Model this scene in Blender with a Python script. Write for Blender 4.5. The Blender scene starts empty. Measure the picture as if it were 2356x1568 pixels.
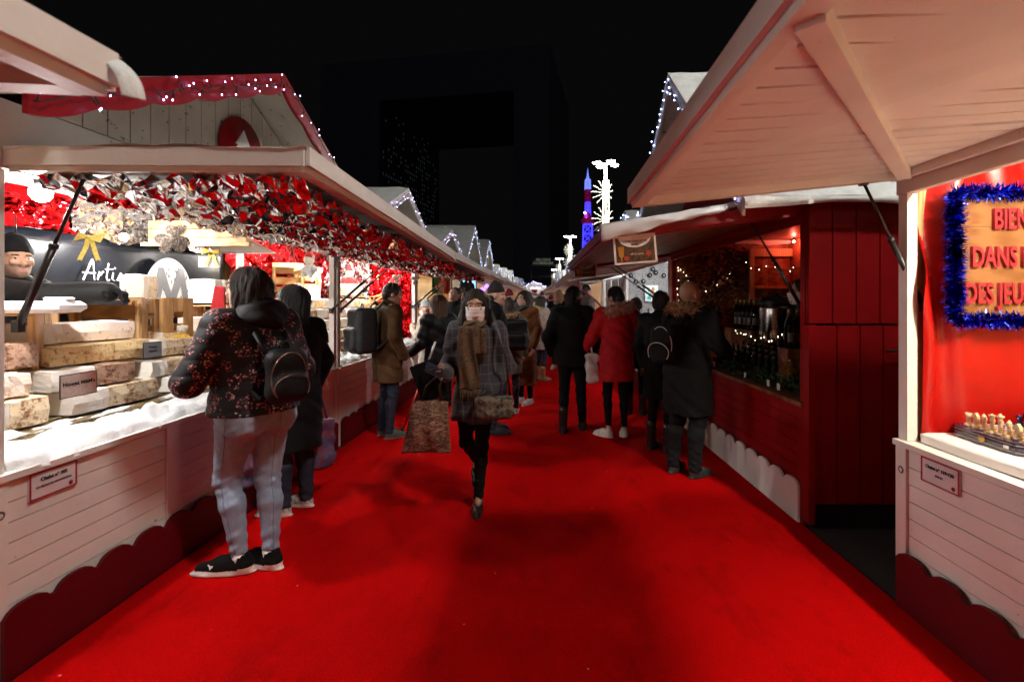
import bpy, math, random
import numpy as np
from mathutils import Vector, Matrix

S = bpy.context.scene
COL = S.collection
R = math.radians
PI = math.pi

# ------------------------------------------------------------------ camera
cam = bpy.data.cameras.new("camera")
cam_o = bpy.data.objects.new("camera", cam)
COL.objects.link(cam_o)
cam_o.location = (0, 0, 1.53)
cam_o.rotation_euler = (R(90), 0, 0)
cam.sensor_width = 36
cam.lens = 17.0
cam.shift_x = -63 / 2356
cam.shift_y = -94 / 2356
cam.clip_start = 0.05
cam.clip_end = 2000
cam.dof.use_dof = True
cam.dof.focus_distance = 4.2
cam.dof.aperture_fstop = 2.8
S.camera = cam_o

# ------------------------------------------------------------------ night sky: a little city glow added behind the camera to light the arch
w = bpy.data.worlds.new("World")
S.world = w
w.use_nodes = True
nt = w.node_tree
for n in list(nt.nodes):
    nt.nodes.remove(n)
tc = nt.nodes.new("ShaderNodeTexCoord")
sep = nt.nodes.new("ShaderNodeSeparateXYZ")
nt.links.new(tc.outputs["Generated"], sep.inputs[0])
mr = nt.nodes.new("ShaderNodeMapRange")
mr.inputs["From Min"].default_value = 0.25
mr.inputs["From Max"].default_value = -0.9
nt.links.new(sep.outputs["Y"], mr.inputs["Value"])
mixw = nt.nodes.new("ShaderNodeMix")
mixw.data_type = 'RGBA'
mixw.inputs["A"].default_value = (0.0010, 0.0010, 0.0011, 1)
mixw.inputs["B"].default_value = (0.0018, 0.0019, 0.0027, 1)
nt.links.new(mr.outputs[0], mixw.inputs["Factor"])
bg = nt.nodes.new("ShaderNodeBackground")
nt.links.new(mixw.outputs["Result"], bg.inputs["Color"])
bg.inputs["Strength"].default_value = 1.0
out = nt.nodes.new("ShaderNodeOutputWorld")
nt.links.new(bg.outputs[0], out.inputs[0])

S.view_settings.view_transform = 'Standard'
S.view_settings.look = 'None'
S.view_settings.exposure = 1.2
S.view_settings.gamma = 1.0
S.cycles.use_denoising = True
S.cycles.max_bounces = 6
S.cycles.diffuse_bounces = 4
S.cycles.glossy_bounces = 3
S.cycles.transmission_bounces = 5
S.cycles.transparent_max_bounces = 6
S.cycles.sample_clamp_indirect = 6.0
S.cycles.caustics_reflective = False
S.cycles.caustics_refractive = False
S.cycles.blur_glossy = 1.0

# ------------------------------------------------------------------ materials
MATS = {}


def _nodes(name):
    m = bpy.data.materials.new(name)
    m.use_nodes = True
    n = m.node_tree
    b = n.nodes["Principled BSDF"]
    return m, n, b


def _coord(n, scale=(1, 1, 1), kind="Object"):
    t = n.nodes.new("ShaderNodeTexCoord")
    mp = n.nodes.new("ShaderNodeMapping")
    mp.inputs["Scale"].default_value = scale
    n.links.new(t.outputs[kind], mp.inputs[0])
    return mp.outputs[0]


def _noise(n, co, scale, detail=4, rough=0.6):
    t = n.nodes.new("ShaderNodeTexNoise")
    t.inputs["Scale"].default_value = scale
    t.inputs["Detail"].default_value = detail
    t.inputs["Roughness"].default_value = rough
    n.links.new(co, t.inputs["Vector"])
    return t.outputs["Fac"]


def _ramp(n, fac, stops):
    r = n.nodes.new("ShaderNodeValToRGB")
    els = r.color_ramp.elements
    while len(els) < len(stops):
        els.new(0.5)
    for e, (p, c) in zip(els, stops):
        e.position = p
        e.color = (*c, 1) if len(c) == 3 else c
    n.links.new(fac, r.inputs[0])
    return r.outputs[0]


def _mix(n, fac, a, b, mode='MIX'):
    m = n.nodes.new("ShaderNodeMix")
    m.data_type = 'RGBA'
    m.blend_type = mode
    for k, v in (("Factor", fac), ("A", a), ("B", b)):
        if isinstance(v, bpy.types.NodeSocket):
            n.links.new(v, m.inputs[k])
        elif k == "Factor":
            m.inputs[k].default_value = v
        else:
            m.inputs[k].default_value = (*v, 1)
    return m.outputs["Result"]


def _bump(n, b, h, strength=0.3, dist=0.01):
    bp = n.nodes.new("ShaderNodeBump")
    bp.inputs["Strength"].default_value = strength
    bp.inputs["Distance"].default_value = dist
    n.links.new(h, bp.inputs["Height"])
    n.links.new(bp.outputs[0], b.inputs["Normal"])


def _math(n, op, a, b=0.0):
    m = n.nodes.new("ShaderNodeMath")
    m.operation = op
    for i, v in enumerate((a, b)):
        if isinstance(v, bpy.types.NodeSocket):
            n.links.new(v, m.inputs[i])
        else:
            m.inputs[i].default_value = v
    return m.outputs[0]


def plain(name, col, rough=0.6, metal=0.0, var=0.25, scale=6.0, bump=0.15, bscale=60.0, sheen=0.0, coat=0.0, spec=0.5, stretch=(1, 1, 1)):
    """a surface with mottled colour and fine relief"""
    if name in MATS:
        return MATS[name]
    m, n, b = _nodes(name)
    co = _coord(n, stretch)
    f = _noise(n, co, scale)
    lo = tuple(c * (1 - var) for c in col)
    hi = tuple(min(1, c * (1 + var)) for c in col)
    n.links.new(_ramp(n, f, [(0.3, lo), (0.7, hi)]), b.inputs["Base Color"])
    b.inputs["Roughness"].default_value = rough
    b.inputs["Metallic"].default_value = metal
    b.inputs["Specular IOR Level"].default_value = spec
    if sheen:
        b.inputs["Sheen Weight"].default_value = sheen
    if coat:
        b.inputs["Coat Weight"].default_value = coat
        b.inputs["Coat Roughness"].default_value = 0.1
    if bump:
        _bump(n, b, _noise(n, co, bscale, 3), bump)
    MATS[name] = m
    return m


def glow(name, col, strength, sampled=False):
    if name in MATS:
        return MATS[name]
    m, n, b = _nodes(name)
    b.inputs["Base Color"].default_value = (*col, 1)
    b.inputs["Emission Color"].default_value = (*col, 1)
    b.inputs["Emission Strength"].default_value = strength
    m.cycles.emission_sampling = 'AUTO' if sampled else 'NONE'
    MATS[name] = m
    return m


def paint(name, col, rough=0.55, wear=(0.16, 0.12, 0.09), amount=0.29, dirt=0.25):
    """old gloss paint on timber: brush grain, grime, chips down to wood"""
    if name in MATS:
        return MATS[name]
    m, n, b = _nodes(name)
    co = _coord(n)
    g = _noise(n, co, 2.2, 5)
    base = _ramp(n, g, [(0.3, tuple(c * (1 - dirt) for c in col)), (0.65, col)])
    chips = _noise(n, _coord(n, (1, 1, 1.6)), 17, 6, 0.62)
    cm = _ramp(n, chips, [(amount - 0.02, (1, 1, 1)), (amount + 0.015, (0, 0, 0))])
    n.links.new(_mix(n, cm, base, wear), b.inputs["Base Color"])
    b.inputs["Roughness"].default_value = rough
    b.inputs["Specular IOR Level"].default_value = 0.22
    _bump(n, b, _noise(n, _coord(n, (1, 1, 1)), 55, 4), 0.25, 0.004)
    MATS[name] = m
    return m


def wood(name, c1, c2, stretch=(1.2, 9, 9), rough=0.5, scale=4.0):
    if name in MATS:
        return MATS[name]
    m, n, b = _nodes(name)
    co = _coord(n, stretch)
    f = _noise(n, co, scale, 6, 0.65)
    wv = n.nodes.new("ShaderNodeTexWave")
    wv.inputs["Scale"].default_value = 1.4
    wv.inputs["Distortion"].default_value = 7
    wv.inputs["Detail"].default_value = 3
    n.links.new(co, wv.inputs["Vector"])
    mixf = _math(n, 'ADD', _math(n, 'MULTIPLY', f, 0.65), _math(n, 'MULTIPLY', wv.outputs["Fac"], 0.35))
    n.links.new(_ramp(n, mixf, [(0.28, c2), (0.62, c1)]), b.inputs["Base Color"])
    b.inputs["Roughness"].default_value = rough
    _bump(n, b, f, 0.2, 0.004)
    MATS[name] = m
    return m


def carpet():
    m, n, b = _nodes("red_carpet")
    co = _coord(n)
    big = _noise(n, co, 0.9, 5)
    fine = _noise(n, co, 260, 2)
    c = _ramp(n, big, [(0.3, (0.40, 0.0012, 0.0015)), (0.7, (0.54, 0.002, 0.0025))])
    c = _mix(n, 0.35, c, _ramp(n, fine, [(0.35, (0.12, 0.001, 0.001)), (0.65, (0.66, 0.003, 0.003))]))
    # trodden-in dirt and pale crumbs
    dirt = _noise(n, _coord(n, (1, 0.5, 1)), 3.5, 7, 0.7)
    c = _mix(n, _ramp(n, dirt, [(0.52, (0, 0, 0)), (0.74, (0.62, 0.62, 0.62))]), c, (0.15, 0.002, 0.002))
    v = n.nodes.new("ShaderNodeTexVoronoi")
    v.inputs["Scale"].default_value = 5.5
    n.links.new(co, v.inputs["Vector"])
    n.links.new(_mix(n, _ramp(n, v.outputs["Distance"], [(0.018, (0.8, 0.8, 0.8)), (0.03, (0, 0, 0))]), c, (0.75, 0.35, 0.3)), b.inputs["Base Color"])
    b.inputs["Roughness"].default_value = 0.95
    b.inputs["Sheen Weight"].default_value = 0.0
    b.inputs["Sheen Tint"].default_value = (0.9, 0.05, 0.04, 1)
    b.inputs["Specular IOR Level"].default_value = 0.02
    _bump(n, b, fine, 0.6, 0.006)
    return m


def floral():
    """black quilted cloth printed with small clusters of pink and white blossom"""
    m, n, b = _nodes("floral_print")
    co = _coord(n)
    wob = n.nodes.new("ShaderNodeTexNoise")
    wob.inputs["Scale"].default_value = 30
    n.links.new(co, wob.inputs["Vector"])
    vm = n.nodes.new("ShaderNodeVectorMath")
    vm.operation = 'MULTIPLY_ADD'
    vm.inputs[1].default_value = (0.03, 0.03, 0.03)
    n.links.new(wob.outputs["Color"], vm.inputs[0])
    n.links.new(co, vm.inputs[2])
    big = n.nodes.new("ShaderNodeTexVoronoi")
    big.inputs["Scale"].default_value = 17
    n.links.new(vm.outputs[0], big.inputs["Vector"])
    clus = _ramp(n, big.outputs["Distance"], [(0.46, (1, 1, 1)), (0.56, (0, 0, 0))])
    sm = n.nodes.new("ShaderNodeTexVoronoi")
    sm.inputs["Scale"].default_value = 75
    n.links.new(vm.outputs[0], sm.inputs["Vector"])
    pet = _ramp(n, sm.outputs["Distance"], [(0.36, (1, 1, 1)), (0.46, (0, 0, 0))])
    mask = _mix(n, 1.0, clus, pet, 'MULTIPLY')
    hue = n.nodes.new("ShaderNodeSeparateColor")
    n.links.new(sm.outputs["Color"], hue.inputs[0])
    pc = _ramp(n, hue.outputs[0], [(0.0, (0.22, 0.015, 0.03)), (0.4, (0.36, 0.07, 0.09)), (0.7, (0.45, 0.22, 0.22)), (1.0, (0.55, 0.45, 0.38))])
    n.links.new(_mix(n, mask, (0.008, 0.008, 0.010), pc), b.inputs["Base Color"])
    b.inputs["Roughness"].default_value = 0.62
    b.inputs["Specular IOR Level"].default_value = 0.25
    return m


def grid_cloth(name, base, line, cell, width, second=None):
    """woven check in the object's own space"""
    m, n, b = _nodes(name)
    t = n.nodes.new("ShaderNodeTexCoord")
    sp = n.nodes.new("ShaderNodeSeparateXYZ")
    n.links.new(t.outputs["Object"], sp.inputs[0])
    xy = _math(n, 'ADD', sp.outputs["X"], _math(n, 'MULTIPLY', sp.outputs["Y"], 0.45))
    fx = _math(n, 'FRACT', _math(n, 'DIVIDE', xy, cell))
    fz = _math(n, 'FRACT', _math(n, 'DIVIDE', sp.outputs["Z"], cell))
    lx = _math(n, 'LESS_THAN', fx, width)
    lz = _math(n, 'LESS_THAN', fz, width)
    ln = _math(n, 'MAXIMUM', lx, lz)
    nz = _noise(n, _coord(n), 140, 2)
    bb = _ramp(n, nz, [(0.3, tuple(c * 0.5 for c in base)), (0.7, tuple(c * 1.4 for c in base))])
    fx2 = _math(n, 'FRACT', _math(n, 'ADD', _math(n, 'DIVIDE', xy, cell), 0.5))
    fz2 = _math(n, 'FRACT', _math(n, 'ADD', _math(n, 'DIVIDE', sp.outputs["Z"], cell), 0.5))
    l2 = _math(n, 'MAXIMUM', _math(n, 'LESS_THAN', fx2, width * 0.6), _math(n, 'LESS_THAN', fz2, width * 0.6))
    c = _mix(n, _math(n, 'MULTIPLY', l2, 0.5), bb, second or line)
    n.links.new(_mix(n, _math(n, 'MULTIPLY', ln, 0.75), c, line), b.inputs["Base Color"])
    b.inputs["Roughness"].default_value = 0.9
    b.inputs["Sheen Weight"].default_value = 0.2
    _bump(n, b, nz, 0.4, 0.004)
    return m


def pattern(name, cols, scale, rough=0.8, stretch=(1, 1, 1), sheen=0.0, kind="vor"):
    """mottled print: voronoi cells coloured from a ramp"""
    if name in MATS:
        return MATS[name]
    m, n, b = _nodes(name)
    co = _coord(n, stretch)
    if kind == "vor":
        v = n.nodes.new("ShaderNodeTexVoronoi")
        v.inputs["Scale"].default_value = scale
        n.links.new(co, v.inputs["Vector"])
        sc = n.nodes.new("ShaderNodeSeparateColor")
        n.links.new(v.outputs["Color"], sc.inputs[0])
        f = _math(n, 'ADD', _math(n, 'MULTIPLY', sc.outputs[0], 0.6), _math(n, 'MULTIPLY', v.outputs["Distance"], 0.5))
    else:
        f = _noise(n, co, scale, 6, 0.7)
    k = len(cols)
    lo, hi = (0.0, 1.0) if kind == "vor" else (0.32, 0.68)
    r = _ramp(n, f, [(lo + (hi - lo) * i / (k - 1), c) for i, c in enumerate(cols)])
    n.links.new(r, b.inputs["Base Color"])
    b.inputs["Roughness"].default_value = rough
    if sheen:
        b.inputs["Sheen Weight"].default_value = sheen
    _bump(n, b, _noise(n, co, 80, 3), 0.3, 0.005)
    MATS[name] = m
    return m


def nougat(name, body, nut, amount=0.5, wrap=0.6, scale=26):
    """cut nougat: nuts set in a pale paste under clinging film"""
    if name in MATS:
        return MATS[name]
    m, n, b = _nodes(name)
    co = _coord(n)
    f = _noise(n, co, scale, 5, 0.68)
    f2 = _noise(n, co, scale * 2.7, 3)
    ff = _math(n, 'ADD', _math(n, 'MULTIPLY', f, 0.7), _math(n, 'MULTIPLY', f2, 0.3))
    a = amount
    n.links.new(_ramp(n, ff, [(a - 0.12, tuple(c * 0.5 for c in nut)), (a - 0.05, nut), (a + 0.04, body), (1.0, tuple(min(1, c * 1.1) for c in body))]), b.inputs["Base Color"])
    b.inputs["Roughness"].default_value = 0.5
    b.inputs["Coat Weight"].default_value = wrap
    b.inputs["Coat Roughness"].default_value = 0.08
    _bump(n, b, _noise(n, _coord(n, (1, 1, 2.5)), 22, 4), 0.35, 0.012)
    MATS[name] = m
    return m


def metal_foil(name, col, rough=0.14):
    if name in MATS:
        return MATS[name]
    m, n, b = _nodes(name)
    b.inputs["Base Color"].default_value = (*col, 1)
    b.inputs["Metallic"].default_value = 1.0
    b.inputs["Roughness"].default_value = rough
    co = _coord(n)
    v1 = n.nodes.new("ShaderNodeTexVoronoi")
    v1.inputs["Scale"].default_value = 8
    n.links.new(co, v1.inputs["Vector"])
    v2 = n.nodes.new("ShaderNodeTexVoronoi")
    v2.inputs["Scale"].default_value = 19
    n.links.new(_coord(n, (1.6, .8, 1)), v2.inputs["Vector"])
    hgt = _math(n, 'ADD', v1.outputs["Distance"], _math(n, 'MULTIPLY', v2.outputs["Distance"], 0.4))
    _bump(n, b, hgt, 0.5, 0.045)
    MATS[name] = m
    return m


def glass(name, col, rough=0.03):
    if name in MATS:
        return MATS[name]
    m, n, b = _nodes(name)
    b.inputs["Base Color"].default_value = (*col, 1)
    b.inputs["Roughness"].default_value = rough
    b.inputs["Transmission Weight"].default_value = 0.85
    b.inputs["IOR"].default_value = 1.45
    MATS[name] = m
    return m


# ------------------------------------------------------------------ mesh builder
def frame_from(z, up=(0, 0, 1)):
    z = Vector(z).normalized()
    u = Vector(up)
    if abs(z.dot(u)) > 0.98:
        u = Vector((1, 0, 0))
    x = u.cross(z).normalized()
    return x, z.cross(x), z


class MB:
    def __init__(self):
        self.v, self.f, self.mi, self.sm = [], [], [], []

    def add(self, vs, fs, mi=0, smooth=False):
        b = len(self.v)
        self.v.extend([tuple(p) for p in vs])
        for f in fs:
            self.f.append([b + i for i in f])
            self.mi.append(mi)
            self.sm.append(smooth)
        return self

    def hexa(self, p, mi=0):
        # p: bottom 4 (ccw from above) then top 4
        return self.add(p, [(3, 2, 1, 0), (4, 5, 6, 7), (0, 1, 5, 4), (1, 2, 6, 5), (2, 3, 7, 6), (3, 0, 4, 7)], mi)

    def box(self, c, s, mi=0, M=None, bev=0.0):
        x, y, z = s[0] / 2, s[1] / 2, s[2] / 2
        if bev > 0:
            bv = min(bev, x * .9, y * .9, z * .9)
            ring = []
            for zz, ins in ((-z, bv), (-z + bv, 0), (z - bv, 0), (z, bv)):
                X, Y, i = x - ins, y - ins, bv * .6
                ring.append([(X - i, -Y), (X, -Y + i), (X, Y - i), (X - i, Y), (-X + i, Y), (-X, Y - i), (-X, -Y + i), (-X + i, -Y)])
            vs = []
            for (zz, _), rg in zip(((-z, 0), (-z + bv, 0), (z - bv, 0), (z, 0)), ring):
                vs += [Vector((a, b_, zz)) for a, b_ in rg]
            fs = [tuple(range(7, -1, -1)), tuple(range(24, 32))]
            for k in range(3):
                for j in range(8):
                    fs.append((k * 8 + j, k * 8 + (j + 1) % 8, k * 8 + 8 + (j + 1) % 8, k * 8 + 8 + j))
        else:
            vs = [Vector(q) for q in ((-x, -y, -z), (x, -y, -z), (x, y, -z), (-x, y, -z), (-x, -y, z), (x, -y, z), (x, y, z), (-x, y, z))]
            fs = [(3, 2, 1, 0), (4, 5, 6, 7), (0, 1, 5, 4), (1, 2, 6, 5), (2, 3, 7, 6), (3, 0, 4, 7)]
        if M is not None:
            vs = [M @ q for q in vs]
        c = Vector(c)
        return self.add([q + c for q in vs], fs, mi)

    def bar(self, a, b, w, h, mi=0, up=(0, 0, 1)):
        a, b = Vector(a), Vector(b)
        x, y, z = frame_from(b - a, up)
        x, y = x * (w / 2), y * (h / 2)
        return self.hexa([a - x - y, a + x - y, a + x + y, a - x + y, b - x - y, b + x - y, b + x + y, b - x + y], mi)

    def tube(self, pts, r, n=8, mi=0, cap=True, smooth=True):
        pts = [Vector(p) for p in pts]
        rs = r if isinstance(r, (list, tuple)) else [r] * len(pts)
        vs, fs = [], []
        px = None
        for i, p in enumerate(pts):
            t = (pts[min(i + 1, len(pts) - 1)] - pts[max(i - 1, 0)]).normalized()
            if px is None:
                x, y, _ = frame_from(t)
            else:
                x = (px - t * px.dot(t))
                x = x.normalized() if x.length > 1e-6 else frame_from(t)[0]
                y = t.cross(x)
            px = x
            for k in range(n):
                a = 2 * PI * k / n
                vs.append(p + x * (math.cos(a) * rs[i]) + y * (math.sin(a) * rs[i]))
        for i in range(len(pts) - 1):
            for k in range(n):
                fs.append((i * n + k, i * n + (k + 1) % n, (i + 1) * n + (k + 1) % n, (i + 1) * n + k))
        if cap:
            fs.append(tuple(range(n - 1, -1, -1)))
            fs.append(tuple(range((len(pts) - 1) * n, len(pts) * n)))
        return self.add(vs, fs, mi, smooth)

    def lathe(self, prof, c=(0, 0, 0), n=16, mi=0, M=None, smooth=True):
        vs, fs = [], []
        for r, z in prof:
            for k in range(n):
                a = 2 * PI * k / n
                q = Vector((r * math.cos(a), r * math.sin(a), z))
                vs.append((M @ q if M is not None else q) + Vector(c))
        m = len(prof)
        for i in range(m - 1):
            for k in range(n):
                fs.append((i * n + k, i * n + (k + 1) % n, (i + 1) * n + (k + 1) % n, (i + 1) * n + k))
        fs.append(tuple(range(n - 1, -1, -1)))
        fs.append(tuple(range((m - 1) * n, m * n)))
        return self.add(vs, fs, mi, smooth)

    def ball(self, c, r, n=10, m=7, mi=0, sc=(1, 1, 1)):
        prof = [(max(1e-4, math.sin(PI * i / m)), -math.cos(PI * i / m)) for i in range(m + 1)]
        vs, fs = [], []
        for a, z in prof:
            for k in range(n):
                t = 2 * PI * k / n
                vs.append((c[0] + r * sc[0] * a * math.cos(t), c[1] + r * sc[1] * a * math.sin(t), c[2] + r * sc[2] * z))
        for i in range(m):
            for k in range(n):
                fs.append((i * n + k, i * n + (k + 1) % n, (i + 1) * n + (k + 1) % n, (i + 1) * n + k))
        return self.add(vs, fs, mi, True)

    def prism(self, pts, o, ux, uy, depth, mi=0, mi_side=None):
        """outline pts (2-d, ccw) in the plane o + x*ux + y*uy, thickened by vector depth"""
        o, ux, uy, dp = Vector(o), Vector(ux), Vector(uy), Vector(depth)
        n = len(pts)
        lo = [o + ux * a + uy * b for a, b in pts]
        hi = [q + dp for q in lo]
        self.add(lo + hi, [tuple(range(n - 1, -1, -1)), tuple(range(n, 2 * n))], mi)
        self.add(lo + hi, [(k, (k + 1) % n, n + (k + 1) % n, n + k) for k in range(n)], mi if mi_side is None else mi_side)
        return self

    def sheet(self, fn, nu, nv, mi=0, smooth=True, thick=None):
        """grid surface fn(u,v) with u,v in 0..1; thick adds a back skin"""
        vs = [Vector(fn(i / nu, j / nv)) for j in range(nv + 1) for i in range(nu + 1)]
        q = lambda i, j: j * (nu + 1) + i
        fs = [(q(i, j), q(i + 1, j), q(i + 1, j + 1), q(i, j + 1)) for j in range(nv) for i in range(nu)]
        if thick is None:
            return self.add(vs, fs, mi, smooth)
        t = Vector(thick)
        n0 = len(vs)
        vs2 = vs + [a + t for a in vs]
        f2 = fs + [tuple(n0 + k for k in reversed(f)) for f in fs]
        edge = [q(i, 0) for i in range(nu + 1)] + [q(nu, j) for j in range(1, nv + 1)] + [q(i, nv) for i in range(nu - 1, -1, -1)] + [q(0, j) for j in range(nv - 1, 0, -1)]
        m = len(edge)
        for k in range(m):
            a, b = edge[k], edge[(k + 1) % m]
            f2.append((b, a, n0 + a, n0 + b))
        return self.add(vs2, f2, mi, smooth)

    def build(self, name, mats, parent=None, world=True):
        if not isinstance(mats, (list, tuple)):
            mats = [mats]
        me = bpy.data.meshes.new(name)
        off = Vector((0, 0, 0))
        if parent is not None and world:
            off = base_of(parent)
        vs = [(a[0] - off.x, a[1] - off.y, a[2] - off.z) for a in self.v] if off.length else self.v
        me.from_pydata(vs, [], self.f)
        for m in mats:
            me.materials.append(m)
        me.polygons.foreach_set("material_index", self.mi)
        me.polygons.foreach_set("use_smooth", self.sm)
        me.update()
        return link(name, me, parent)


def base_of(o):
    p = Vector((0, 0, 0))
    while o is not None:
        p += o.location
        o = o.parent
    return p


def link(name, data, parent=None):
    o = bpy.data.objects.new(name, data)
    COL.objects.link(o)
    if parent is not None:
        o.parent = parent
    return o


def tag(o, label, cat, group=None, kind=None):
    o["label"] = label
    if cat:
        o["category"] = cat
    if group:
        o["group"] = group
    if kind:
        o["kind"] = kind
    return o


def thing(name, label, cat, loc=(0, 0, 0), rz=0.0, group=None):
    o = link(name, None)
    o.empty_display_size = 0.1
    o.location = loc
    o.rotation_euler = (0, 0, rz)
    return tag(o, label, cat, group)


def single(name, mb, mats, label, cat, base, group=None, rz=0.0, local=False):
    """a thing that is one mesh, its origin at its base (vertices given in world unless local)"""
    e = Vector(base)
    if not local:
        mb.v = [(a[0] - e.x, a[1] - e.y, a[2] - e.z) for a in mb.v]
    o = mb.build(name, mats)
    o.location = e
    o.rotation_euler = (0, 0, rz)
    return tag(o, label, cat, group)


def structure(o):
    o["kind"] = "structure"
    return o


def dup(o, loc=None, rz=None, label=None, parent=None):
    c = o.copy()
    COL.objects.link(c)
    if parent is not None:
        c.parent = parent
    if loc is not None:
        c.location = loc
    if rz is not None:
        c.rotation_euler = (0, 0, rz)
    if label:
        c["label"] = label
    for ch in list(o.children):
        dup(ch, parent=c)
    return c


FONT = None


def text_mesh(body, size, origin, ux, uy, mat_, parent, name="lettering", extrude=0.001, align='CENTER', bold=0.0, shear=0.0, sx=1.0):
    """lettering as a thin mesh lying on the plane ux/uy at origin"""
    cu = bpy.data.curves.new(name, 'FONT')
    cu.body = body
    cu.size = size
    cu.align_x = align
    cu.align_y = 'CENTER'
    cu.extrude = extrude
    cu.offset = bold
    cu.shear = shear
    cu.resolution_u = 3
    tmp = bpy.data.objects.new("tmp_text", cu)
    COL.objects.link(tmp)
    dg = bpy.context.evaluated_depsgraph_get()
    me = bpy.data.meshes.new_from_object(tmp.evaluated_get(dg))
    bpy.data.objects.remove(tmp)
    bpy.data.curves.remove(cu)
    x, y = Vector(ux).normalized(), Vector(uy).normalized()
    z = x.cross(y)
    o = Vector(origin) - base_of(parent)
    for v in me.vertices:
        v.co = o + x * (v.co.x * sx) + y * v.co.y + z * v.co.z
    me.materials.clear()
    me.materials.append(mat_)
    me.name = name
    return link(name, me, parent)


def lamp(name, loc, watts, col=(1, 1, 1), radius=0.05, parent=None):
    l = bpy.data.lights.new(name, 'POINT')
    l.energy = watts
    l.color = col
    l.shadow_soft_size = radius
    o = link(name, l)
    o.location = loc
    return o


# photograph pixel (in a 2356-wide view) at depth d -> world point; used to read off positions
F_, VX, VY, CH = 1112.0, 1241.0, 690.0, 1.53


def at(px, py, d):
    return Vector(((px - VX) * d / F_, d, CH + (VY - py) * d / F_))


def wall_x(s, d):
    return -(2.21 - 0.0207 * d) if s < 0 else 1.87 - 0.017 * d


def P(s, o, d, z):
    """a point of a row of chalets: o metres behind the counter front, d metres along the lane"""
    return Vector((wall_x(s, d) + s * o, d, z))


def rbox(mb, s, o0, o1, d0, d1, z0, z1, mi=0):
    p = [P(s, o0, d0, z0), P(s, o1, d0, z0), P(s, o1, d1, z0), P(s, o0, d1, z0), P(s, o0, d0, z1), P(s, o1, d0, z1), P(s, o1, d1, z1), P(s, o0, d1, z1)]
    if s < 0:
        p = [p[1], p[0], p[3], p[2], p[5], p[4], p[7], p[6]]
    return mb.hexa(p, mi)
rnd = random.Random(7)
from mathutils import noise as mnoise


def nz3(x, y, z=0.0):
    return mnoise.noise(Vector((x, y, z)))


# shared materials
M_WHITE = paint("white_paint", (0.78, 0.73, 0.69), dirt=0.14, amount=.28)
M_WHITE2 = paint("white_paint_clean", (0.78, 0.75, 0.72), amount=0.26, dirt=0.12)
M_CREAM = paint("cream_paint", (0.62, 0.56, 0.48), amount=0.36, dirt=0.3)
M_REDP = paint("red_paint", (0.30, 0.006, 0.012), wear=(0.12, 0.02, 0.02), amount=0.27, rough=0.4)
M_DRED = paint("dark_red_board", (0.11, 0.002, 0.006), wear=(0.06, 0.006, 0.006), amount=0.22, rough=0.5)
M_REDWALL = paint("red_stained_timber", (0.27, 0.004, 0.006), wear=(0.08, 0.01, 0.01), amount=0.25, rough=0.45)
M_WOOD = wood("pale_pine", (0.55, 0.33, 0.14), (0.34, 0.17, 0.06))
M_WOODH = wood("pale_pine_upright", (0.55, 0.33, 0.14), (0.34, 0.17, 0.06), stretch=(9, 9, 1.2))
M_WOODR = wood("brown_timber", (0.27, 0.10, 0.04), (0.12, 0.038, 0.014))
M_SNOW = plain("snow_cloth", (0.74, 0.75, 0.74), rough=0.85, var=0.12, scale=9, bump=0.5, bscale=35)
M_WADDING = plain("cotton_wadding", (0.82, 0.83, 0.85), rough=0.95, var=0.06, scale=12, bump=0.6, bscale=45)
M_BLACK = plain("black_metal", (0.015, 0.014, 0.014), rough=0.35, var=0.3)
M_IRON = plain("grey_iron", (0.18, 0.17, 0.16), rough=0.4, metal=0.8)
M_ASPH = plain("asphalt", (0.035, 0.033, 0.032), rough=0.9, var=0.5, scale=160, bump=0.6, bscale=200)
M_FOIL_S = metal_foil("silver_foil", (0.80, 0.80, 0.83), 0.10)
M_FOIL_R = metal_foil("red_foil", (0.55, 0.008, 0.012), 0.13)
M_BANNER = plain("black_vinyl", (0.007, 0.008, 0.011), rough=0.26, var=0.4, scale=3, bump=0.12, bscale=9, spec=0.3)
M_PRINT_W = plain("white_print", (0.80, 0.80, 0.80), rough=0.4, var=0.04, bump=0)
M_PRINT_G = plain("grey_print", (0.17, 0.17, 0.18), rough=0.4, var=0.08, bump=0)
M_INK = plain("black_ink", (0.02, 0.02, 0.025), rough=0.5, var=0.1, bump=0)
M_PAPER = plain("white_card", (0.76, 0.74, 0.73), rough=0.5, var=0.06, bump=0.05)
M_PINKCARD = plain("sign_card", (0.66, 0.60, 0.62), rough=0.35, var=0.08, bump=0.05)
M_REDEDGE = plain("red_edging", (0.36, 0.01, 0.018), rough=0.4, var=0.1, bump=0)
M_BULB = glow("lamp_glass", (1.0, 0.97, 0.92), 40)
M_FAIRY = glow("fairy_violet", (0.62, 0.50, 1.0), 6)
M_FAIRYB = glow("fairy_blue_white", (0.45, 0.55, 1.0), 9)
M_FAIRYW = glow("fairy_warm", (1.0, 0.80, 0.50), 3.6)
M_CABLE = plain("dark_cable", (0.012, 0.014, 0.012), rough=0.5)

# ------------------------------------------------------------------ ground
mb = MB()
mb.sheet(lambda u, v: (-400 + 800 * u, -60 + 700 * v, -0.012), 8, 8)
structure(mb.build("ground", M_ASPH))
mb = MB()


def carpet_pt(u, v):
    d = -4 + 74 * v
    x0, x1 = wall_x(-1, d) + 0.05, wall_x(1, d) - 0.02
    x = x0 + (x1 - x0) * u
    return (x, d, 0.004 * nz3(x * 1.3, d * 0.9) + 0.002)


mb.sheet(carpet_pt, 60, 300)
structure(mb.build("red_carpet_path", carpet()))


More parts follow.
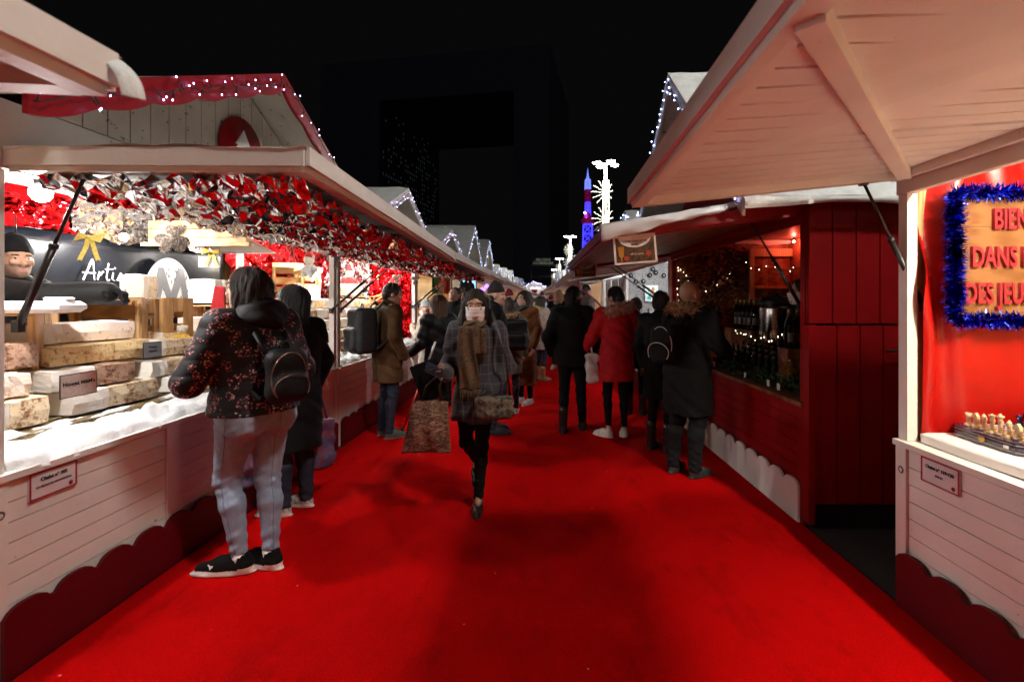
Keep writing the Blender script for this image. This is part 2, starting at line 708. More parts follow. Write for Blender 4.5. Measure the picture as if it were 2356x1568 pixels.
# ------------------------------------------------------------------ chalets
def planks_d(mb, s, o0, o1, d0, d1, z0, z1, pitch, gap=0.0020, mi=0, back=True):
    """boards running along the lane, stacked upwards"""
    n = max(1, round((z1 - z0) / pitch))
    h = (z1 - z0) / n
    for i in range(n):
        a = (o1 - o0) * 0.12 * rnd.random()
        rbox(mb, s, o0 + a, o1, d0, d1, z0 + i * h + gap, z0 + (i + 1) * h - gap, mi)
    if back:
        rbox(mb, s, o1 + 0.001, o1 + 0.008, d0, d1, z0, z1, mi)


def planks_v(mb, s, o0, o1, d0, d1, z0, z1, pitch, gap=0.003, mi=0, axis='o', top=None):
    """upright boards; axis 'o' = set across the row (a side wall), 'd' = along the lane; top(t) trims the top edge"""
    L = (o1 - o0) if axis == 'o' else (d1 - d0)
    n = max(1, round(L / pitch))
    for i in range(n):
        a, b = i / n, (i + 1) / n
        if axis == 'o':
            q = (o0 + a * L + gap, o0 + b * L - gap, d0, d1)
        else:
            q = (o0, o1, d0 + a * L + gap, d0 + b * L - gap)
        if top is None:
            rbox(mb, s, *q, z0, z1, mi)
        else:
            ta, tb = top(a), top(b)
            if max(ta, tb) <= z0 + 0.01:
                continue
            if axis == 'o':
                pts = [P(s, q[0], d0, z0), P(s, q[1], d0, z0), P(s, q[1], d1, z0), P(s, q[0], d1, z0), P(s, q[0], d0, ta), P(s, q[1], d0, tb), P(s, q[1], d1, tb), P(s, q[0], d1, ta)]
            else:
                pts = [P(s, o0, q[2], z0), P(s, o1, q[2], z0), P(s, o1, q[3], z0), P(s, o0, q[3], z0), P(s, o0, q[2], ta), P(s, o1, q[2], ta), P(s, o1, q[3], tb), P(s, o0, q[3], tb)]
            if s < 0:
                pts = [pts[1], pts[0], pts[3], pts[2], pts[5], pts[4], pts[7], pts[6]]
            mb.hexa(pts, mi)
    if axis == 'o':
        rbox(mb, s, o0, o1, (d0 + d1) / 2 + .003, d1 - 0.001, z0, z1 if top is None else z0 + .01, mi)


def skirting(s, d0, d1, mat_, parent, lobe=0.21, zt=0.285, zv=0.215, off=-0.035):
    mb = MB()
    n = max(1, round((d1 - d0) / lobe))
    L = (d1 - d0) / n
    pts = [(d0, -0.005)]
    for i in range(n):
        for k in range(10):
            t = (k + 0.5) / 10
            c = abs(2 * t - 1)
            pts.append((d0 + (i + t) * L, zv - 0.01 + (zt - zv + 0.01) * math.sqrt(max(0, 1 - c ** 2.6))))
    pts.append((d1, -0.005))
    lo = [P(s, off, a, b) for a, b in pts]
    hi = [P(s, off + 0.018, a, b) for a, b in pts]
    m = len(pts)
    # strip faces against the ground so that the outline stays simple
    for i in range(1, m - 2):
        a, b = pts[i], pts[i + 1]
        q = [P(s, off, a[0], -.005), P(s, off, b[0], -.005), P(s, off, *b), P(s, off, *a)]
        r = [P(s, off + .018, a[0], -.005), P(s, off + .018, b[0], -.005), P(s, off + .018, *b), P(s, off + .018, *a)]
        mb.add(q, [(0, 1, 2, 3)])
        mb.add(r, [(3, 2, 1, 0)])
        mb.add([q[3], q[2], r[2], r[3]], [(0, 1, 2, 3)])
    for i in (1, m - 2):
        a = pts[i]
        mb.add([P(s, off, a[0], -.005), P(s, off + .018, a[0], -.005), P(s, off + .018, *a), P(s, off, *a)], [(0, 1, 2, 3)])
    return mb.build("skirting", mat_, parent)


def flap(s, d0, d1, parent, zh=2.11, out=1.22, z0=2.11, z1=2.05, mat_=None, under=None, edge=None, snow=True, pitch=0.1, brace=False, slit=-1, name="shutter_flap", drape=0.0):
    """the propped-up shutter over a counter: boards, edge boards, snow cloth on top"""
    mat_ = mat_ or M_WHITE
    under = under or mat_
    edge = edge or mat_

    def q(v, d, dz):  # v 0 hinge .. 1 outer
        t = (d - d0) / (d1 - d0)
        z = zh + ((z0 + (z1 - z0) * t) - zh) * v
        return P(s, -0.01 - (out - 0.01) * v, d, z + dz)

    def slab(mb, v0, v1, a, b, lo, hi, mi=0):
        p = [q(v1, a, lo), q(v0, a, lo), q(v0, b, lo), q(v1, b, lo), q(v1, a, hi), q(v0, a, hi), q(v0, b, hi), q(v1, b, hi)]
        if s < 0:
            p = [p[1], p[0], p[3], p[2], p[5], p[4], p[7], p[6]]
        mb.hexa(p, mi)
    mb = MB()
    n = max(2, round((d1 - d0 - .12) / pitch))
    L = (d1 - d0 - 0.12) / n
    for i in range(n):
        slab(mb, 0.03, 0.95, d0 + .06 + i * L + .0055 + (.018 if i == slit else 0), d0 + .06 + (i + 1) * L - .0055, -0.020, -0.0065)
    for a_, b_ in (((d0 + .06, d1 - .06),) if slit < 0 else ((d0 + .06, d0 + .06 + slit * L), (d0 + .06 + slit * L + .02, d1 - .06))):
        slab(mb, 0.03, 0.95, a_, b_, -0.008, 0.004)
    f = mb.build(name, under, parent)
    mb = MB()
    slab(mb, 0.0, 1.0, d0 + .01, d1 - .01, 0.006, 0.018)
    slab(mb, 0.952, 1.0, d0 + .008, d1 - .008, -0.055, 0.005)      # outer rail
    slab(mb, 1.002, 1.016, d0, d1, -0.03, 0.045)                   # fascia
    slab(mb, 0.0, 0.03, d0 + .008, d1 - .008, -0.06, 0.005)        # hinge rail
    slab(mb, 0.031, 0.951, d0 + .004, d0 + .058, -0.055, 0.005)    # near rail
    slab(mb, 0.031, 0.951, d1 - .058, d1 - .004, -0.055, 0.005)
    slab(mb, 0.0, 1.0, d0 - .014, d0 - .002, -0.035, 0.04)
    slab(mb, 0.0, 1.0, d1 + .002, d1 + .014, -0.035, 0.04)
    mb.build("edge_frame", edge, f)
    if brace:
        mb = MB()
        a, b = q(0.03, d1 - 0.10, -0.045), q(0.97, d1 - 1.50, -0.045)
        mb.bar(a, b, 0.055, 0.05)
        mb.build("brace", edge, f)
    if snow:
        mb = MB()

        def top(u, v):
            d = d0 - .02 + (d1 - d0 + .04) * u
            b = 0.022 + 0.03 * abs(nz3(d * 3.1 + 5 * s, v * 4)) + 0.02 * math.sin(PI * min(1, max(0, v)))
            if v > 0.94:
                b = 0.040 + .012 * abs(nz3(d * 5, 1, s))
            return q(v * 1.008, d, b)
        mb.sheet(top, max(6, int((d1 - d0) / .08)), 14)
        mb.build("snow_cover", M_SNOW, f)
    return f


def strut(s, d, parent, o_low=0.02, z_low=1.35, o_hi=-0.75, z_hi=2.05, dd=0.0, red=False):
    a, b = P(s, o_low, d, z_low), P(s, o_hi, d + dd, z_hi)
    m = a.lerp(b, 0.52)
    mb = MB()
    mb.tube([a, m], 0.014, 8)
    mb.tube([m, a.lerp(b, 0.55)], 0.017, 8)
    mb.tube([m, b], 0.0075, 8, 1 if red else 0)
    mb.box(a, (0.03, 0.03, 0.05))
    mb.box(b, (0.03, 0.035, 0.03), 2)
    return mb.build("gas_strut", [M_BLACK, M_REDP, M_IRON], parent)


def roof(s, d0, d1, peak, eave, parent, o_front=-0.30, o_back=1.9, fascia=None, snow=True, under=None, scallop=False, fw=0.11, ov=0.14, snow_t=0.035):
    """gable roof with its ridge across the row; the gable faces the lane"""
    fascia = fascia or M_WHITE
    under = under or M_CREAM
    dm = (d0 + d1) / 2
    a0, a1 = d0 - ov, d1 + ov
    mb = MB()
    for x0, x1, z0, z1 in ((a0, dm, eave, peak), (dm, a1, peak, eave)):
        p = []
        for dz in (-0.03, 0.0):
            p += [P(s, o_front + .012, x0, z0 + dz), P(s, o_back, x0, z0 + dz), P(s, o_back, x1, z1 + dz), P(s, o_front + .012, x1, z1 + dz)]
        if s < 0:
            p = [p[1], p[0], p[3], p[2], p[5], p[4], p[7], p[6]]
        mb.hexa(p)
    r = mb.build("roof", under, parent)
    if snow:
        mb = MB()
        for side in (0, 1):
            def top(u, v, side=side):
                d = (a0 - .03 + (dm - a0 + .03) * u) if side == 0 else (dm + (a1 + .03 - dm) * u)
                t = (d - a0) / (dm - a0) if side == 0 else (a1 - d) / (a1 - dm)
                o = o_front - .01 + (o_back - o_front + .02) * v
                z = eave + (peak - eave) * t + 0.008 + snow_t * (0.7 + 0.6 * nz3(d * 2.2, o * 2.2, 3)) * min(1, (1 - abs(2 * v - 1)) * 12 + .3)
                return P(s, o, d, z)
            mb.sheet(top, 16, 20)

            def lip(u, v, side=side):
                d = a0 - .03 if side == 0 else a1 + .03
                o = o_front - .01 + (o_back - o_front + .02) * u
                hang = 0.06 + 0.04 * nz3(o * 3, d * 2.0)
                return P(s, o, d + (-.012 if side == 0 else .012) * math.sin(PI * v), eave - .09 * (peak - eave) / (dm - a0) * .3 + .03 - hang * v)
            mb.sheet(lip, 24, 4)
        mb.build("snow_cover", M_SNOW, r)
    # barge boards, plain or with a wavy lower edge
    for side in (0, 1):
        mb = MB()
        x0, x1 = (a0, dm) if side == 0 else (dm, a1)
        za, zb = (eave, peak) if side == 0 else (peak, eave)
        n = 40 if scallop else 2
        for i in range(n):
            p = []
            for oo in (o_front - .012, o_front + .010):
                for t in (i / n, (i + 1) / n):
                    d = x0 + (x1 - x0) * t
                    z = za + (zb - za) * t
                    wv = (0.028 * abs(math.sin(PI * t * 6.0)) ** 0.7 if scallop else 0)
                    p.append((P(s, oo, d, z - fw - wv), P(s, oo, d, z + 0.02)))
            (l0, h0), (l1, h1), (L0, H0), (L1, H1) = p
            mb.add([l0, l1, h1, h0, L0, L1, H1, H0], [(0, 1, 2, 3), (7, 6, 5, 4), (0, 4, 5, 1), (3, 2, 6, 7)])
        mb.add([P(s, oo, d, z) for d, zb_ in (((a0, eave),) if side == 0 else ((a1, eave),)) for oo in (o_front - .012, o_front + .010) for z in (zb_ - fw, zb_ + .02)], [(0, 1, 3, 2)])
        mb.build("barge_board", fascia, r)
    return r


def gable_wall(s, d0, d1, peak, eave, z0, parent, mat_, o=0.0, pitch=0.13):
    mb = MB()
    dm = (d0 + d1) / 2
    zt = lambda t: (eave + (peak - eave) * (1 - abs(2 * t - 1))) - 0.05
    planks_v(mb, s, o, o + 0.025, d0, d1, z0, z0, pitch, 0.0035, 0, 'd', zt)
    return mb.build("gable_wall", mat_, parent)


def chalet(s, d0, d1, label, group, outer=None, skirt=None, inner=None, back_in=None, peak=3.12, eave=2.30, o_front=-0.30, fascia=None, gable=None, far_wall=True, near_wall=True, flap_kw=None, roof_kw=None, ceil=None, open_top=False, far_mat=None, zc=0.80, depth=1.55, plank_skirt=True, posts=True, divider=None, top_mat=None):
    outer = outer or M_WHITE
    e = thing("market_chalet", label, "market chalet", (wall_x(s, (d0 + d1) / 2) + s * 0.7, (d0 + d1) / 2, 0), 0, group)
    mb = MB()
    planks_d(mb, s, 0.0, 0.02, d0 + .07, d1 - .07, 0.03, zc - 0.012, 0.089)
    mb.build("counter_panel", outer, e)
    mb = MB()
    rbox(mb, s, -0.03, 0.62, d0 + .002, d1 - .002, zc, zc + 0.028)
    mb.build("counter_top", top_mat or outer, e)
    for a, b in ((d0, d0 + .065), (d1 - .065, d1)):
        mb = MB()
        rbox(mb, s, -0.012, 0.055, a, b, 0.0, zc - .004)
        rbox(mb, s, 0.0, 0.05, a + .004, b - .004, zc + .03, 2.06)
        mb.build("post", outer, e)
    if divider:
        mb = MB()
        rbox(mb, s, -0.014, -0.002, divider, divider + .10, 0.02, zc - .006)
        mb.build("batten", outer, e)
    if skirt is not None:
        skirting(s, d0 + .02, d1 - .02, skirt, e)
    inner = inner or M_WOODH
    mb = MB()
    planks_v(mb, s, depth, depth + .025, d0, d1, 0.0, 2.32, 0.14, 0.002, 0, 'd')
    mb.build("back_wall", back_in or inner, e)
    for cond, d, di in ((near_wall, d0, 1), (far_wall, d1, -1)):
        if cond:
            mb = MB()
            x0, x1 = (d, d + .03) if di > 0 else (d - .03, d)
            planks_v(mb, s, 0.06, depth - .002, x0, x1, 0.0, 2.32, 0.14, 0.002, 0, 'o')
            mb.build("side_wall", (far_mat or inner) if di < 0 else inner, e)
    if not open_top:
        mb = MB()
        rbox(mb, s, 0.0, depth + .03, d0, d1, 2.33, 2.345)
        mb.build("ceiling", ceil or M_WHITE2, e)  # added board under the open roof, white by default to bounce light
    mb = MB()
    rbox(mb, s, -0.008, 0.03, d0, d1, 2.062, 2.328)
    mb.build("header_board", outer, e)
    rk = dict(roof_kw or {})
    roof(s, d0, d1, peak, eave, e, o_front=o_front, fascia=fascia, **rk)
    gable_wall(s, d0, d1, peak, eave, 2.35, e, gable or M_CREAM)
    fk = dict(flap_kw or {})
    if fk.pop("use", True):
        flap(s, d0 + .06, d1 - .01, e, **fk)
    return e


G_L, G_R = "chalets along the left side of the lane", "chalets along the right side of the lane"
A = chalet(-1, 1.90, 5.02, "nearest white nougat chalet on the left with red wavy gable board", G_L, skirt=M_DRED, far_wall=False, near_wall=False, fascia=M_REDP,
           roof_kw=dict(snow=False, scallop=True, fw=0.10), divider=2.78, flap_kw=dict(zh=2.11, z0=2.105, z1=1.985), peak=3.13, eave=2.31, back_in=M_BLACK)
B = chalet(-1, 5.05, 8.0, "second white nougat chalet on the left, lined with red foil", G_L, skirt=M_DRED, near_wall=False, peak=3.02, fascia=M_WHITE,
           flap_kw=dict(zh=2.06, z0=1.99, z1=1.97))
C_ = chalet(-1, 8.05, 10.9, "third chalet on the left with orange wood inside and flag cloth", G_L, skirt=M_DRED, peak=2.90, fascia=M_WHITE, far_mat=M_WOODH, flap_kw=dict(z0=1.99, z1=1.96))
D_ = chalet(-1, 10.95, 13.8, "fourth chalet on the left with tall grey roof and blue light", G_L, skirt=M_DRED, peak=3.42, eave=2.2, roof_kw=dict(snow_t=.02), flap_kw=dict(z0=2.0, z1=1.95))
E_ = chalet(-1, 13.85, 16.8, "fifth chalet on the left with tall grey roof and violet tinsel", G_L, skirt=M_DRED, peak=3.42, eave=2.2, flap_kw=dict(z0=2.0, z1=1.95))
far_l = []
for i in range(7):
    d = 16.9 + 3.3 * i
    far_l.append(chalet(-1, d, d + 2.9, ["sixth", "seventh", "eighth", "ninth", "tenth", "eleventh", "twelfth"][i] + " chalet on the left, far down the lane", G_L, skirt=M_DRED, peak=2.85 + .1 * (i % 3), near_wall=False, flap_kw=dict(z0=1.99, z1=1.97, pitch=.3)))

# a nearer chalet on the left of which only the end of the flap is in the picture
L0 = chalet(-1, -1.6, 1.10, "white chalet beside the camera, only its flap corner in view", G_L, skirt=M_DRED, peak=2.9, flap_kw=dict(z0=2.02, z1=2.04, zh=2.10, drape=.02))

# right-hand row
R1 = chalet(1, 0.0, 2.465, "nearest white chalet on the right, selling wooden games", G_R, skirt=M_DRED, peak=3.0, near_wall=True, zc=0.80, outer=M_WHITE, open_top=True,
            flap_kw=dict(zh=2.19, out=1.36, z0=2.19, z1=2.05, brace=True, drape=.03, slit=16))
R2 = chalet(1, 3.30, 6.45, "dark red cider chalet with snowy pointed roof and fairy lights", G_R, outer=M_REDWALL, skirt=M_WHITE2, inner=M_WOODR, peak=3.80, eave=2.20, o_front=-0.48, gable=M_REDWALL,
            near_wall=False, flap_kw=dict(zh=2.17, out=1.36, z0=1.99, z1=1.97, under=M_WOODR, edge=M_REDP, drape=.0), roof_kw=dict(fw=.12), top_mat=M_WOODR, ceil=M_WOODR)
R3 = chalet(1, 6.55, 9.6, "white chalet past the cider stall with grey glittering end wall", G_R, skirt=M_DRED, peak=3.0, outer=M_WHITE, far_mat=plain("glitter_grey", (0.22, 0.22, 0.22), rough=0.5, var=.7, scale=70, bump=.4),
            inner=M_WHITE2, near_wall=False, flap_kw=dict(z0=1.98, z1=1.95, under=M_WOODR))
R4 = chalet(1, 9.65, 12.7, "brightly lit white booth with glazed panes on the right", G_R, skirt=M_DRED, peak=3.2, inner=M_WHITE2, back_in=M_WHITE2, flap_kw=dict(z0=1.97, z1=1.9), near_wall=False)
far_r = []
for i in range(8):
    d = 12.8 + 3.3 * i
    far_r.append(chalet(1, d, d + 2.9, ["fifth", "sixth", "seventh", "eighth", "ninth", "tenth", "eleventh", "twelfth"][i] + " chalet on the right, far down the lane", G_R, skirt=M_DRED, peak=3.0 + .15 * (i % 3), near_wall=False, flap_kw=dict(z0=1.99, z1=1.97, pitch=.3)))

# side wall of the cider chalet that closes the gap: upright red boards in two tiers
mb = MB()
planks_v(mb, 1, 0.03, 1.9, 3.25, 3.285, 0.16, 1.36, 0.155, 0.004, 0, 'o')
planks_v(mb, 1, -0.01, 1.9, 3.24, 3.275, 1.375, 2.24, 0.155, 0.004, 0, 'o')
rbox(mb, 1, -0.012, 0.03, 3.235, 3.298, 0.03, 1.36)
mb.build("side_wall", M_REDWALL, R2)
mb = MB()
rbox(mb, 1, 0.02, 1.9, 3.262, 3.292, 0.0, 0.155)
mb.build("plinth", M_BLACK, R2)
mb = MB()
mb.tube([P(1, .62, 3.235, 1.2), P(1, .62, 3.20, 1.2), P(1, .48, 3.195, 1.19)], .009, 8)
mb.box(P(1, .62, 3.236, 1.17), (.05, .012, .16))
mb.build("door_handle", M_BLACK, R2)

# gas struts
strut(-1, 2.03, A, z_low=1.42, o_hi=-0.26, z_hi=2.05, dd=.0)
strut(-1, 4.93, A, z_low=1.42, o_hi=-0.62, z_hi=1.98)
strut(-1, 5.16, B, z_low=1.42, o_hi=-0.62, z_hi=1.98)
strut(-1, 7.9, B, z_low=1.42, o_hi=-0.62, z_hi=1.97, red=True)
strut(-1, 8.2, C_, z_low=1.42, o_hi=-0.62, z_hi=1.97)
strut(1, 2.43, R1, o_low=.10, z_low=1.50, o_hi=-0.20, z_hi=2.12)
strut(1, 3.42, R2, o_low=.03, z_low=1.50, o_hi=-0.32, z_hi=2.09)
strut(1, 6.36, R2, z_low=1.42, o_hi=-0.75, z_hi=1.98)
strut(1, 6.66, R3, z_low=1.42, o_hi=-0.75, z_hi=1.97)

# round tree emblem on the nearest gable
mb = MB()
c = P(-1, -0.014, 3.46, 2.57)
mb.lathe([(0.255, -0.006), (0.255, 0.006)], c, 48, 0, Matrix.Rotation(PI / 2, 3, 'Y'))
t2 = [(-.05, -.24), (-.05, -.12), (-.17, -.12), (-.08, -.02), (-.12, -.02), (-.05, .06), (-.075, .06), (.0, .16), (.075, .06), (.05, .06), (.12, -.02), (.08, -.02), (.17, -.12), (.05, -.12), (.05, -.24)]
mb.prism([(-a * 1.25, b * 1.2 - .02) for a, b in t2], c + Vector((0.007, 0, 0)), (0, 1, 0), (0, 0, 1), (0.004, 0, 0), 1)
mb.build("tree_emblem", [M_REDP, M_PRINT_W], A)

# ------------------------------------------------------------------ lamps inside the stalls
def bulb(loc, label, r=0.035, watts=45, col=(1, .97, .93), cat="lamp", cord=0.12, light=True, group="lamps hanging in the stalls"):
    loc = Vector(loc)
    t = thing("lamp_bulb", label, cat, loc, 0, group)
    mb = MB()
    mb.ball(loc, r, 14, 10)
    mb.build("bulb_glass", M_BULB, t)
    mb = MB()
    mb.lathe([(r * .55, r * .8), (r * .6, r * 1.8), (r * .3, r * 2.1)], loc, 10)
    mb.tube([loc + Vector((0, 0, r * 2)), loc + Vector((0, 0, r * 2 + cord))], .004, 6)
    mb.build("lamp_socket", M_BLACK, t)
    if light:
        lamp("stall_light", loc + Vector((0, 0, -r * 1.15)), watts, col, r)
    return t


bulb((-2.33, 2.26, 2.03), "bright bare bulb at the near corner of the nougat stall", .042, 36)
bulb((-3.30, 3.84, 2.03), "bare bulb before the black banner", .030, 42)
bulb((-3.52, 3.25, 1.93), "small bare bulb behind the nougat seller's head", .024, 8)
bulb((-2.95, 6.2, 2.17), "bare bulb over the second nougat counter", .033, 60)
bulb((-2.6, 7.3, 2.12), "bare bulb deeper in the second nougat stall", .026, 22)
bulb((2.12, 0.95, 2.50), "warm bulb high inside the games stall", .03, 135, (1, .88, .72))
bulb((-2.5, 0.3, 2.24), "bulb inside the chalet beside the camera", .03, 14, (1, .9, .76))
bulb((-2.75, 9.5, 2.15), "warm bulb in the third left stall", .03, 24, (1, .78, .5))
bulb((-2.7, 12.4, 2.15), "cool bulb in the fourth left stall", .03, 24, (.62, .8, 1))
bulb((-2.7, 15.3, 2.15), "white bulb in the fifth left stall", .03, 26, (.95, .9, 1))
bulb((2.4, 8.1, 2.18), "white bulb in the stall with the grey wall", .035, 36, (.95, .97, 1))
bulb((2.4, 11.2, 2.18), "white bulb in the glazed booth", .035, 60, (.95, .97, 1))
bulb((3.22, 6.12, 2.27), "red bulb glowing at the back of the cider stall", .012, 3.2, (1, .07, .03))
for i in range(7):
    if i < 5:
        bulb((-2.6, 18.3 + 3.3 * i, 2.15), "bulb in a far stall of the left row", .03, 26, (1, .85, .65))
        bulb((2.3, 14.2 + 3.3 * i, 2.15), "bulb in a far stall of the right row", .03, 26, (.9, .93, 1))

# loose tail of cloth at the corner of the near flap
mb = MB()
mb.sheet(lambda u, v: (-.99 + .03 * v + .075 * math.sin(1.35 * u) , 1.06 + .03 * v, 2.075 + .02 * v * 0 - .105 * u * u - .01 * math.sin(4 * u)), 12, 3, 0, True, (0, 0, .004))
mb.build("cloth_tail", M_SNOW, L0)

for s_, d_, z_, e_ in ((-1, 1.935, .665, A), (1, 2.43, .68, R1)):
    mb = MB()
    mb.lathe([(.016, -.002), (.019, .0), (.012, .003), (.010, -.004)], P(s_, -.0125, d_, z_), 12, 0, Matrix.Rotation(-s_ * PI / 2, 3, 'Y'))
    mb.build("bolt", M_IRON, e_)
# ------------------------------------------------------------------ crumpled foil
def foil(name, fn, nu, nv, amp, red, label, cat="foil", jit=0.35, seed=1, ridge=1.0, parent=None):
    """fn(u,v) -> (point, normal); flat facets, each red or silver as red(u,v) decides"""
    rg = random.Random(seed)
    mb = MB()
    pts = []
    for j in range(nv + 1):
        for i in range(nu + 1):
            u = (i + (rg.uniform(-jit, jit) if 0 < i < nu else 0)) / nu
            v = (j + (rg.uniform(-jit, jit) if 0 < j < nv else 0)) / nv
            p, n = fn(u, v)
            d = amp * (rg.uniform(-1, 1) + ridge * nz3(u * nu * .35, v * nv * .35, seed))
            pts.append((Vector(p) + Vector(n) * d, u, v))
    mb.v = [tuple(p[0]) for p in pts]
    q = lambda i, j: j * (nu + 1) + i
    for j in range(nv):
        for i in range(nu):
            a, b, c, d = q(i, j), q(i + 1, j), q(i + 1, j + 1), q(i, j + 1)
            tris = ((a, b, c), (a, c, d)) if rg.random() < .5 else ((a, b, d), (b, c, d))
            for t in tris:
                u = sum(pts[k][1] for k in t) / 3
                v = sum(pts[k][2] for k in t) / 3
                r_ = red(u, v) + 0.75 * nz3(u * nu * .085 + 9, v * nv * .22, seed + 4) + rg.uniform(-.12, .12)
                mb.f.append(list(t))
                mb.mi.append(1 if r_ > 0 else 0)
                mb.sm.append(rg.random() < .6)
    o = mb.build(name, [M_FOIL_S, M_FOIL_R], parent)
    return tag(o, label, cat, "crumpled foil in the nougat stall")


def under_flap(d0, d1, z0, z1, drop, v0=0.02, v1=0.95):
    def fn(u, v):
        d = d0 + (d1 - d0) * u
        vv = v0 + (v1 - v0) * v
        z = 2.08 + ((z0 + (z1 - z0) * u) - 2.08) * vv - drop * min(1, .2 + u * 9) - 0.05 * math.sin(PI * vv) * (0.6 + 0.6 * nz3(d * 1.4, 3))
        return P(-1, -1.22 * vv, d, z), (0, 0, 1)
    return fn


foil("foil_swag", under_flap(1.99, 4.98, 2.075, 1.955, 0.075), 88, 34, 0.034, lambda u, v: -0.30 + 0.35 * (u - .4), "red and silver foil crumpled under the nearest left flap", seed=3)
foil("foil_swag", under_flap(5.1, 7.95, 1.95, 1.93, 0.085), 74, 28, 0.036, lambda u, v: -0.15, "red and silver foil under the second left flap", seed=5)


def back_strip(o, d0, d1, z0, z1):
    def fn(u, v):
        d = d0 + (d1 - d0) * u
        return P(-1, o - .03, d, z0 + (z1 - z0) * v + 0.03 * math.sin(u * 9)), (1, 0, 0)
    return fn


foil("foil_sheet", back_strip(1.50, 1.95, 3.75, 2.02, 2.33), 20, 7, 0.035, lambda u, v: .9, "red foil over the top of the black banner", seed=8)
foil("foil_sheet", back_strip(1.48, 3.70, 4.55, 2.03, 2.33), 30, 12, 0.018, lambda u, v: -.9, "fine silver foil over the banner, right of the gold bow", seed=9)
foil("foil_sheet", back_strip(1.50, 4.5, 5.6, 2.05, 2.33), 22, 10, 0.02, lambda u, v: -.15, "mixed foil strip above the allergen notice", seed=10)
foil("foil_sheet", back_strip(1.50, 5.55, 7.95, 0.85, 2.33), 20, 14, 0.05, lambda u, v: .9, "big red foil sheet on the back wall behind the curly-haired seller", seed=11)
EW = lambda o0, o1, z0, z1, d=7.93: (lambda u, v: (P(-1, o0 + (o1 - o0) * u, d, z0 + (z1 - z0) * v), (0, -1, 0)))
foil("foil_sheet", EW(0.70, 1.50, 0.9, 2.32), 22, 28, 0.024, lambda u, v: -.9, "silver foil on the end wall behind the sledge", seed=12)
foil("foil_sheet", EW(0.06, 0.74, 0.9, 2.32), 12, 18, 0.035, lambda u, v: .9, "red foil on the end wall beside the sledge", seed=13)

# ------------------------------------------------------------------ black banner with emblem
ban = thing("banner", "black vinyl banner with white script and an egg-shaped letter emblem", "banner", P(-1, 1.52, 3.4, .9))
mb = MB()


def ban_pt(u, v):
    d = 1.96 + (5.5 - 1.96) * u
    o = 1.515 - 0.012 * math.sin(d * 5) - .02 * nz3(d * 1.5, v * 2)
    return P(-1, o, d, 0.86 + (2.10 - .86) * v - 0.05 * math.sin(PI * u))


mb.sheet(ban_pt, 60, 12, 0, True, (-.004, 0, 0))
mb.build("banner_cloth", M_BANNER, ban)
BX = Vector((wall_x(-1, 4) - 1.46, 0, 0))


def stroke(mb, pts, wd, o, sc, mi=0):
    """brush stroke in the banner plane (y along lane, z up)"""
    P3 = []
    n = len(pts)
    for i in range(n - 1):
        for k in range(5):
            t = k / 5
            p0, p1, p2, p3 = (pts[max(0, i - 1)], pts[i], pts[i + 1], pts[min(n - 1, i + 2)])
            f = lambda a, b, c, d: 0.5 * (2 * b + (c - a) * t + (2 * a - 5 * b + 4 * c - d) * t * t + (3 * b - a - 3 * c + d) * t ** 3)
            P3.append((f(p0[0], p1[0], p2[0], p3[0]), f(p0[1], p1[1], p2[1], p3[1])))
    P3.append(pts[-1])
    for i in range(len(P3) - 1):
        (a, b), (c, d) = P3[i], P3[i + 1]
        dx, dy = c - a, d - b
        L = math.hypot(dx, dy) or 1
        k = wd * (0.55 + 0.45 * abs(dx * .5 + dy * .86) / L)
        nx, ny = -.8 * k, .6 * k
        q = [(a - nx, b - ny), (a + nx, b + ny), (c + nx, d + ny), (c - nx, d - ny)]
        mb.add([Vector(o) + Vector((.001 * (i % 2), x * sc, z * sc)) for x, z in q], [(0, 1, 2, 3)], mi)


mb = MB()
so = (BX.x + .012, 3.79, 1.688)
w_ = 0.050
stroke(mb, [(0, 0), (.25, .55), (.55, 1.15), (.62, .6), (.66, .02)], w_, so, .145)
stroke(mb, [(-.05, .42), (.4, .40), (.75, .42)], w_, so, .145)
stroke(mb, [(.85, .05), (.98, .5), (1.0, .3), (1.2, .52), (1.3, .45)], w_, so, .145)
stroke(mb, [(1.55, 1.0), (1.42, .3), (1.45, .02), (1.62, .08)], w_, so, .145)
stroke(mb, [(1.32, .66), (1.85, .70)], w_, so, .145)
stroke(mb, [(1.85, .5), (1.78, .1), (1.95, .04)], w_, so, .145)
stroke(mb, [(1.93, .72), (1.97, .80)], w_, so, .145)
stroke(mb, [(2.1, .05), (2.35, .5), (2.42, .2), (2.25, .02), (2.15, .06)], w_, so, .145)
stroke(mb, [(2.9, .42), (2.7, .45), (2.6, .15), (2.8, .05), (2.92, .45), (2.92, .08), (3.05, .1)], w_, so, .145)
stroke(mb, [(3.15, .05), (3.25, .45), (3.25, .2), (3.45, .48), (3.5, .08)], w_, so, .145)
mb.build("script_lettering", M_PRINT_W, ban)
mb = MB()
so2 = (BX.x + .012, 3.42, 1.355)
stroke(mb, [(-.2, .1), (.2, .4), (.55, .8), (.45, 1.0), (.25, .7), (.3, .2), (.6, .05), (1.0, .6), (1.02, .15), (1.3, .1), (1.55, .65), (1.55, .15), (1.75, .1), (1.95, .65)], .055, so2, .19)
mb.build("script_lettering", M_PRINT_G, ban)
mb = MB()
eg = Vector((BX.x + .010, 4.67, 1.645))
egp = lambda a: (0.29 * math.cos(a) * (1 - 0.10 * math.sin(a)), 0.29 * math.sin(a))
mb.prism([egp(2 * PI * i / 40) for i in range(40)], eg, (0, 1, 0), (0, 0, 1), (.004, 0, 0))
mb.build("egg_emblem", M_PRINT_W, ban)
mb = MB()
ego = eg + Vector((.006, 0, 0))
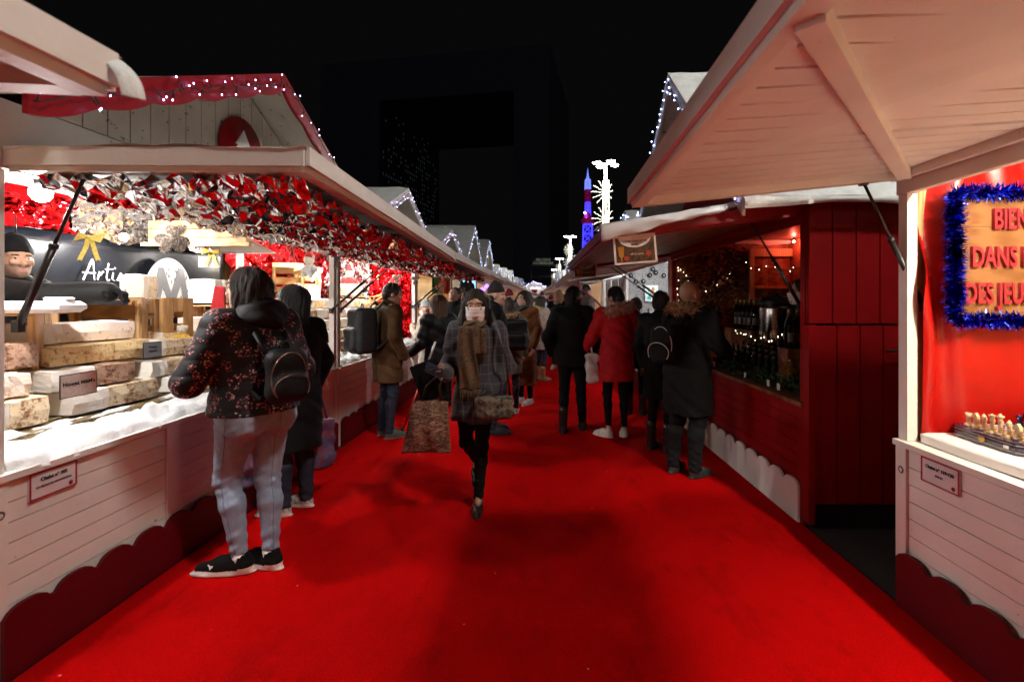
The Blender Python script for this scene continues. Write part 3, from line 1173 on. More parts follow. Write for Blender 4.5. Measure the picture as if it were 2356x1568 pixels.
Mp = [(-.29, -.36), (-.19, -.36), (-.10, .02), (.03, -.30), (.10, -.12), (.17, .06), (.24, -.38), (.34, -.38), (.21, .24), (.13, .24), (.02, -.06), (-.09, .24), (-.16, .24)]
mb.prism(Mp, ego, (0, .86, 0), (0, 0, .80), (.003, 0, 0))
mb.build("letter_mark", M_PRINT_G, ban)
mb = MB()
for i in range(46):
    a, r_ = rnd.uniform(0, 2 * PI), math.sqrt(rnd.uniform(.05, .85))
    x, z = egp(a)
    x, z = x * r_, z * r_
    t = rnd.uniform(.6, 2.2)
    L, W = .016, .007
    pts = [(x + math.cos(t) * L * math.cos(b) - math.sin(t) * W * math.sin(b), z + math.sin(t) * L * math.cos(b) + math.cos(t) * W * math.sin(b)) for b in [2 * PI * k / 8 for k in range(8)]]
    mb.prism(pts, eg + Vector((.005, 0, 0)), (0, 1, 0), (0, 0, 1), (.0015, 0, 0))
mb.build("seed_print", M_PRINT_G, ban)

# ------------------------------------------------------------------ chalet number cards
def card(s, d0, d1, z0, z1, label, lines, parent_name="chalet_card"):
    e = thing(parent_name, label, "sign", P(s, -.012, (d0 + d1) / 2, z0), 0, "number cards on the chalet fronts")
    mb = MB()
    rbox(mb, s, -.010, -.002, d0, d1, z0, z1)
    mb.build("card_face", M_PINKCARD, e)
    mb = MB()
    t = .006
    for q in ((d0, d1, z0, z0 + t), (d0, d1, z1 - t, z1), (d0, d0 + t, z0 + t, z1 - t), (d1 - t, d1, z0 + t, z1 - t)):
        rbox(mb, s, -.013, -.0105, *q)
    mb.build("card_border", M_REDEDGE, e)
    ux = (0, 1, 0) if s < 0 else (0, -1, 0)
    dm = (d0 + d1) / 2
    for body, sz, zz, bold in lines:
        text_mesh(body, sz, P(s, -.0125, dm, zz), ux, (0, 0, 1), M_INK, e, bold=bold)
    mb = MB()
    de = d1 - .03 if s < 0 else d0 + .03
    M_ = Matrix.Rotation(PI / 2, 3, 'Y')
    mb.lathe([(.009, 0), (.009, .002)], P(s, -.0125, de, z0 + .022), 16, 0, M_)
    mb.build("emblem", M_REDEDGE, e)
    return e


card(-1, 2.045, 2.25, .675, .79, "red-edged card reading Chalet n° 305 on white boards", [("Chalet n° 305", .021, .755, .0006), ("LA MEULE DE MONTELIMAR", .0125, .725, .0)])
card(1, 2.10, 2.305, .675, .79, "red-edged card reading Chalet n° 119-120 on white boards", [("Chalet n° 119-120", .021, .752, .0006), ("JANUEL", .0125, .722, .0)])

# ------------------------------------------------------------------ cotton snow along the nougat counters
def snow_roll(s, d0, d1, label, seed, o0=-.015, o1=.25, rise=.085):
    mb = MB()

    def fn(u, v):
        d = d0 + (d1 - d0) * u
        a = nz3(d * 5, v * 4, seed) * .6 + nz3(d * 13, v * 9, seed + 2) * .3 + nz3(d * 30, v * 20, seed) * .12
        edge = 0.05 * nz3(d * 6, seed, 1) + .03 * nz3(d * 15, seed, 2)
        o = o0 + edge * (1 - v) + (o1 - o0) * v
        z = 0.832 + rise * v ** .8 + (0.034 + .085 * a) * math.sin(PI * min(1, v * 1.05)) ** .6 - (.02 + .02 * a if v < .02 else 0)
        return P(s, o, d, z)
    mb.sheet(fn, int((d1 - d0) / .022), 18)
    return single("cotton_snow", mb, M_WADDING, label, "cotton snow", P(s, .1, d0, .83), "cotton snow on the nougat counters")


snow_roll(-1, 1.98, 4.95, "fluffy white cotton snow along the edge of the nearest nougat counter", 4)
snow_roll(-1, 5.12, 7.9, "white cotton snow along the second nougat counter", 9)

M_TRAY = pattern("leaf_gold_cloth", [(0.01, 0.01, .02), (.25, .16, .05), (.02, .02, .03), (.5, .35, .12)], 60, .35)
for d0, d1, lb in ((2.0, 4.9, "dark gilded display board under the front row of nougat"), (5.15, 7.85, "dark gilded display board in the second nougat stall")):
    mb = MB()
    rbox(mb, -1, .13, .70, d0, d1, .84, .925)
    rbox(mb, -1, .27, .70, d0, d1, .925, .935)
    single("display_board", mb, M_TRAY, lb, "display board", P(-1, .4, (d0 + d1) / 2, .84))

# ------------------------------------------------------------------ blocks of nougat
N_WHITE = nougat("nougat_paper", (.80, .76, .70), (.62, .50, .38), .33, .3, 12)
N_KINDS = [nougat("nougat_hazel", (.80, .66, .45), (.34, .16, .07), .46), nougat("nougat_choc", (.42, .26, .18), (.16, .07, .04), .47, .9),
           nougat("nougat_almond", (.80, .70, .54), (.46, .26, .12), .42), nougat("nougat_caramel", (.78, .58, .30), (.40, .19, .06), .45),
           nougat("nougat_pink", (.80, .68, .60), (.52, .26, .15), .42)]
BLK = 0


def nougat_block(d0, d1, z, h, o, wd, kind, split, label, rz=0.0, flip=False, cut=True):
    """a slab: rice-paper rind on one side, the cut nutty face on the other"""
    c = P(-1, o + wd / 2, (d0 + d1) / 2, z)
    L = d1 - d0
    rg = random.Random(int(d0 * 1000 + z * 977))
    mb = MB()

    def slab(y0, y1, mi, gx, gz):
        n = 5
        ring = lambda y, k: [Vector((wd / 2 + gx - .012 * (k == 0 or k == n) + rg.uniform(-.004, .004), y, .004 + rg.uniform(0, .003))), Vector((wd / 2 + gx + rg.uniform(-.006, .006), y, h * .5)),
                             Vector((wd / 2 + gx - .006 + rg.uniform(-.006, .004), y, h + gz - .006 + rg.uniform(-.004, .004))), Vector((0, y, h + gz + rg.uniform(-.004, .008))), Vector((-wd / 2, y, h + gz - .006)), Vector((-wd / 2, y, .004))]
        rings = [ring(y0 + (y1 - y0) * k / n, k) for k in range(n + 1)]
        vs = [p for r_ in rings for p in r_]
        fs = [(k * 6 + (j + 1) % 6, k * 6 + j, (k + 1) * 6 + j, (k + 1) * 6 + (j + 1) % 6) for k in range(n) for j in range(6)]
        fs += [tuple(range(6)), tuple(n * 6 + j for j in reversed(range(6)))]
        mb.add(vs, fs, mi)
    ys = -L / 2 + L * split
    if split > .02:
        slab(-L / 2, ys, 0, 0, 0)
    if split < .98:
        slab(ys + .001, L / 2, 1, -.004, -.003)
    return single("nougat_block", mb, [N_WHITE, N_KINDS[kind]], label, "nougat", c, "blocks of nougat on the counters", rz, local=True)


blocks = [
    # d0 d1 z h o width kind split label
    (2.02, 2.43, .937, .135, .24, .34, 0, .52, "pink-white nougat slab with dark cut face, bottom of the nearest stack"),
    (2.04, 2.40, 1.075, .115, .29, .32, 4, .42, "pale nougat slab behind the nougat name card"),
    (2.06, 2.52, 1.193, .13, .36, .32, 1, .55, "film-wrapped nougat with chocolate face on top of the nearest stack"),
    (2.47, 3.06, .937, .12, .22, .34, 0, .38, "ivory nougat slab with brown speckled face, bottom of the four-slab pile"),
    (2.44, 2.98, 1.06, .115, .26, .34, 1, .48, "white nougat slab with dark chocolate face in glossy film"),
    (2.50, 3.12, 1.178, .11, .33, .32, 3, .02, "golden caramel nougat slab third in the four-slab pile"),
    (2.52, 3.16, 1.29, .115, .42, .30, 4, .25, "pale pink nougat slab wrapped in film on top of the four-slab pile"),
    (3.10, 3.62, .937, .10, .22, .34, 2, .28, "speckled almond nougat slab beside the floral jacket, lowest"),
    (3.02, 3.60, 1.04, .105, .28, .34, 0, .22, "dark brown nougat slab beside the floral jacket, second up"),
    (3.14, 3.66, 1.148, .115, .36, .32, 0, .30, "brown topped nougat slab beside the floral jacket, on top"),
    (3.68, 4.25, .937, .12, .22, .34, 3, .3, "nougat slab half hidden by the floral jacket, lowest"),
    (3.68, 4.2, 1.06, .11, .3, .34, 1, .4, "nougat slab half hidden by the floral jacket, upper"),
    (4.3, 4.85, .937, .12, .22, .34, 2, .3, "nougat slab at the far end of the nearest counter, lowest"),
    (4.3, 4.85, 1.06, .11, .3, .34, 0, .4, "nougat slab at the far end of the nearest counter, upper"),
]
for d0, d1, z, h, o, wd, k, sp, lb in blocks:
    d1 = d0 + (d1 - d0) * rnd.uniform(.80, .97)
    o += rnd.uniform(-.02, .02)
    nougat_block(d0, d1, z, h, o, wd, k, sp, lb, rz=rnd.uniform(-.14, .14))
row = ["lowest", "second", "third", "fourth", "top"]
for L_ in range(5):
    d = 5.22 + .02 * L_
    i = 0
    while d < 7.7:
        ln = rnd.uniform(.26, .44)
        nougat_block(d, min(d + ln, 7.8), .937 + .122 * L_, .118, .22 + .10 * L_, .30, rnd.choice([0, 2, 2, 3, 1, 4]), rnd.choice([.02, .3, .5]),
                     "film-wrapped nougat slab in the %s tier of the second stall, %s" % (row[L_], ["nearest the post", "second from the post", "third from the post", "fourth from the post", "fifth from the post", "sixth from the post", "seventh from the post", "eighth from the post", "ninth from the post"][i]))
        i += 1
        d += ln + .02
# slabs standing on crates behind
nougat_block(3.70, 3.85, 1.545, .18, .90, .18, 2, .42, "thick nougat slab with chocolate crust standing on the wooden crate")
nougat_block(3.45, 3.80, 1.20, .10, .56, .30, 3, .1, "chocolate-dusted nougat inside the open crate")
nougat_block(3.99, 4.22, 1.20, .19, .60, .26, 2, .85, "nougat wedge in clear film right of the crate")
nougat_block(4.35, 4.66, 1.50, .22, .80, .24, 0, .5, "white nougat slab with dark chocolate chips by the customer's face")
nougat_block(2.62, 2.80, 1.195, .07, .56, .2, 2, .9, "white round of nougat beside the crate foot")


def label_card(c, ux, w_, h_, label, lines, face=M_PAPER, ink=M_INK, edge=M_INK, grp="name cards among the goods", nrm=None):
    ux = Vector(ux).normalized()
    uy = Vector((0, 0, 1))
    n = ux.cross(uy)
    e = thing("name_card", label, "card", Vector(c) - uy * h_ / 2, 0, grp)
    mb = MB()
    mb.prism([(-w_ / 2, -h_ / 2), (w_ / 2, -h_ / 2), (w_ / 2, h_ / 2), (-w_ / 2, h_ / 2)], Vector(c) - n * .004, ux, uy, n * .003, 0)
    mb.build("card_edge", edge, e)
    mb = MB()
    a, b = w_ / 2 - .004, h_ / 2 - .004
    mb.prism([(-a, -b), (a, -b), (a, b), (-a, b)], Vector(c) - n * .0005, ux, uy, n * .001, 0)
    mb.build("card_face", face, e)
    for body, sz, dy, bold in lines:
        text_mesh(body, sz, Vector(c) + uy * dy + n * .0015, ux, uy, ink, e, bold=bold)
    return e


M_NUTPRINT = pattern("nut_print_card", [(.72, .70, .68), (.7, .6, .55), (.75, .72, .7), (.55, .4, .36)], 60, .4)
label_card((-2.16, 2.27, 1.135), (.12, 1, .02), .165, .108, "white card reading Nougat M&M's with a printed nut pattern", [("Nougat M&M's", .0235, .008, .0005)], face=M_NUTPRINT)
label_card(P(-1, .30, 3.06, 1.215), (.15, 1, 0), .125, .10, "grey name card leaning on the golden nougat slab", [("Nougat", .018, .02, 0), ("chocolat", .016, -.005, 0)], face=M_PRINT_G)
label_card((-2.90, 4.25, 1.865), (1, .25, 0), .175, .10, "black framed allergen notice hanging under a gold bow", [("Nos Allergènes", .021, .03, .0004), ("lait  oeufs  amande", .012, .005, 0), ("soja  noisette  blé", .012, -.012, 0), ("arachide  sésame", .012, -.03, 0)])
label_card((-3.05, 6.55, 1.62), (1, .1, 0), .16, .22, "small white notice hanging among the crates", [("menu", .02, .05, 0)])

# ------------------------------------------------------------------ crates
def crate(c, L, Wd, H, label, rz=0.0, tilt=0.0, hole=True):
    """slatted wooden crate lying on its side, round hand-hole in the end boards"""
    e = thing("wooden_crate", label, "crate", c, rz, "wooden crates in the nougat stall")
    e.rotation_euler = (tilt, 0, rz)
    t = .012

    for sx in (-1, 1):
        mb = MB()
        for k in range(3):
            w_ = Wd / 3
            y = -Wd / 2 + w_ * (k + .5)
            if hole and k == 1:
                mb.box((sx * (L / 2 - t / 2), y, H * .15), (t, w_ - .008, H * .3))
                mb.box((sx * (L / 2 - t / 2), y, H * .85), (t, w_ - .008, H * .3))
            else:
                mb.box((sx * (L / 2 - t / 2), y, H / 2), (t, w_ - .008, H))
        mb.build("end_board", M_WOODH, e, world=False)
    mb = MB()
    for z in (t / 2, H - t / 2):
        for k in range(3):
            mb.box((0, -Wd / 2 + Wd / 3 * (k + .5), z), (L - 2 * t, Wd / 3 - .012, t))
    for k in range(2):
        mb.box((0, Wd / 2 - t / 2, H * (.28 + .44 * k)), (L - 2 * t, t, H * .3))
    mb.build("slat", M_WOOD, e, world=False)
    for sx in (-1, 1):
        for sy in (-1, 1):
            mb = MB()
            mb.box((sx * (L / 2 - t - .012), sy * (Wd / 2 - .013), H / 2), (.022, .022, H - 2 * t - .004))
            mb.build("corner_batten", M_WOODH, e, world=False)
    return e


crate((-2.98, 3.34, 1.20), .50, .30, .34, "open slatted crate with nougat inside, under the thick slab", .32)
crate((-2.86, 3.66, 1.20), .30, .26, .345, "slatted crate right of the open crate", -.15)
crate((-2.78, 2.52, 1.12), .32, .28, .34, "pale crate at the left edge beside the seller", .5)
crate((-3.03, 4.50, 1.14), .34, .30, .345, "upright slatted crate behind the floral jacket", .2)
crate((-3.30, 6.35, 1.66), .36, .24, .34, "tilted crate with silver bows hung on the red foil", .5, .28)
crate((-3.28, 6.82, 1.66), .34, .24, .32, "dark tilted crate right of the silver bow", .6, -.25)
crate(P(-1, 1.0, 7.62, 1.05), .34, .26, .30, "small crate under the sledge in the second stall", .1)
mb = MB()
rbox(mb, -1, .48, 1.1, 2.3, 4.95, 0.86, 1.195)
single("back_shelf", mb, M_WOOD, "wooden back shelf carrying the crates in the nearest stall", "shelf", P(-1, .8, 3.6, .86))
mb = MB()
for q in range(3):
    mb.box((-3.02, 4.28, 2.045 + .075 * q), (.86, .03, .068))
mb.box((-3.02, 4.26, 2.02), (.95, .05, .03))
single("pine_beam", mb, M_WOOD, "pale pine board under the stall ceiling beside the silver foil", "beam", (-3.02, 4.28, 2.0))
mb = MB()
mb.box((-3.17, 5.12, 1.2), (.055, .05, 1.75))
mb.sheet(lambda u, v: (-3.40 + .62 * u, 5.10 - .5 * v, 2.02 + .09 * (1 - u) ** 2 * v + .10 * v), 10, 6, 0, True, (0, 0, .006))
single("inner_post", mb, M_WHITE2, "white post with curved white cloth between the two nougat stalls", "post", (-3.17, 5.12, .33))

# ------------------------------------------------------------------ ribbons and ornaments
M_GOLD = plain("gold_glitter_ribbon", (.62, .47, .10), rough=.35, metal=.55, var=.5, scale=120, bump=.6, bscale=220)
M_SILV = plain("silver_ribbon", (.66, .68, .72), rough=.35, metal=.6, var=.3, scale=120, bump=.5, bscale=220)


def bow(c, size, m, label, rz=0.0):
    mb = MB()
    for sx in (-1, 1):
        def loop(u, v, sx=sx):
            a = PI * 2 * u
            r_ = .5 + .5 * math.cos(a)
            return (sx * (.05 + .48 * (1 - r_)) , -.16 + .32 * v * (0.5 + .7 * (1 - r_)) * 1 - .02 * u + (.08 if u > .5 else -.08) * math.sin(a) * sx * 0 + .06 * math.sin(a), (-.18 + .36 * v) * (.35 + (1 - r_)))
        mb.sheet(loop, 16, 3)
        mb.sheet(lambda u, v, sx=sx: (sx * (.06 + .30 * u * (.6 + .4 * u)) + (-.10 + .20 * v), .03 * math.sin(u * 5) + .02, -.05 - .95 * u - .08 * abs(v - .5) * (u > .95)), 10, 2)
    mb.ball((0, -.03, 0), .1, 8, 6)
    mb.v = [(a * size, b * size, z * size) for a, b, z in mb.v]
    return single("ribbon_bow", mb, m, label, "bow", c, "bows hung in the nougat stall", rz, local=True)


bow((-2.98, 3.2, 1.945), .15, M_GOLD, "big gold glitter bow in front of the black banner", .2)
bow((-2.88, 4.24, 1.955), .13, M_GOLD, "gold bow above the framed allergen notice", .2)
bow((-3.06, 6.2, 1.93), .15, M_GOLD, "gold bow against the red foil behind the customer's hair", .1)
bow((-3.0, 6.5, 1.93), .15, M_SILV, "silver bow on the lighter hanging crate", .2)
bow((-2.98, 6.95, 1.88), .14, M_SILV, "silver bow right of the hanging crates", .2)

M_CONE = pattern("frosted_cone", [(.55, .50, .46), (.20, .11, .06), (.7, .67, .64), (.14, .07, .04)], 70, .8)


def cone_mesh(mb, c, axis, L, r0):
    x, y, z = frame_from(axis)
    M_ = Matrix((x, y, z)).transposed()
    for k in range(9):
        t = k / 8
        r_ = r0 * (math.sin(PI * (.12 + .82 * (1 - t) ** .8))) + .004
        for j in range(8):
            a = 2 * PI * (j + .5 * (k % 2)) / 8
            b = M_ @ Vector((r_ * math.cos(a), r_ * math.sin(a), L * t + L * .05))
            i_ = M_ @ Vector((r_ * .3 * math.cos(a), r_ * .3 * math.sin(a), L * t))
            s_ = M_ @ Vector((-math.sin(a), math.cos(a), 0)) * r_ * .42
            up = M_ @ Vector((0, 0, L * .10))
            p = Vector(c)
            mb.add([p + i_ - s_, p + i_ + s_, p + b + s_ + up * .4, p + b + up, p + b - s_ + up * .4], [(0, 1, 2, 3, 4), (4, 3, 2, 1, 0)])


mb = MB()
pc = Vector((-2.55, 3.35, 1.965))
for ax in ((-.8, .1, -.1), (-.35, -.2, -.9), (.55, .1, -.75), (.45, .2, .5), (.9, .2, -.35)):
    cone_mesh(mb, pc, ax, .105, .032)
mb.ball((pc.x, pc.y, pc.z + .05), .035, 8, 6)
mb.tube([pc + Vector((0, 0, .05)), pc + Vector((0, 0, .16))], .003, 5)
single("pine_cone_star", mb, M_CONE, "frosted pine-cone star hanging from the flap", "ornament", pc, "pine-cone ornaments")
for c, lb in (((-2.12, 5.02, 1.93), "pine-cone sprig tied to the post between the nougat stalls"), ((-2.02, 7.9, 1.86), "pine-cone sprig on the far post of the nougat stall"), ((-2.2, 7.5, 1.86), "small pine-cone sprig beside the far post")):
    mb = MB()
    for ax in ((-.6, -.4, .4), (.3, -.6, -.8), (-.2, -.5, -1), (.5, -.3, .5)):
        cone_mesh(mb, Vector(c), ax, .08, .028)
    single("pine_cone_sprig", mb, M_CONE, lb, "ornament", c, "pine-cone ornaments")

M_PLUSHR = plain("plush_red", (.45, .02, .02), rough=.95, sheen=.4, bump=.6)
M_PLUSHW = plain("plush_cream", (.62, .55, .45), rough=.95, sheen=.4, bump=.6)


def plush(c, size, label, body, hat=True):
    e = thing("plush_toy", label, "soft toy", c, rnd.uniform(-.4, .4), "soft toys in the nougat stall")
    mb = MB()
    s_ = size
    mb.ball((0, 0, .28 * s_), .24 * s_, 10, 7, 0, (1, .8, 1.1))
    for sx in (-1, 1):
        mb.tube([(sx * .15 * s_, 0, .42 * s_), (sx * .34 * s_, -.08 * s_, .25 * s_)], [.09 * s_, .07 * s_], 7)
        mb.tube([(sx * .12 * s_, -.02, .12 * s_), (sx * .18 * s_, -.2 * s_, .05 * s_)], [.10 * s_, .09 * s_], 7)
    mb.build("plush_body", body, e, world=False)
    mb = MB()
    mb.ball((0, -.02 * s_, .68 * s_), .2 * s_, 10, 7)
    for sx in (-1, 1):
        mb.ball((sx * .17 * s_, 0, .80 * s_), .06 * s_, 8, 5)
    mb.ball((0, -.2 * s_, .64 * s_), .06 * s_, 8, 5)
    mb.build("plush_head", M_PLUSHW, e, world=False)
    if hat:
        mb = MB()
        mb.lathe([(.19 * s_, .76 * s_), (.16 * s_, .9 * s_), (.07 * s_, 1.05 * s_), (.01 * s_, 1.12 * s_)], (0, 0, 0), 10)
        mb.build("hat", M_PLUSHR, e, world=False)
    return e


plush((-2.62, 3.55, 1.20), .17, "small tan soft toy in a yellow coat by the crate", plain("plush_yellow", (.55, .34, .05), rough=.9, bump=.5), hat=False)
plush((-2.72, 5.72, 1.80), .30, "grey and red elf doll hanging by the red foil", plain("plush_grey", (.45, .44, .44), rough=.95, bump=.5))
plush(P(-1, .93, 7.6, 1.72), .34, "red and white Father Christmas doll hanging on silver foil", M_PLUSHR)
plush(P(-1, .30, 7.7, 1.62), .24, "small red and white doll on the red foil", M_PLUSHR)
mb = MB()
for px_, py_, dd in ((502, 690, 3.7),):
    c = at(px_, py_, dd)
    mb.prism([(-.05, -.10), (.05, -.11), (.035, .10), (-.03, .11)], c, (1, .2, 0), (0, .1, 1), (0, .02, 0))
single("glitter_tag", mb, plain("red_glitter", (.5, .01, .02), rough=.3, metal=.4, var=.6, scale=150, bump=.6, bscale=200), "red glitter tag hanging by the customer's chin", "ornament", at(502, 690, 3.7))

# sledge and shelf block in the second stall
sl = thing("wooden_sledge", "pale wooden sledge laid on the end wall shelf of the second stall", "sledge", P(-1, .75, 7.66, 1.52))
mb = MB()
for y in (7.55, 7.75):
    pts = [P(-1, 1.2 - .9 * t, y, 1.47 + (.20 * max(0, (t - .62) / .38) ** 1.6)) for t in [k / 14 for k in range(15)]]
    mb.tube(pts, .013, 6)
mb.build("runner", M_WOOD, sl)
mb = MB()
for k in range(4):
    y = 7.55 + .066 * k
    pts = [P(-1, 1.2 - .95 * t, y, 1.585 + (.16 * max(0, (t - .7) / .3) ** 1.6)) for t in [q / 10 for q in range(11)]]
    for a, b in zip(pts, pts[1:]):
        mb.bar(a, b, .04, .012)
mb.build("seat_slats", M_WOOD, sl)
mb = MB()
for o in (1.15, .85, .6):
    for y in (7.56, 7.75):
        mb.box(P(-1, o, y, 1.53), (.03, .02, .10))
mb.build("upright", M_WOOD, sl)
nougat_block(7.5, 7.8, 1.60, .19, .78, .40, 2, .02, "large pale nougat slab lying on the sledge")
mb = MB()
rbox(mb, -1, .3, 1.4, 7.45, 7.9, .86, 1.04)
rbox(mb, -1, .28, 1.42, 7.44, 7.9, 1.42, 1.45)
rbox(mb, -1, 1.35, 1.4, 7.45, 7.9, 1.04, 1.42)
single("end_shelf", mb, M_WOOD, "wooden shelf on the end wall of the second nougat stall", "shelf", P(-1, .8, 7.7, .86))
# ------------------------------------------------------------------ fairy lights
def fairy(path, n, m, label, name="fairy_lights", drop=0.05, r=0.0035, group="strings of fairy lights", seed=1, solid=False):
    """a cable along path with small lit bulbs on short tails"""
    rg = random.Random(seed)
    path = [Vector(p) for p in path]
    e = thing(name, label, "fairy lights", path[0], 0, group)
    seg = [(b - a).length for a, b in zip(path, path[1:])]
    tot = sum(seg)

    def pos(t):
        t *= tot
        for (a, b), L in zip(zip(path, path[1:]), seg):
            if t <= L:
                return a.lerp(b, t / L)
            t -= L
        return path[-1]
    mb = MB()
    cab = [pos(k / 60) + Vector((rg.uniform(-.008, .008), rg.uniform(-.008, .008), rg.uniform(-.012, .012))) for k in range(61)]
    mb.tube(cab, .003, 5)
    tips = []
    for i in range(n):
        p = pos((i + rg.uniform(.1, .9)) / n)
        q = p + Vector((rg.uniform(-.02, .02), rg.uniform(-.03, .03), rg.choice((-1, 1)) * rg.uniform(.2, 1) * drop))
        mb.tube([p, p.lerp(q, .7)], .0035, 5)
        tips.append(q)
    mb.build("cable", M_CABLE, e)
    if solid:
        mb = MB()
        for q in tips:
            mb.ball(q, r, 6, 4)
        o = mb.build("bulbs", m, e)
        o["kind"] = "stuff"
        return e
    mb = MB()
    mb.ball((0, 0, 0), r, 8, 6, 0, (1, 1, 1.5))
    b0 = mb.build("bulb", m, e, world=False)
    b0.location = tips[0] - base_of(e)
    for q in tips[1:]:
        b = b0.copy()
        COL.objects.link(b)
        b.parent = e
        b.location = q - base_of(e)
    return e


def barge_path(s, d0, d1, peak, eave, o, ov=.14, dz=-.05):
    a0, a1, dm = d0 - ov, d1 + ov, (d0 + d1) / 2
    return [P(s, o, a0, eave + dz), P(s, o, dm, peak + dz), P(s, o, a1, eave + dz)]


bp = barge_path(-1, 1.90, 5.02, 3.13, 2.31, -.335)
fairy(bp[:2], 30, M_FAIRY, "violet-white fairy lights along the near slope of the red wavy gable board", drop=.055, seed=3)
fairy(bp[1:], 18, M_FAIRY, "violet-white fairy lights down the far slope of the red wavy gable board", drop=.05, seed=4)
for (d0, d1, pk, ev, m, lb) in ((5.05, 8.0, 3.02, 2.3, M_FAIRY, "violet fairy lights on the second left gable"), (8.05, 10.9, 2.9, 2.3, M_FAIRY, "violet fairy lights on the third left gable"),
                               (10.95, 13.8, 3.42, 2.2, M_FAIRYB, "white fairy lights on the first tall grey gable"), (13.85, 16.8, 3.42, 2.2, M_FAIRYB, "white fairy lights on the second tall grey gable")):
    fairy(barge_path(-1, d0, d1, pk, ev, -.335), 34, m, lb, drop=.05, r=.0055, seed=int(d0), solid=True)
bp = barge_path(1, 3.30, 6.45, 3.80, 2.20, -.515)
fairy(bp[1:], 30, M_FAIRYB, "blue-white fairy lights on the far edge of the pointed snowy roof", drop=.05, r=.0055, seed=5)
fairy([bp[1], bp[0]], 26, M_FAIRYB, "blue-white fairy lights on the near edge of the pointed snowy roof", drop=.05, r=.005, seed=6)
for (d0, d1, pk) in ((6.55, 9.6, 3.0), (9.65, 12.7, 3.2)):
    fairy(barge_path(1, d0, d1, pk, 2.3, -.335), 34, M_FAIRYB, "blue fairy lights on the gable of the right chalet at %s" % ("the grey wall" if d0 < 7 else "the glazed booth"), drop=.09, r=.008, seed=int(d0), solid=True)
for i in range(6):
    d = 16.9 + 3.3 * i
    fairy(barge_path(-1, d, d + 2.9, 2.85 + .1 * (i % 3), 2.3, -.34), 16, M_FAIRYB, "blue-white fairy lights on a far gable of the left row", drop=.08, r=.006, seed=20 + i, solid=True)
    d = 12.8 + 3.3 * i
    fairy(barge_path(1, d, d + 2.9, 3.0 + .15 * (i % 3), 2.3, -.34), 16, M_FAIRYB, "blue-white fairy lights on a far gable of the right row", drop=.08, r=.006, seed=40 + i, solid=True)
# inside the cider stall
def hang(a, b, n, sag):
    a, b = Vector(a), Vector(b)
    return [a.lerp(b, t / n) - Vector((0, 0, sag * 4 * (t / n) * (1 - t / n))) for t in range(n + 1)]


fairy(hang(P(1, .10, 3.45, 2.12), P(1, 1.45, 5.0, 2.02), 10, .22), 16, M_FAIRYW, "warm fairy lights sagging across the cider stall from the near post", drop=.03, r=.0045, seed=7)
fairy(hang(P(1, 1.45, 5.0, 2.02), P(1, .9, 6.3, 2.0), 10, .12), 14, M_FAIRYW, "warm fairy lights over the tree in the cider stall", drop=.03, r=.0045, seed=8)
fairy(hang(P(1, .10, 6.38, 1.95), P(1, .75, 6.34, 1.92), 8, .28), 14, M_FAIRYW, "warm fairy lights looped on the far wall of the cider stall", drop=.03, r=.005, seed=9)
fairy([P(1, .06, 6.35, 2.0), P(1, .06, 6.35, 1.2)], 9, M_FAIRYW, "warm fairy lights down the far post of the cider stall", drop=.02, r=.005, seed=10)
fairy(hang(P(1, .25, 4.0, 1.22), P(1, .30, 5.2, 1.20), 6, .05), 14, M_FAIRYW, "warm fairy lights laid among the bottles on the cider counter", drop=.03, r=.004, seed=11)

# ------------------------------------------------------------------ cider stall: signs, bottles, tree, urn
M_NIGHT = pattern("mulled_photo", [(.02, .015, .012), (.03, .02, .015), (.12, .06, .02), (.05, .02, .015), (.02, .02, .02)], 14, .4, kind="noise")
M_AMBER = plain("amber_drink", (.55, .22, .03), rough=.3, var=.3, bump=0)
M_CREAMP = plain("poster_cream", (.84, .72, .68), rough=.45, var=.05, bump=0)


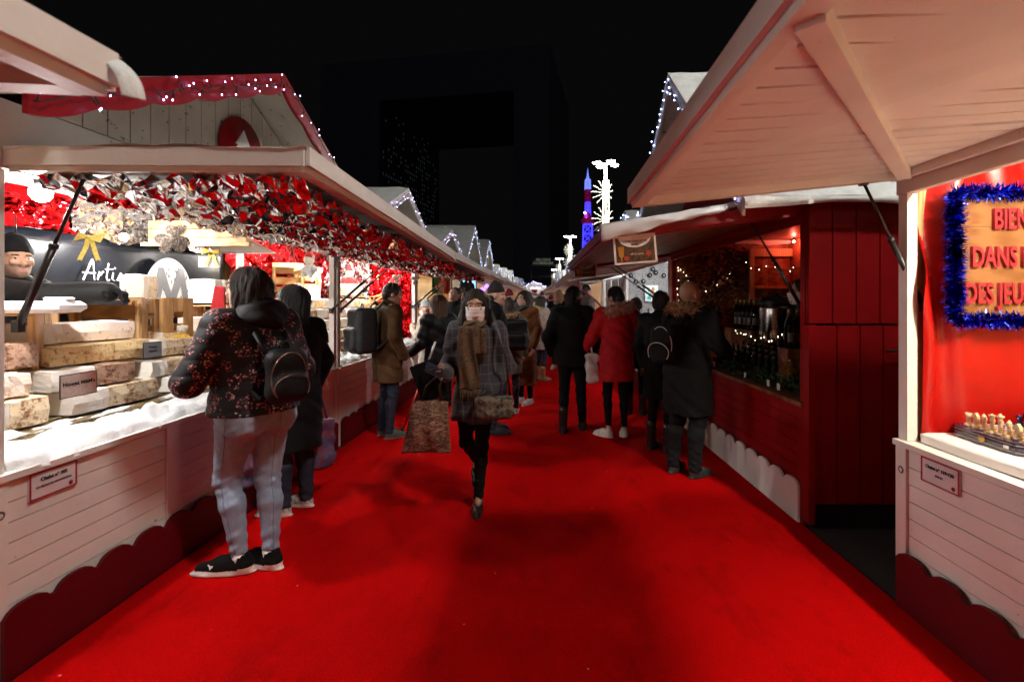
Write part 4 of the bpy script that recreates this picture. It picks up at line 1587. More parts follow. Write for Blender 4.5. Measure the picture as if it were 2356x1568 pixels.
def cider_sign(c, rz, label, wd=.30, ht=.205, tilt=0.05):
    e = thing("hanging_sign", label, "sign", c, 0, "cider signs hung under the red flap")
    e.rotation_euler = (0, tilt, rz)
    mb = MB()
    mb.box((0, 0, 0), (wd, .006, ht))
    mb.build("sign_frame", M_CREAMP, e, world=False)
    mb = MB()
    b = .014
    mb.box((0, -.0035, -.004), (wd - 2 * b, .002, ht - 2 * b - .008))
    mb.build("picture", M_NIGHT, e, world=False)
    mb = MB()
    pts = [(-.115, ht / 2 - .002)] + [(.115 * -math.cos(PI * k / 14), ht / 2 - .02 - .072 * math.sin(PI * k / 14)) for k in range(15)] + [(.115, ht / 2 - .002)]
    mb.prism(pts, (0, -.0052, 0), (1, 0, 0), (0, 0, 1), (0, -.0015, 0))
    mb.build("title_field", M_CREAMP, e, world=False)
    lt = [("CIDRE CHAUD DE", .021, .052, .0), ("NOËL", .021, .030, .0)]
    for body, sz, z, bold in lt:
        o = text_mesh(body, sz, (0, -.0073, z), (1, 0, 0), (0, 0, 1), M_INK, None, bold=.0003)
        o.parent = e
    o = text_mesh("4€ le verre", .020, (.01, -.0052, -.035), (1, 0, 0), (0, 0, 1), M_CREAMP, None)
    o.parent = e
    mb = MB()
    g = [(-.022, .045), (-.016, -.02), (-.004, -.032), (-.004, -.05), (-.014, -.056), (.014, -.056), (.004, -.05), (.004, -.032), (.016, -.02), (.022, .045)]
    mb.prism([(-.10 + x, z - .025) for x, z in g], (0, -.005, 0), (1, 0, 0), (0, 0, 1), (0, -.0015, 0))
    mb.build("drawn_glass", M_AMBER, e, world=False)
    mb = MB()
    mb.prism([(-.065 + .017 * math.cos(k * PI / 8), -.062 + .017 * math.sin(k * PI / 8)) for k in range(16)], (0, -.005, 0), (1, 0, 0), (0, 0, 1), (0, -.0012, 0))
    mb.prism([(.09 + (.028 if k % 2 else .013) * math.cos(k * PI / 5 + .3), -.035 + (.028 if k % 2 else .013) * math.sin(k * PI / 5 + .3)) for k in range(10)], (0, -.0062, 0), (1, 0, 0), (0, 0, 1), (0, -.001, 0))
    mb.build("drawn_fruit", plain("print_red", (.5, .05, .02), rough=.5, bump=0), e, world=False)
    return e


cider_sign((.665, 3.36, 1.885), .05, "framed sign reading Cidre chaud de Noël, nearer and brighter one", tilt=-.08)
cider_sign((.60, 6.32, 1.925), .05, "second framed cider sign, dimmer, at the far end of the red flap", tilt=-.03)

# pale plastic sheet draped over the near end and outer corner of the red flap
mb = MB()


def drape(u, v):
    o = -1.39 + 1.05 * u
    z = (1.995 + (2.17 - 1.995) * u) + .055
    hang_ = .12 * (1 - .75 * u) + .02 * nz3(u * 6, 2)
    return P(1, o, 3.33 - .02 * math.sin(v * 2.2) - .02 * nz3(u * 9, v * 2, 5) * v, z + .03 * (1 - u) * 0 - hang_ * v + .012 * nz3(u * 11, v, 7))


mb.sheet(drape, 40, 8, 0, True, (0, .004, 0))
mb.sheet(lambda u, v: P(1, -1.40 + 1.06 * u, 3.33 + .34 * v, (1.995 + .175 * u) + .058 + .012 * nz3(u * 8, v * 3, 2)), 30, 8)
single("plastic_sheet", mb, plain("plastic_sheeting", (.62, .58, .58), rough=.35, var=.1, bump=.2, bscale=14), "pale plastic sheet draped over the end of the red flap", "sheet", P(1, -.9, 3.34, 2.0))

M_BOT = glass("bottle_green", (.03, .10, .04))
M_BOTD = glass("bottle_dark", (.015, .02, .012))
M_BOTA = glass("bottle_amber", (.75, .35, .06))
M_FOILC = plain("bottle_foil", (.20, .15, .06), rough=.35, metal=.7)
BOT = {}


def bottle(c, kind, label, sc=1.0):
    key = kind
    if key not in BOT:
        e = thing("bottle", label, "bottle", c, 0, "bottles on the cider stall")
        mb = MB()
        prof = {"cider": [(.036, 0), (.042, .008), (.042, .16), (.036, .20), (.018, .245), (.0145, .30), (.016, .305), (.016, .315)],
                "small": [(.026, 0), (.030, .006), (.030, .11), (.024, .14), (.012, .165), (.011, .20), (.012, .205)],
                "jug": [(.06, 0), (.075, .02), (.08, .08), (.062, .14), (.03, .18), (.022, .21), (.026, .22)]}[kind]
        mb.lathe(prof, (0, 0, 0), 16)
        mb.build("glass_body", {"cider": M_BOTD, "small": M_BOT, "jug": M_BOTA}[kind], e, world=False)
        mb = MB()
        h = prof[-1][1]
        rr = prof[-1][0]
        mb.lathe([(rr + .001, h - .06 if kind == "cider" else h - .018), (rr + .0025, h), (rr * .8, h + .006)], (0, 0, 0), 12)
        mb.build("cap", M_FOILC, e, world=False)
        mb = MB()
        r_ = max(p[0] for p in prof) + .0006
        z0, z1 = (.05, .125) if kind == "cider" else ((.03, .08) if kind == "small" else (.03, .08))
        n = 12
        a = [(-PI * .85 + PI * .75 * k / n) for k in range(n + 1)]
        mb.add([(r_ * math.cos(t) * (1 if kind != "jug" else .985), r_ * math.sin(t), z) for z in (z0, z1) for t in a], [(k, k + 1, n + 2 + k, n + 1 + k) for k in range(n)], 0, True)
        mb.build("paper_label", plain("dim_label", (.13, .12, .11), rough=.6), e, world=False)
        BOT[key] = e
        return e
    return dup(BOT[key], c, rnd.uniform(-.4, .4), label)


for i in range(6):
    bottle(P(1, .58, 5.0 + .095 * i, 1.22), "cider", "tall dark bottle in the back row of the cider stall")
for i in range(5):
    bottle(P(1, .45, 5.02 + .11 * i, 1.22), "cider", "tall dark bottle in the back row of the cider stall")
for k in range(4):
    for i in range(9):
        bottle(P(1, .16 + .085 * k, 4.05 + .12 * i + .05 * (k % 2), .845 + .03 * k), "small", "small green bottle in the cluster on the cider counter")
for i, (o, d) in enumerate(((.16, 3.78), (.30, 3.72), (.24, 3.60))):
    bottle(P(1, o, d, .845), "jug", ["amber jug nearest the lane on the cider counter", "amber jug behind the first on the cider counter", "amber jug by the near post of the cider stall"][i])
for i in range(5):
    bottle(P(1, .24 + .085 * i, 3.95 + .03 * (i % 2), 1.14), "cider", "dark bottle standing by the near end of the cider stall")
mb = MB()
rbox(mb, 1, .38, .80, 4.95, 5.62, .83, 1.215)
single("bottle_riser", mb, M_WOODR, "dark wooden riser carrying the tall cider bottles", "riser", P(1, .8, 4.7, .83))
mb = MB()
rbox(mb, 1, .19, .66, 3.88, 4.03, .83, 1.135)
single("bottle_riser", mb, M_WOODR, "low wooden riser by the near end of the cider stall", "riser", P(1, .4, 3.95, .83))
ur = thing("cider_urn", "steel hot cider urn with black lid and tap", "urn", P(1, .52, 4.72, 1.04))
c = P(1, .52, 4.72, 1.04)
mb = MB()
mb.lathe([(.15, 0), (.155, .02), (.155, .40), (.15, .45)], c, 28)
mb.build("urn_body", plain("brushed_steel", (.28, .27, .26), rough=.22, metal=1, var=.1), ur)
mb = MB()
mb.lathe([(.165, .45), (.168, .47), (.12, .52), (.03, .535), (.03, .56), (.001, .565)], c, 24)
mb.tube([c + Vector((-.155, 0, .12)), c + Vector((-.20, -.02, .12)), c + Vector((-.205, -.02, .08))], .012, 8)
mb.build("urn_lid", M_BLACK, ur)
# baskets and greenery
M_GREEN = pattern("fir_green", [(.012, .03, .012), (.03, .07, .02), (.008, .02, .01)], 60, .8)


def spray(c, r, n, label, m, L=.07, flat=.5, name="fir_garland", seed=2, cat="garland", leaf=.012, trunk=None):
    rg = random.Random(seed)
    mb = MB()
    for i in range(n):
        t, f = rg.uniform(0, 2 * PI), rg.uniform(-1, 1)
        rr = rg.random() ** .5
        p = Vector(c) + Vector((r[0] * rr * math.cos(t), r[1] * rr * math.sin(t), r[2] * f * math.sqrt(max(0, 1 - rr * rr)) + r[2] * .2))
        d = Vector((rg.uniform(-1, 1), rg.uniform(-1, 1), rg.uniform(-flat, 1))).normalized() * L * rg.uniform(.6, 1.3)
        s_ = d.cross(Vector((rg.uniform(-1, 1), rg.uniform(-1, 1), rg.uniform(-1, 1)))).normalized() * leaf
        mb.add([p, p + d * .5 + s_, p + d, p + d * .5 - s_], [(0, 1, 2, 3)])
    return single(name, mb, m, label, cat, Vector(c) - Vector((0, 0, r[2])))


spray(P(1, .20, 3.62, .88), (.13, .22, .05), 900, "dark fir sprigs along the near front of the cider counter", M_GREEN, seed=3)
spray(P(1, .14, 4.5, .87), (.10, .75, .035), 1600, "dark fir sprigs laid along the cider bottles", M_GREEN, seed=4)
M_DLEAF = pattern("dry_red_leaf", [(.10, .012, .008), (.16, .03, .012), (.05, .01, .008), (.03, .035, .015)], 30, .7)
tr = thing("potted_tree", "small dark leafy tree with reddish leaves in the cider stall", "tree", P(1, .34, 5.75, .84))
c = P(1, .34, 5.75, .95)
mb = MB()
mb.tube([c, c + Vector((.01, 0, .4)), c + Vector((-.02, .02, .75)), c + Vector((.03, 0, 1.15))], [.022, .018, .013, .005], 8)
for i in range(12):
    z = .35 + .06 * i
    a = i * 2.4
    p = c + Vector((0, 0, z))
    mb.tube([p, p + Vector((.16 * math.cos(a), .16 * math.sin(a), .12)), p + Vector((.26 * math.cos(a), .26 * math.sin(a), .16))], [.008, .005, .002], 5)
mb.build("trunk", plain("dark_bark", (.05, .03, .02), rough=.9), tr)
mb = MB()
rg = random.Random(5)
for i in range(900):
    k = rg.randrange(12)
    a = k * 2.4 + rg.uniform(-.5, .5)
    z = .40 + .06 * k + rg.uniform(-.02, .2)
    rr = rg.uniform(.04, .30)
    p = c + Vector((rr * math.cos(a), rr * math.sin(a), z))
    d = Vector((math.cos(a) + rg.uniform(-.6, .6), math.sin(a) + rg.uniform(-.6, .6), rg.uniform(-.8, .5))).normalized() * rg.uniform(.04, .08)
    s_ = d.cross(Vector((rg.uniform(-1, 1), rg.uniform(-1, 1), 1))).normalized() * .018
    mb.add([p, p + d * .5 + s_, p + d, p + d * .5 - s_], [(0, 1, 2, 3)])
mb.build("crown", M_DLEAF, tr)
spray(P(1, .25, 6.0, 1.2), (.2, .3, .28), 900, "low dark bush left of the potted tree in the cider stall", M_DLEAF, L=.08, leaf=.02, name="dried_bush", cat="bush", seed=9)
# lit back screen: plank shutters behind the bar
sc_ = thing("plank_screen", "red-lit plank screen with white frame at the back of the cider stall", "screen", P(1, 1.3, 6.36, .84))
mb = MB()
planks_v(mb, 1, 1.06, 1.53, 6.35, 6.37, .85, 2.10, .10, .003, 0, 'o')
mb.build("planks", M_WOODR, sc_)
mb = MB()
for z in (1.68, 2.10):
    rbox(mb, 1, 1.05, 1.54, 6.31, 6.345, z, z + .04 + .06 * (z > 2))
rbox(mb, 1, .99, 1.045, 6.31, 6.36, .85, 2.20)
mb.build("screen_frame", M_WOODH, sc_)
label_card(P(1, .22, 6.40, 1.70), (1, 0, 0), .22, .28, "dark framed poster on the far wall of the cider stall", [], face=M_NIGHT, edge=M_CREAMP)
for i, (o, d, lb) in enumerate(((.03, 3.72, "small price ticket under the nearest amber jug"), (.03, 3.88, "small price ticket under the second amber jug"), (.03, 4.3, "small price ticket among the fir sprigs"), (.02, 5.0, "pink price ticket at the far end of the cider counter"))):
    label_card(P(1, o, d, .865), (0, -1, 0), .045, .05, lb, [], edge=M_PAPER)

# fire extinguisher beside the door
fe = thing("fire_extinguisher", "red fire extinguisher hung in the gap behind the white post", "fire extinguisher", P(1, .58, 3.10, .56))
c = P(1, .62, 3.13, .50)
mb = MB()
mb.lathe([(.06, 0), (.075, .02), (.075, .40), (.06, .45), (.025, .48), (.022, .50)], c, 20)
mb.build("cylinder", M_REDP, fe)
mb = MB()
mb.box(c + Vector((0, 0, .52)), (.03, .10, .03))
mb.tube([c + Vector((0, 0, .51)), c + Vector((-.07, 0, .5)), c + Vector((-.085, 0, .35)), c + Vector((-.08, 0, .2))], .008, 6)
mb.lathe([(.0765, .14), (.0765, .155)], c, 20)
mb.build("valve_and_hose", M_BLACK, fe)
mb = MB()
mb.sheet(lambda u, v: (c.x - .0757 * math.cos(-.7 + 1.4 * u), c.y - .0757 * math.sin(-.7 + 1.4 * u) * 1, c.z + .17 + .2 * v), 8, 1)
mb.build("paper_label", M_PAPER, fe)

# ------------------------------------------------------------------ games stall
M_SATIN = plain("red_satin", (.34, .005, .003), rough=.33, var=.15, scale=3, bump=.08, bscale=20, spec=.35)
mb = MB()


def satin(u, v):
    o = .06 + 1.45 * u
    z = .84 + 1.46 * v
    fold = .042 * math.sin(u * 42 + 2.5 * v + 3 * nz3(u * 4, v * 2)) * math.exp(-u * 5) * (.4 + v) + .012 * nz3(u * 5, v * 3, 2) + .010 * math.sin(9 * (u + v * .6)) * (1 - v)
    pull = .10 * math.exp(-((v - .48) / .10) ** 2) * math.exp(-u * 6)
    return P(1, o - pull * .25, 2.395 - fold - pull * .1, z)


mb.sheet(satin, 110, 50)
single("satin_drape", mb, M_SATIN, "bright red satin drape behind the welcome sign", "drape", P(1, .7, 2.39, .84))
ws = thing("welcome_sign", "wooden sign with red letters wishing welcome, framed in blue tinsel", "sign", P(1, .62, 2.35, 1.5))
mb = MB()
x0, x1, z0, z1 = 2.0, 2.95, 1.45, 2.03
yS = 2.345
for k in range(4):
    h = (z1 - z0) / 4
    mb.box(((x0 + x1) / 2, yS, z0 + h * (k + .5)), (x1 - x0, .018, h - .002))
mb.build("sign_board", wood("varnished_oak", (.25, .115, .042), (.17, .065, .02), stretch=(1.2, 9, 7), rough=.35), ws)
M_LET = plain("red_letter", (.30, .010, .02), rough=.5, var=.1, bump=0)
for body, xx, zz in (("BIENVENUE", 2.18, 1.914), ("DANS LE MONDE", 2.075, 1.732), ("DES JEUX", 2.04, 1.557)):
    text_mesh(body, .138, (xx, yS - .018, zz), (1, 0, 0), (0, 0, 1), M_LET, ws, extrude=.009, align='LEFT', bold=.003, sx=.60)
# blue tinsel frame
M_TINS = metal_foil("blue_tinsel", (.03, .06, .75), .12)
mb = MB()
rg = random.Random(12)
loop = [(1.99, 2.045), (3.0, 2.045), (3.0, 1.43), (1.99, 1.43)]
for i in range(9000):
    k = rg.randrange(4)
    t = rg.random()
    (a, b), (c_, d_) = loop[k], loop[(k + 1) % 4]
    p = Vector((a + (c_ - a) * t, yS - .03, b + (d_ - b) * t))
    ax = Vector((c_ - a, 0, d_ - b)).normalized()
    th = rg.uniform(0, 2 * PI)
    n1 = Vector((0, 1, 0))
    n2 = ax.cross(n1)
    dr = (n1 * math.cos(th) + n2 * math.sin(th) + ax * rg.uniform(-.5, .5)).normalized()
    L = rg.uniform(.03, .062)
    s_ = dr.cross(Vector((rg.uniform(-1, 1), rg.uniform(-1, 1), rg.uniform(-1, 1)))).normalized() * .0022
    q = p + dr * L
    m_ = p + dr * L * .5 + Vector((rg.uniform(-1, 1), rg.uniform(-1, 1), rg.uniform(-1, 1))) * .006
    mb.add([p - s_, p + s_, m_ + s_ * 1.4, q, m_ - s_ * 1.4], [(0, 1, 2, 3, 4)])
single("tinsel_garland", mb, M_TINS, "thick blue tinsel around the wooden welcome sign", "tinsel", (2.57, yS, 1.44))
mb = MB()


def cloth(u, v):
    if v < .22:
        t = v / .22
        return P(1, .045 - .006 * math.sin(u * 23) * (1 - t), .05 + 2.33 * u, .832 + .045 * t)
    t = (v - .22) / .78
    return P(1, .05 + .75 * t, .05 + 2.33 * u, .878 + .003 * nz3(u * 9, t * 5))


mb.sheet(cloth, 60, 20)
single("tablecloth", mb, plain("white_tablecloth", (.80, .77, .74), rough=.8, var=.05, bump=.2), "white cloth on the games stall counter", "tablecloth", P(1, .4, 1.2, .83))
M_NAVY = plain("navy_lacquer", (.012, .014, .05), rough=.25, var=.3, coat=.5, bump=.05)
M_INLAY = plain("ivory_inlay", (.62, .52, .36), rough=.4, bump=0)
M_BRASS = plain("brass", (.70, .48, .15), rough=.25, metal=1, bump=0)
M_SQD = plain("board_blue_square", (.03, .04, .14), rough=.3, bump=0)
M_IVORY = plain("boxwood_piece", (.68, .50, .29), rough=.4, var=.15, scale=20, bump=.1)
M_NAVYP = plain("navy_piece", (.012, .02, .10), rough=.2, coat=.6, bump=0)


def chessboard(c, S_, h, label):
    e = thing("chess_box", label, "chess board", c, 0, "chess sets on the games stall")
    mb = MB()
    a, k = S_ / 2, S_ * .13
    oc = [(-a + k, -a), (a - k, -a), (a, -a + k), (a, a - k), (a - k, a), (-a + k, a), (-a, a - k), (-a, -a + k)]
    mb.prism(oc, (0, 0, 0), (1, 0, 0), (0, 1, 0), (0, 0, h * .46))
    mb.prism([(x * .99, y * .99) for x, y in oc], (0, 0, h * .46), (1, 0, 0), (0, 1, 0), (0, 0, h * .04), 1)
    mb.prism(oc, (0, 0, h * .54), (1, 0, 0), (0, 1, 0), (0, 0, h * .46))
    mb.prism([(x * 1.002, y * 1.002) for x, y in oc], (0, 0, h * .80), (1, 0, 0), (0, 1, 0), (0, 0, .0015), 1)
    mb.prism([(x * 1.002, y * 1.002) for x, y in oc], (0, 0, h * .18), (1, 0, 0), (0, 1, 0), (0, 0, .0015), 1)
    mb.build("box", [M_NAVY, M_INLAY], e, world=False)
    mb = MB()
    g = S_ * .80 / 8
    for i in range(8):
        for j in range(8):
            x, y = (i - 3.5) * g, (j - 3.5) * g
            mb.box((x, y, h + .001), (g - .0004, g - .0004, .002), (i + j) % 2)
    mb.build("squares", [M_INLAY, M_SQD], e, world=False)
    mb = MB()
    mb.box((-a - .003, 0, h * .55), (.006, .030, .02))
    mb.tube([(-a - .008, -.008, h * .42), (-a - .012, 0, h * .36), (-a - .008, .008, h * .42)], .003, 6)
    mb.build("clasp", M_BRASS, e, world=False)
    return g


PIECE = {}


def piece(kind, c, m, label, rz=0.0, sc=1.0):
    key = (kind, m.name)
    if key not in PIECE:
        e = thing("chess_piece", label, "chess piece", c, rz, "chess pieces")
        hh = {"pawn": .034, "rook": .040, "knight": .044, "bishop": .050, "queen": .056, "king": .062}[kind] * 1.5
        mb = MB()
        base = [(.0125, 0), (.0135, .003), (.0125, .007), (.009, .010), (.008, .013), (.0055, .018), (.0045, hh * .62), (.008, hh * .66), (.005, hh * .70)]
        if kind == "pawn":
            top = [(.0075, hh * .78), (.0085, hh * .88), (.005, hh * .98), (.001, hh)]
        elif kind == "rook":
            base = [(a * 1.08, z) for a, z in base[:6]] + [(.0065, hh * .6)]
            top = [(.0095, hh * .74), (.0105, hh * .78), (.0105, hh), (.007, hh), (.007, hh * .9), (.001, hh * .9)]
        elif kind == "bishop":
            top = [(.008, hh * .76), (.0075, hh * .84), (.004, hh * .93), (.0025, hh * .95), (.003, hh * .985), (.0005, hh)]
        elif kind == "queen":
            top = [(.0065, hh * .74), (.0105, hh * .9), (.0115, hh * .93), (.006, hh * .94), (.003, hh * .97), (.0005, hh)]
        elif kind == "king":
            top = [(.0065, hh * .74), (.0105, hh * .86), (.0115, hh * .89), (.006, hh * .91), (.002, hh * .93), (.002, hh)]
        if kind == "knight":
            mb.lathe(base[:5] + [(.009, .016), (.002, .018)], (0, 0, 0), 14)
            pr = [(-.009, .015), (.009, .015), (.006, .024), (.0075, .032), (.0125, .030), (.0145, .034), (.010, .041), (.004, .046), (-.001, .048), (-.003, .045), (-.009, .038), (-.010, .026)]
            mb.prism(pr, (0, -.0055, 0), (1, 0, 0), (0, 0, 1), (0, .011, 0))
        else:
            mb.lathe(base + top, (0, 0, 0), 14)
            if kind == "king":
                mb.box((0, 0, hh * .97), (.010, .003, .003))
        if kind != "knight":
            mb.v = [(a * 1.3, b * 1.3, z) for a, b, z in mb.v]
        else:
            mb.v = [(a * 1.35, b * 1.35, z * 1.45) for a, b, z in mb.v]
        o = mb.build("piece_body", m, e, world=False)
        PIECE[key] = e
        return e
    return dup(PIECE[key], c, rz, label)


def chess_set(c, S_, h, blabel, where, m_dark):
    g = chessboard(c, S_, h, blabel)
    cz = Vector(c) + Vector((0, 0, h + .002))
    back = ["rook", "knight", "bishop", "queen", "king", "bishop", "knight", "rook"]
    for j in range(8):
        y = (3.5 - j) * g
        k = back[j]
        piece(k, cz + Vector((-3.5 * g, y, 0)), M_IVORY, "ivory %s on %s" % (k, where) if k in ("king", "queen") else "ivory %s on %s, %s" % (k, where, "far side" if j < 4 else "near side"), rz=PI * .5 if k == "knight" else 0)
        piece("pawn", cz + Vector((-2.5 * g, y, 0)), M_IVORY, "ivory pawn on %s" % where)
        piece("pawn", cz + Vector((2.5 * g, y, 0)), m_dark, "dark pawn on %s" % where)
        piece(k, cz + Vector((3.5 * g, y, 0)), m_dark, "dark %s on %s" % (k, where) if k in ("king", "queen") else "dark %s on %s, %s" % (k, where, "far side" if j < 4 else "near side"))


chess_set((2.19, 2.17, .882), .40, .048, "open navy chess box nearest the lane with ivory pieces", "the front navy board", M_NAVYP)
mb = MB()
mb.box((2.55, 2.17, .905), (.34, .42, .055))
single("display_riser", mb, M_PAPER, "white riser under the second chess box", "riser", (2.55, 2.17, .878))
chess_set((2.53, 2.18, .934), .38, .048, "second navy chess box standing higher behind the first", "the rear raised board", plain("green_piece", (.012, .05, .02), rough=.25, coat=.5, bump=0))
label_card((1.985, 2.06, .905), (0, -1, 0), .022, .013, "tiny price sticker on the front chess box", [], edge=M_PAPER)

# ------------------------------------------------------------------ stall with grey wall, and the next ones
M_DISC = plain("dark_disc", (.02, .022, .025), rough=.25, var=.3, coat=.3)
for i, (px, py) in enumerate(((1451, 633), (1463, 648), (1480, 647), (1495, 633), (1502, 619), (1509, 627), (1527, 634))):
    c = at(px, py, 9.53)
    e = thing("round_bauble", "dark round bauble on the grey glitter wall, %s" % ["furthest left", "second from the left", "third from the left", "in the middle", "highest of the arc", "second from the right", "furthest right"][i], "bauble", c, 0, "dark baubles hung on the grey wall")
    mb = MB()
    mb.ball(c, .048, 12, 8, 0, (1, .5, 1))
    mb.build("shell", M_DISC, e)
    mb = MB()
    mb.ball(c + Vector((0, -.022, 0)), .014, 8, 6)
    mb.build("centre", M_SILV, e)
M_BIRD = pattern("bright_painting", [(.75, .85, .9), (.7, .8, .85), (.10, .45, .4), (.8, .82, .8), (.75, .25, .10), (.6, .75, .85)], 9, .5)
e = thing("painting", "small bright painting of a coloured bird shape on the grey wall", "painting", at(1499, 694, 9.5))
mb = MB()
a, b = at(1484, 693, 9.5), at(1514, 656, 9.5)
mb.box(((a.x + b.x) / 2, 9.51, (a.z + b.z) / 2), (b.x - a.x, .02, b.z - a.z))
mb.build("canvas", plain("pale_blue_canvas", (.66, .78, .82), rough=.6, var=.15, scale=8, bump=.1), e)
mb = MB()
cc = Vector(((a.x + b.x) / 2, 9.497, (a.z + b.z) / 2))
for k, (pts) in enumerate(([(-.09, -.10), (-.02, -.13), (.02, -.02), (-.03, .02)], [(.0, -.02), (.06, -.12), (.10, -.08), (.05, .0)], [(-.02, .0), (.03, -.02), (.06, .09), (.02, .13), (-.01, .06)], [(-.06, .02), (-.02, .04), (-.05, .12), (-.09, .10)])):
    mb.prism(pts, cc + Vector((0, -.001 * k, 0)), (1, 0, 0), (0, 0, 1), (0, -.001, 0), k % 3)
mb.build("painted_bird", [plain("print_teal", (.05, .40, .36), bump=0), plain("print_red", (.5, .05, .02), bump=0), plain("print_orange", (.7, .25, .04), bump=0)], e)
M_YEL = plain("yellow_box", (.70, .46, .06), rough=.4, var=.25, scale=14, bump=0)
for i, (o, d, z, L, W, H, m, lb) in enumerate(((.45, 9.0, .83, .5, .12, .34, M_YEL, "large yellow game box standing on the white counter"), (.28, 8.6, .83, .10, .2, .22, plain("red_box", (.5, .02, .02), rough=.4, bump=0), "red boxed toy leaning beside the yellow box"),
                                              (.2, 8.0, .83, .35, .5, .04, plain("red_box", (.5, .02, .02), bump=0), "flat red boxes lying on the white counter"), (.25, 7.4, .83, .3, .4, .03, M_PAPER, "flat white boxes lying near the end of the counter"))):
    mb = MB()
    mb.box((0, 0, H / 2), (L, W, H), 0, None, .006)
    mb.box((0, -W / 2 - .002, H * .6), (L * .6, .003, H * .4), 1)
    single("game_box", mb, [m, M_PAPER], lb, "box", P(1, o, d, z), "boxes on the white counter", .2 * (i - 1), local=True)
# red hose arch and glazed panes of the lit booth
mb = MB()
hp = [at(1331, 640, 9.7), at(1331, 655, 9.7), at(1337, 667, 9.7), at(1352, 677, 9.7), at(1370, 690, 9.7), at(1390, 712, 9.7), at(1400, 745, 9.7)]
mb.tube(hp, .022, 8)
single("red_hose", mb, plain("red_rubber", (.20, .01, .015), rough=.4), "dark red hose looping down from the flap end", "hose", at(1331, 640, 9.7))
for i, d in enumerate((9.75, 10.7, 11.65)):
    e = thing("window_pane", "white framed glass pane of the lit booth, %s" % ["nearest", "middle", "furthest"][i], "window", P(1, .08, d + .45, .83), 0, "panes of the lit booth")
    mb = MB()
    rbox(mb, 1, .07, .08, d + .05, d + .85, .86, 1.98)
    mb.build("glass", plain("frosted_pane", (.50, .62, .74), rough=.2, var=.5, scale=5, bump=.1), e)
    for q in ((d, d + .05, .83, 2.03), (d + .85, d + .9, .83, 2.03), (d + .05, d + .85, 1.98, 2.03)):
        mb = MB()
        rbox(mb, 1, .055, .095, *q)
        mb.build("frame", M_WHITE2, e)
mb = MB()
mb.sheet(lambda u, v: P(1, -.05 - 1.2 * v, 9.7 + 2.9 * u, 2.02 - .09 * v - .10 * math.sin(PI * v) - .01 * nz3(u * 9, v * 5)), 24, 12)
single("ceiling_cloth", mb, M_WADDING, "white glittery cloth sagging under the booth's flap", "cloth", P(1, -.6, 11, 1.9))

# left row goods further on
flagc = thing("flag_cloth", "green white and red cloth hung at the third left stall", "flag", P(-1, .35, 8.6, 1.5))
for k, (m, nm) in enumerate(((plain("flag_green", (.02, .16, .05), rough=.8), "green_band"), (plain("flag_white", (.66, .6, .55), rough=.8), "white_band"), (plain("flag_red", (.4, .03, .02), rough=.8), "red_band"))):
    mb = MB()
    mb.sheet(lambda u, v, k=k: at(994 + 14 * k + 14 * u, 632 + 44 * v, 9.2 + .04 * math.sin((k + u) * 5)), 6, 6, 0, True, (0, .004, 0))
    mb.build(nm, m, flagc)
mb = MB()
mb.sheet(lambda u, v: P(-1, .2 + 1.3 * u, 10.8, 1.45 + .55 * v), 6, 4, 0, True, (0, .01, 0))
single("wall_poster", mb, plain("cream_poster", (.72, .62, .46), rough=.6), "cream panel on the orange wall of the third left stall", "poster", P(-1, .8, 10.8, 1.45))
for i, (o, d, z, lb) in enumerate(((.35, 8.7, .84, "stack of orange cheese wheels in the third left stall"), (.35, 9.5, .84, "second stack of orange wheels in the third left stall"), (.5, 10.3, .84, "far stack of orange wheels in the third left stall"))):
    mb = MB()
    for k in range(4):
        mb.lathe([(.12, k * .085 + .002), (.13, k * .085 + .02), (.13, k * .085 + .06), (.12, k * .085 + .08)], (.02 * (k % 2), 0, 0), 20)
    single("goods_stack", mb, plain("orange_rind", (.55, .25, .05), rough=.5), lb, "stack", P(-1, o, d, z), "goods in the third left stall", local=True)
scr = thing("lit_screen", "bright blue panel at the end of the fourth left stall", "screen", at(1078, 690, 13.6))
mb = MB()
a, b = at(1062, 700, 13.6), at(1094, 640, 13.6)
mb.box(((a.x + b.x) / 2, 13.6, (a.z + b.z) / 2), (b.x - a.x, .03, b.z - a.z))
mb.build("panel", glow("blue_panel", (.25, .6, 1.0), .9), scr)
mb = MB()
mb.box(((a.x + b.x) / 2, 13.62, (a.z + b.z) / 2), (b.x - a.x + .06, .03, b.z - a.z + .06))
mb.build("frame", M_BLACK, scr)
for i in range(6):
    c = at(1062 + 5 * i, 655 + 6 * (i % 2), 12.2)
    mb = MB()
    mb.ball(c, .09, 8, 6, 0, (.7, .5, 1.3))
    for k in range(4):
        mb.tube([c + Vector((-.05 + .033 * k, 0, -.06)), c + Vector((-.06 + .04 * k, 0, -.17))], .018, 6)
    single("black_glove", mb, M_BLACK, "black glove hanging in front of the blue panel", "glove", c + Vector((0, 0, -.17)), "gloves hanging in the fourth left stall")
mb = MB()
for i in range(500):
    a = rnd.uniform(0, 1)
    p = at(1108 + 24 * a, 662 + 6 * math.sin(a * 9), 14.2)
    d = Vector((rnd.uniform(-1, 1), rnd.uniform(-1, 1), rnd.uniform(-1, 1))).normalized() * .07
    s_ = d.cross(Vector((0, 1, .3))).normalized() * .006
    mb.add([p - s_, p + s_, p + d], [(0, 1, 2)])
single("tinsel_swag", mb, glow("violet_tinsel", (.55, .3, 1), .7), "violet tinsel at the front of the fifth left stall", "tinsel", at(1120, 668, 14.2))
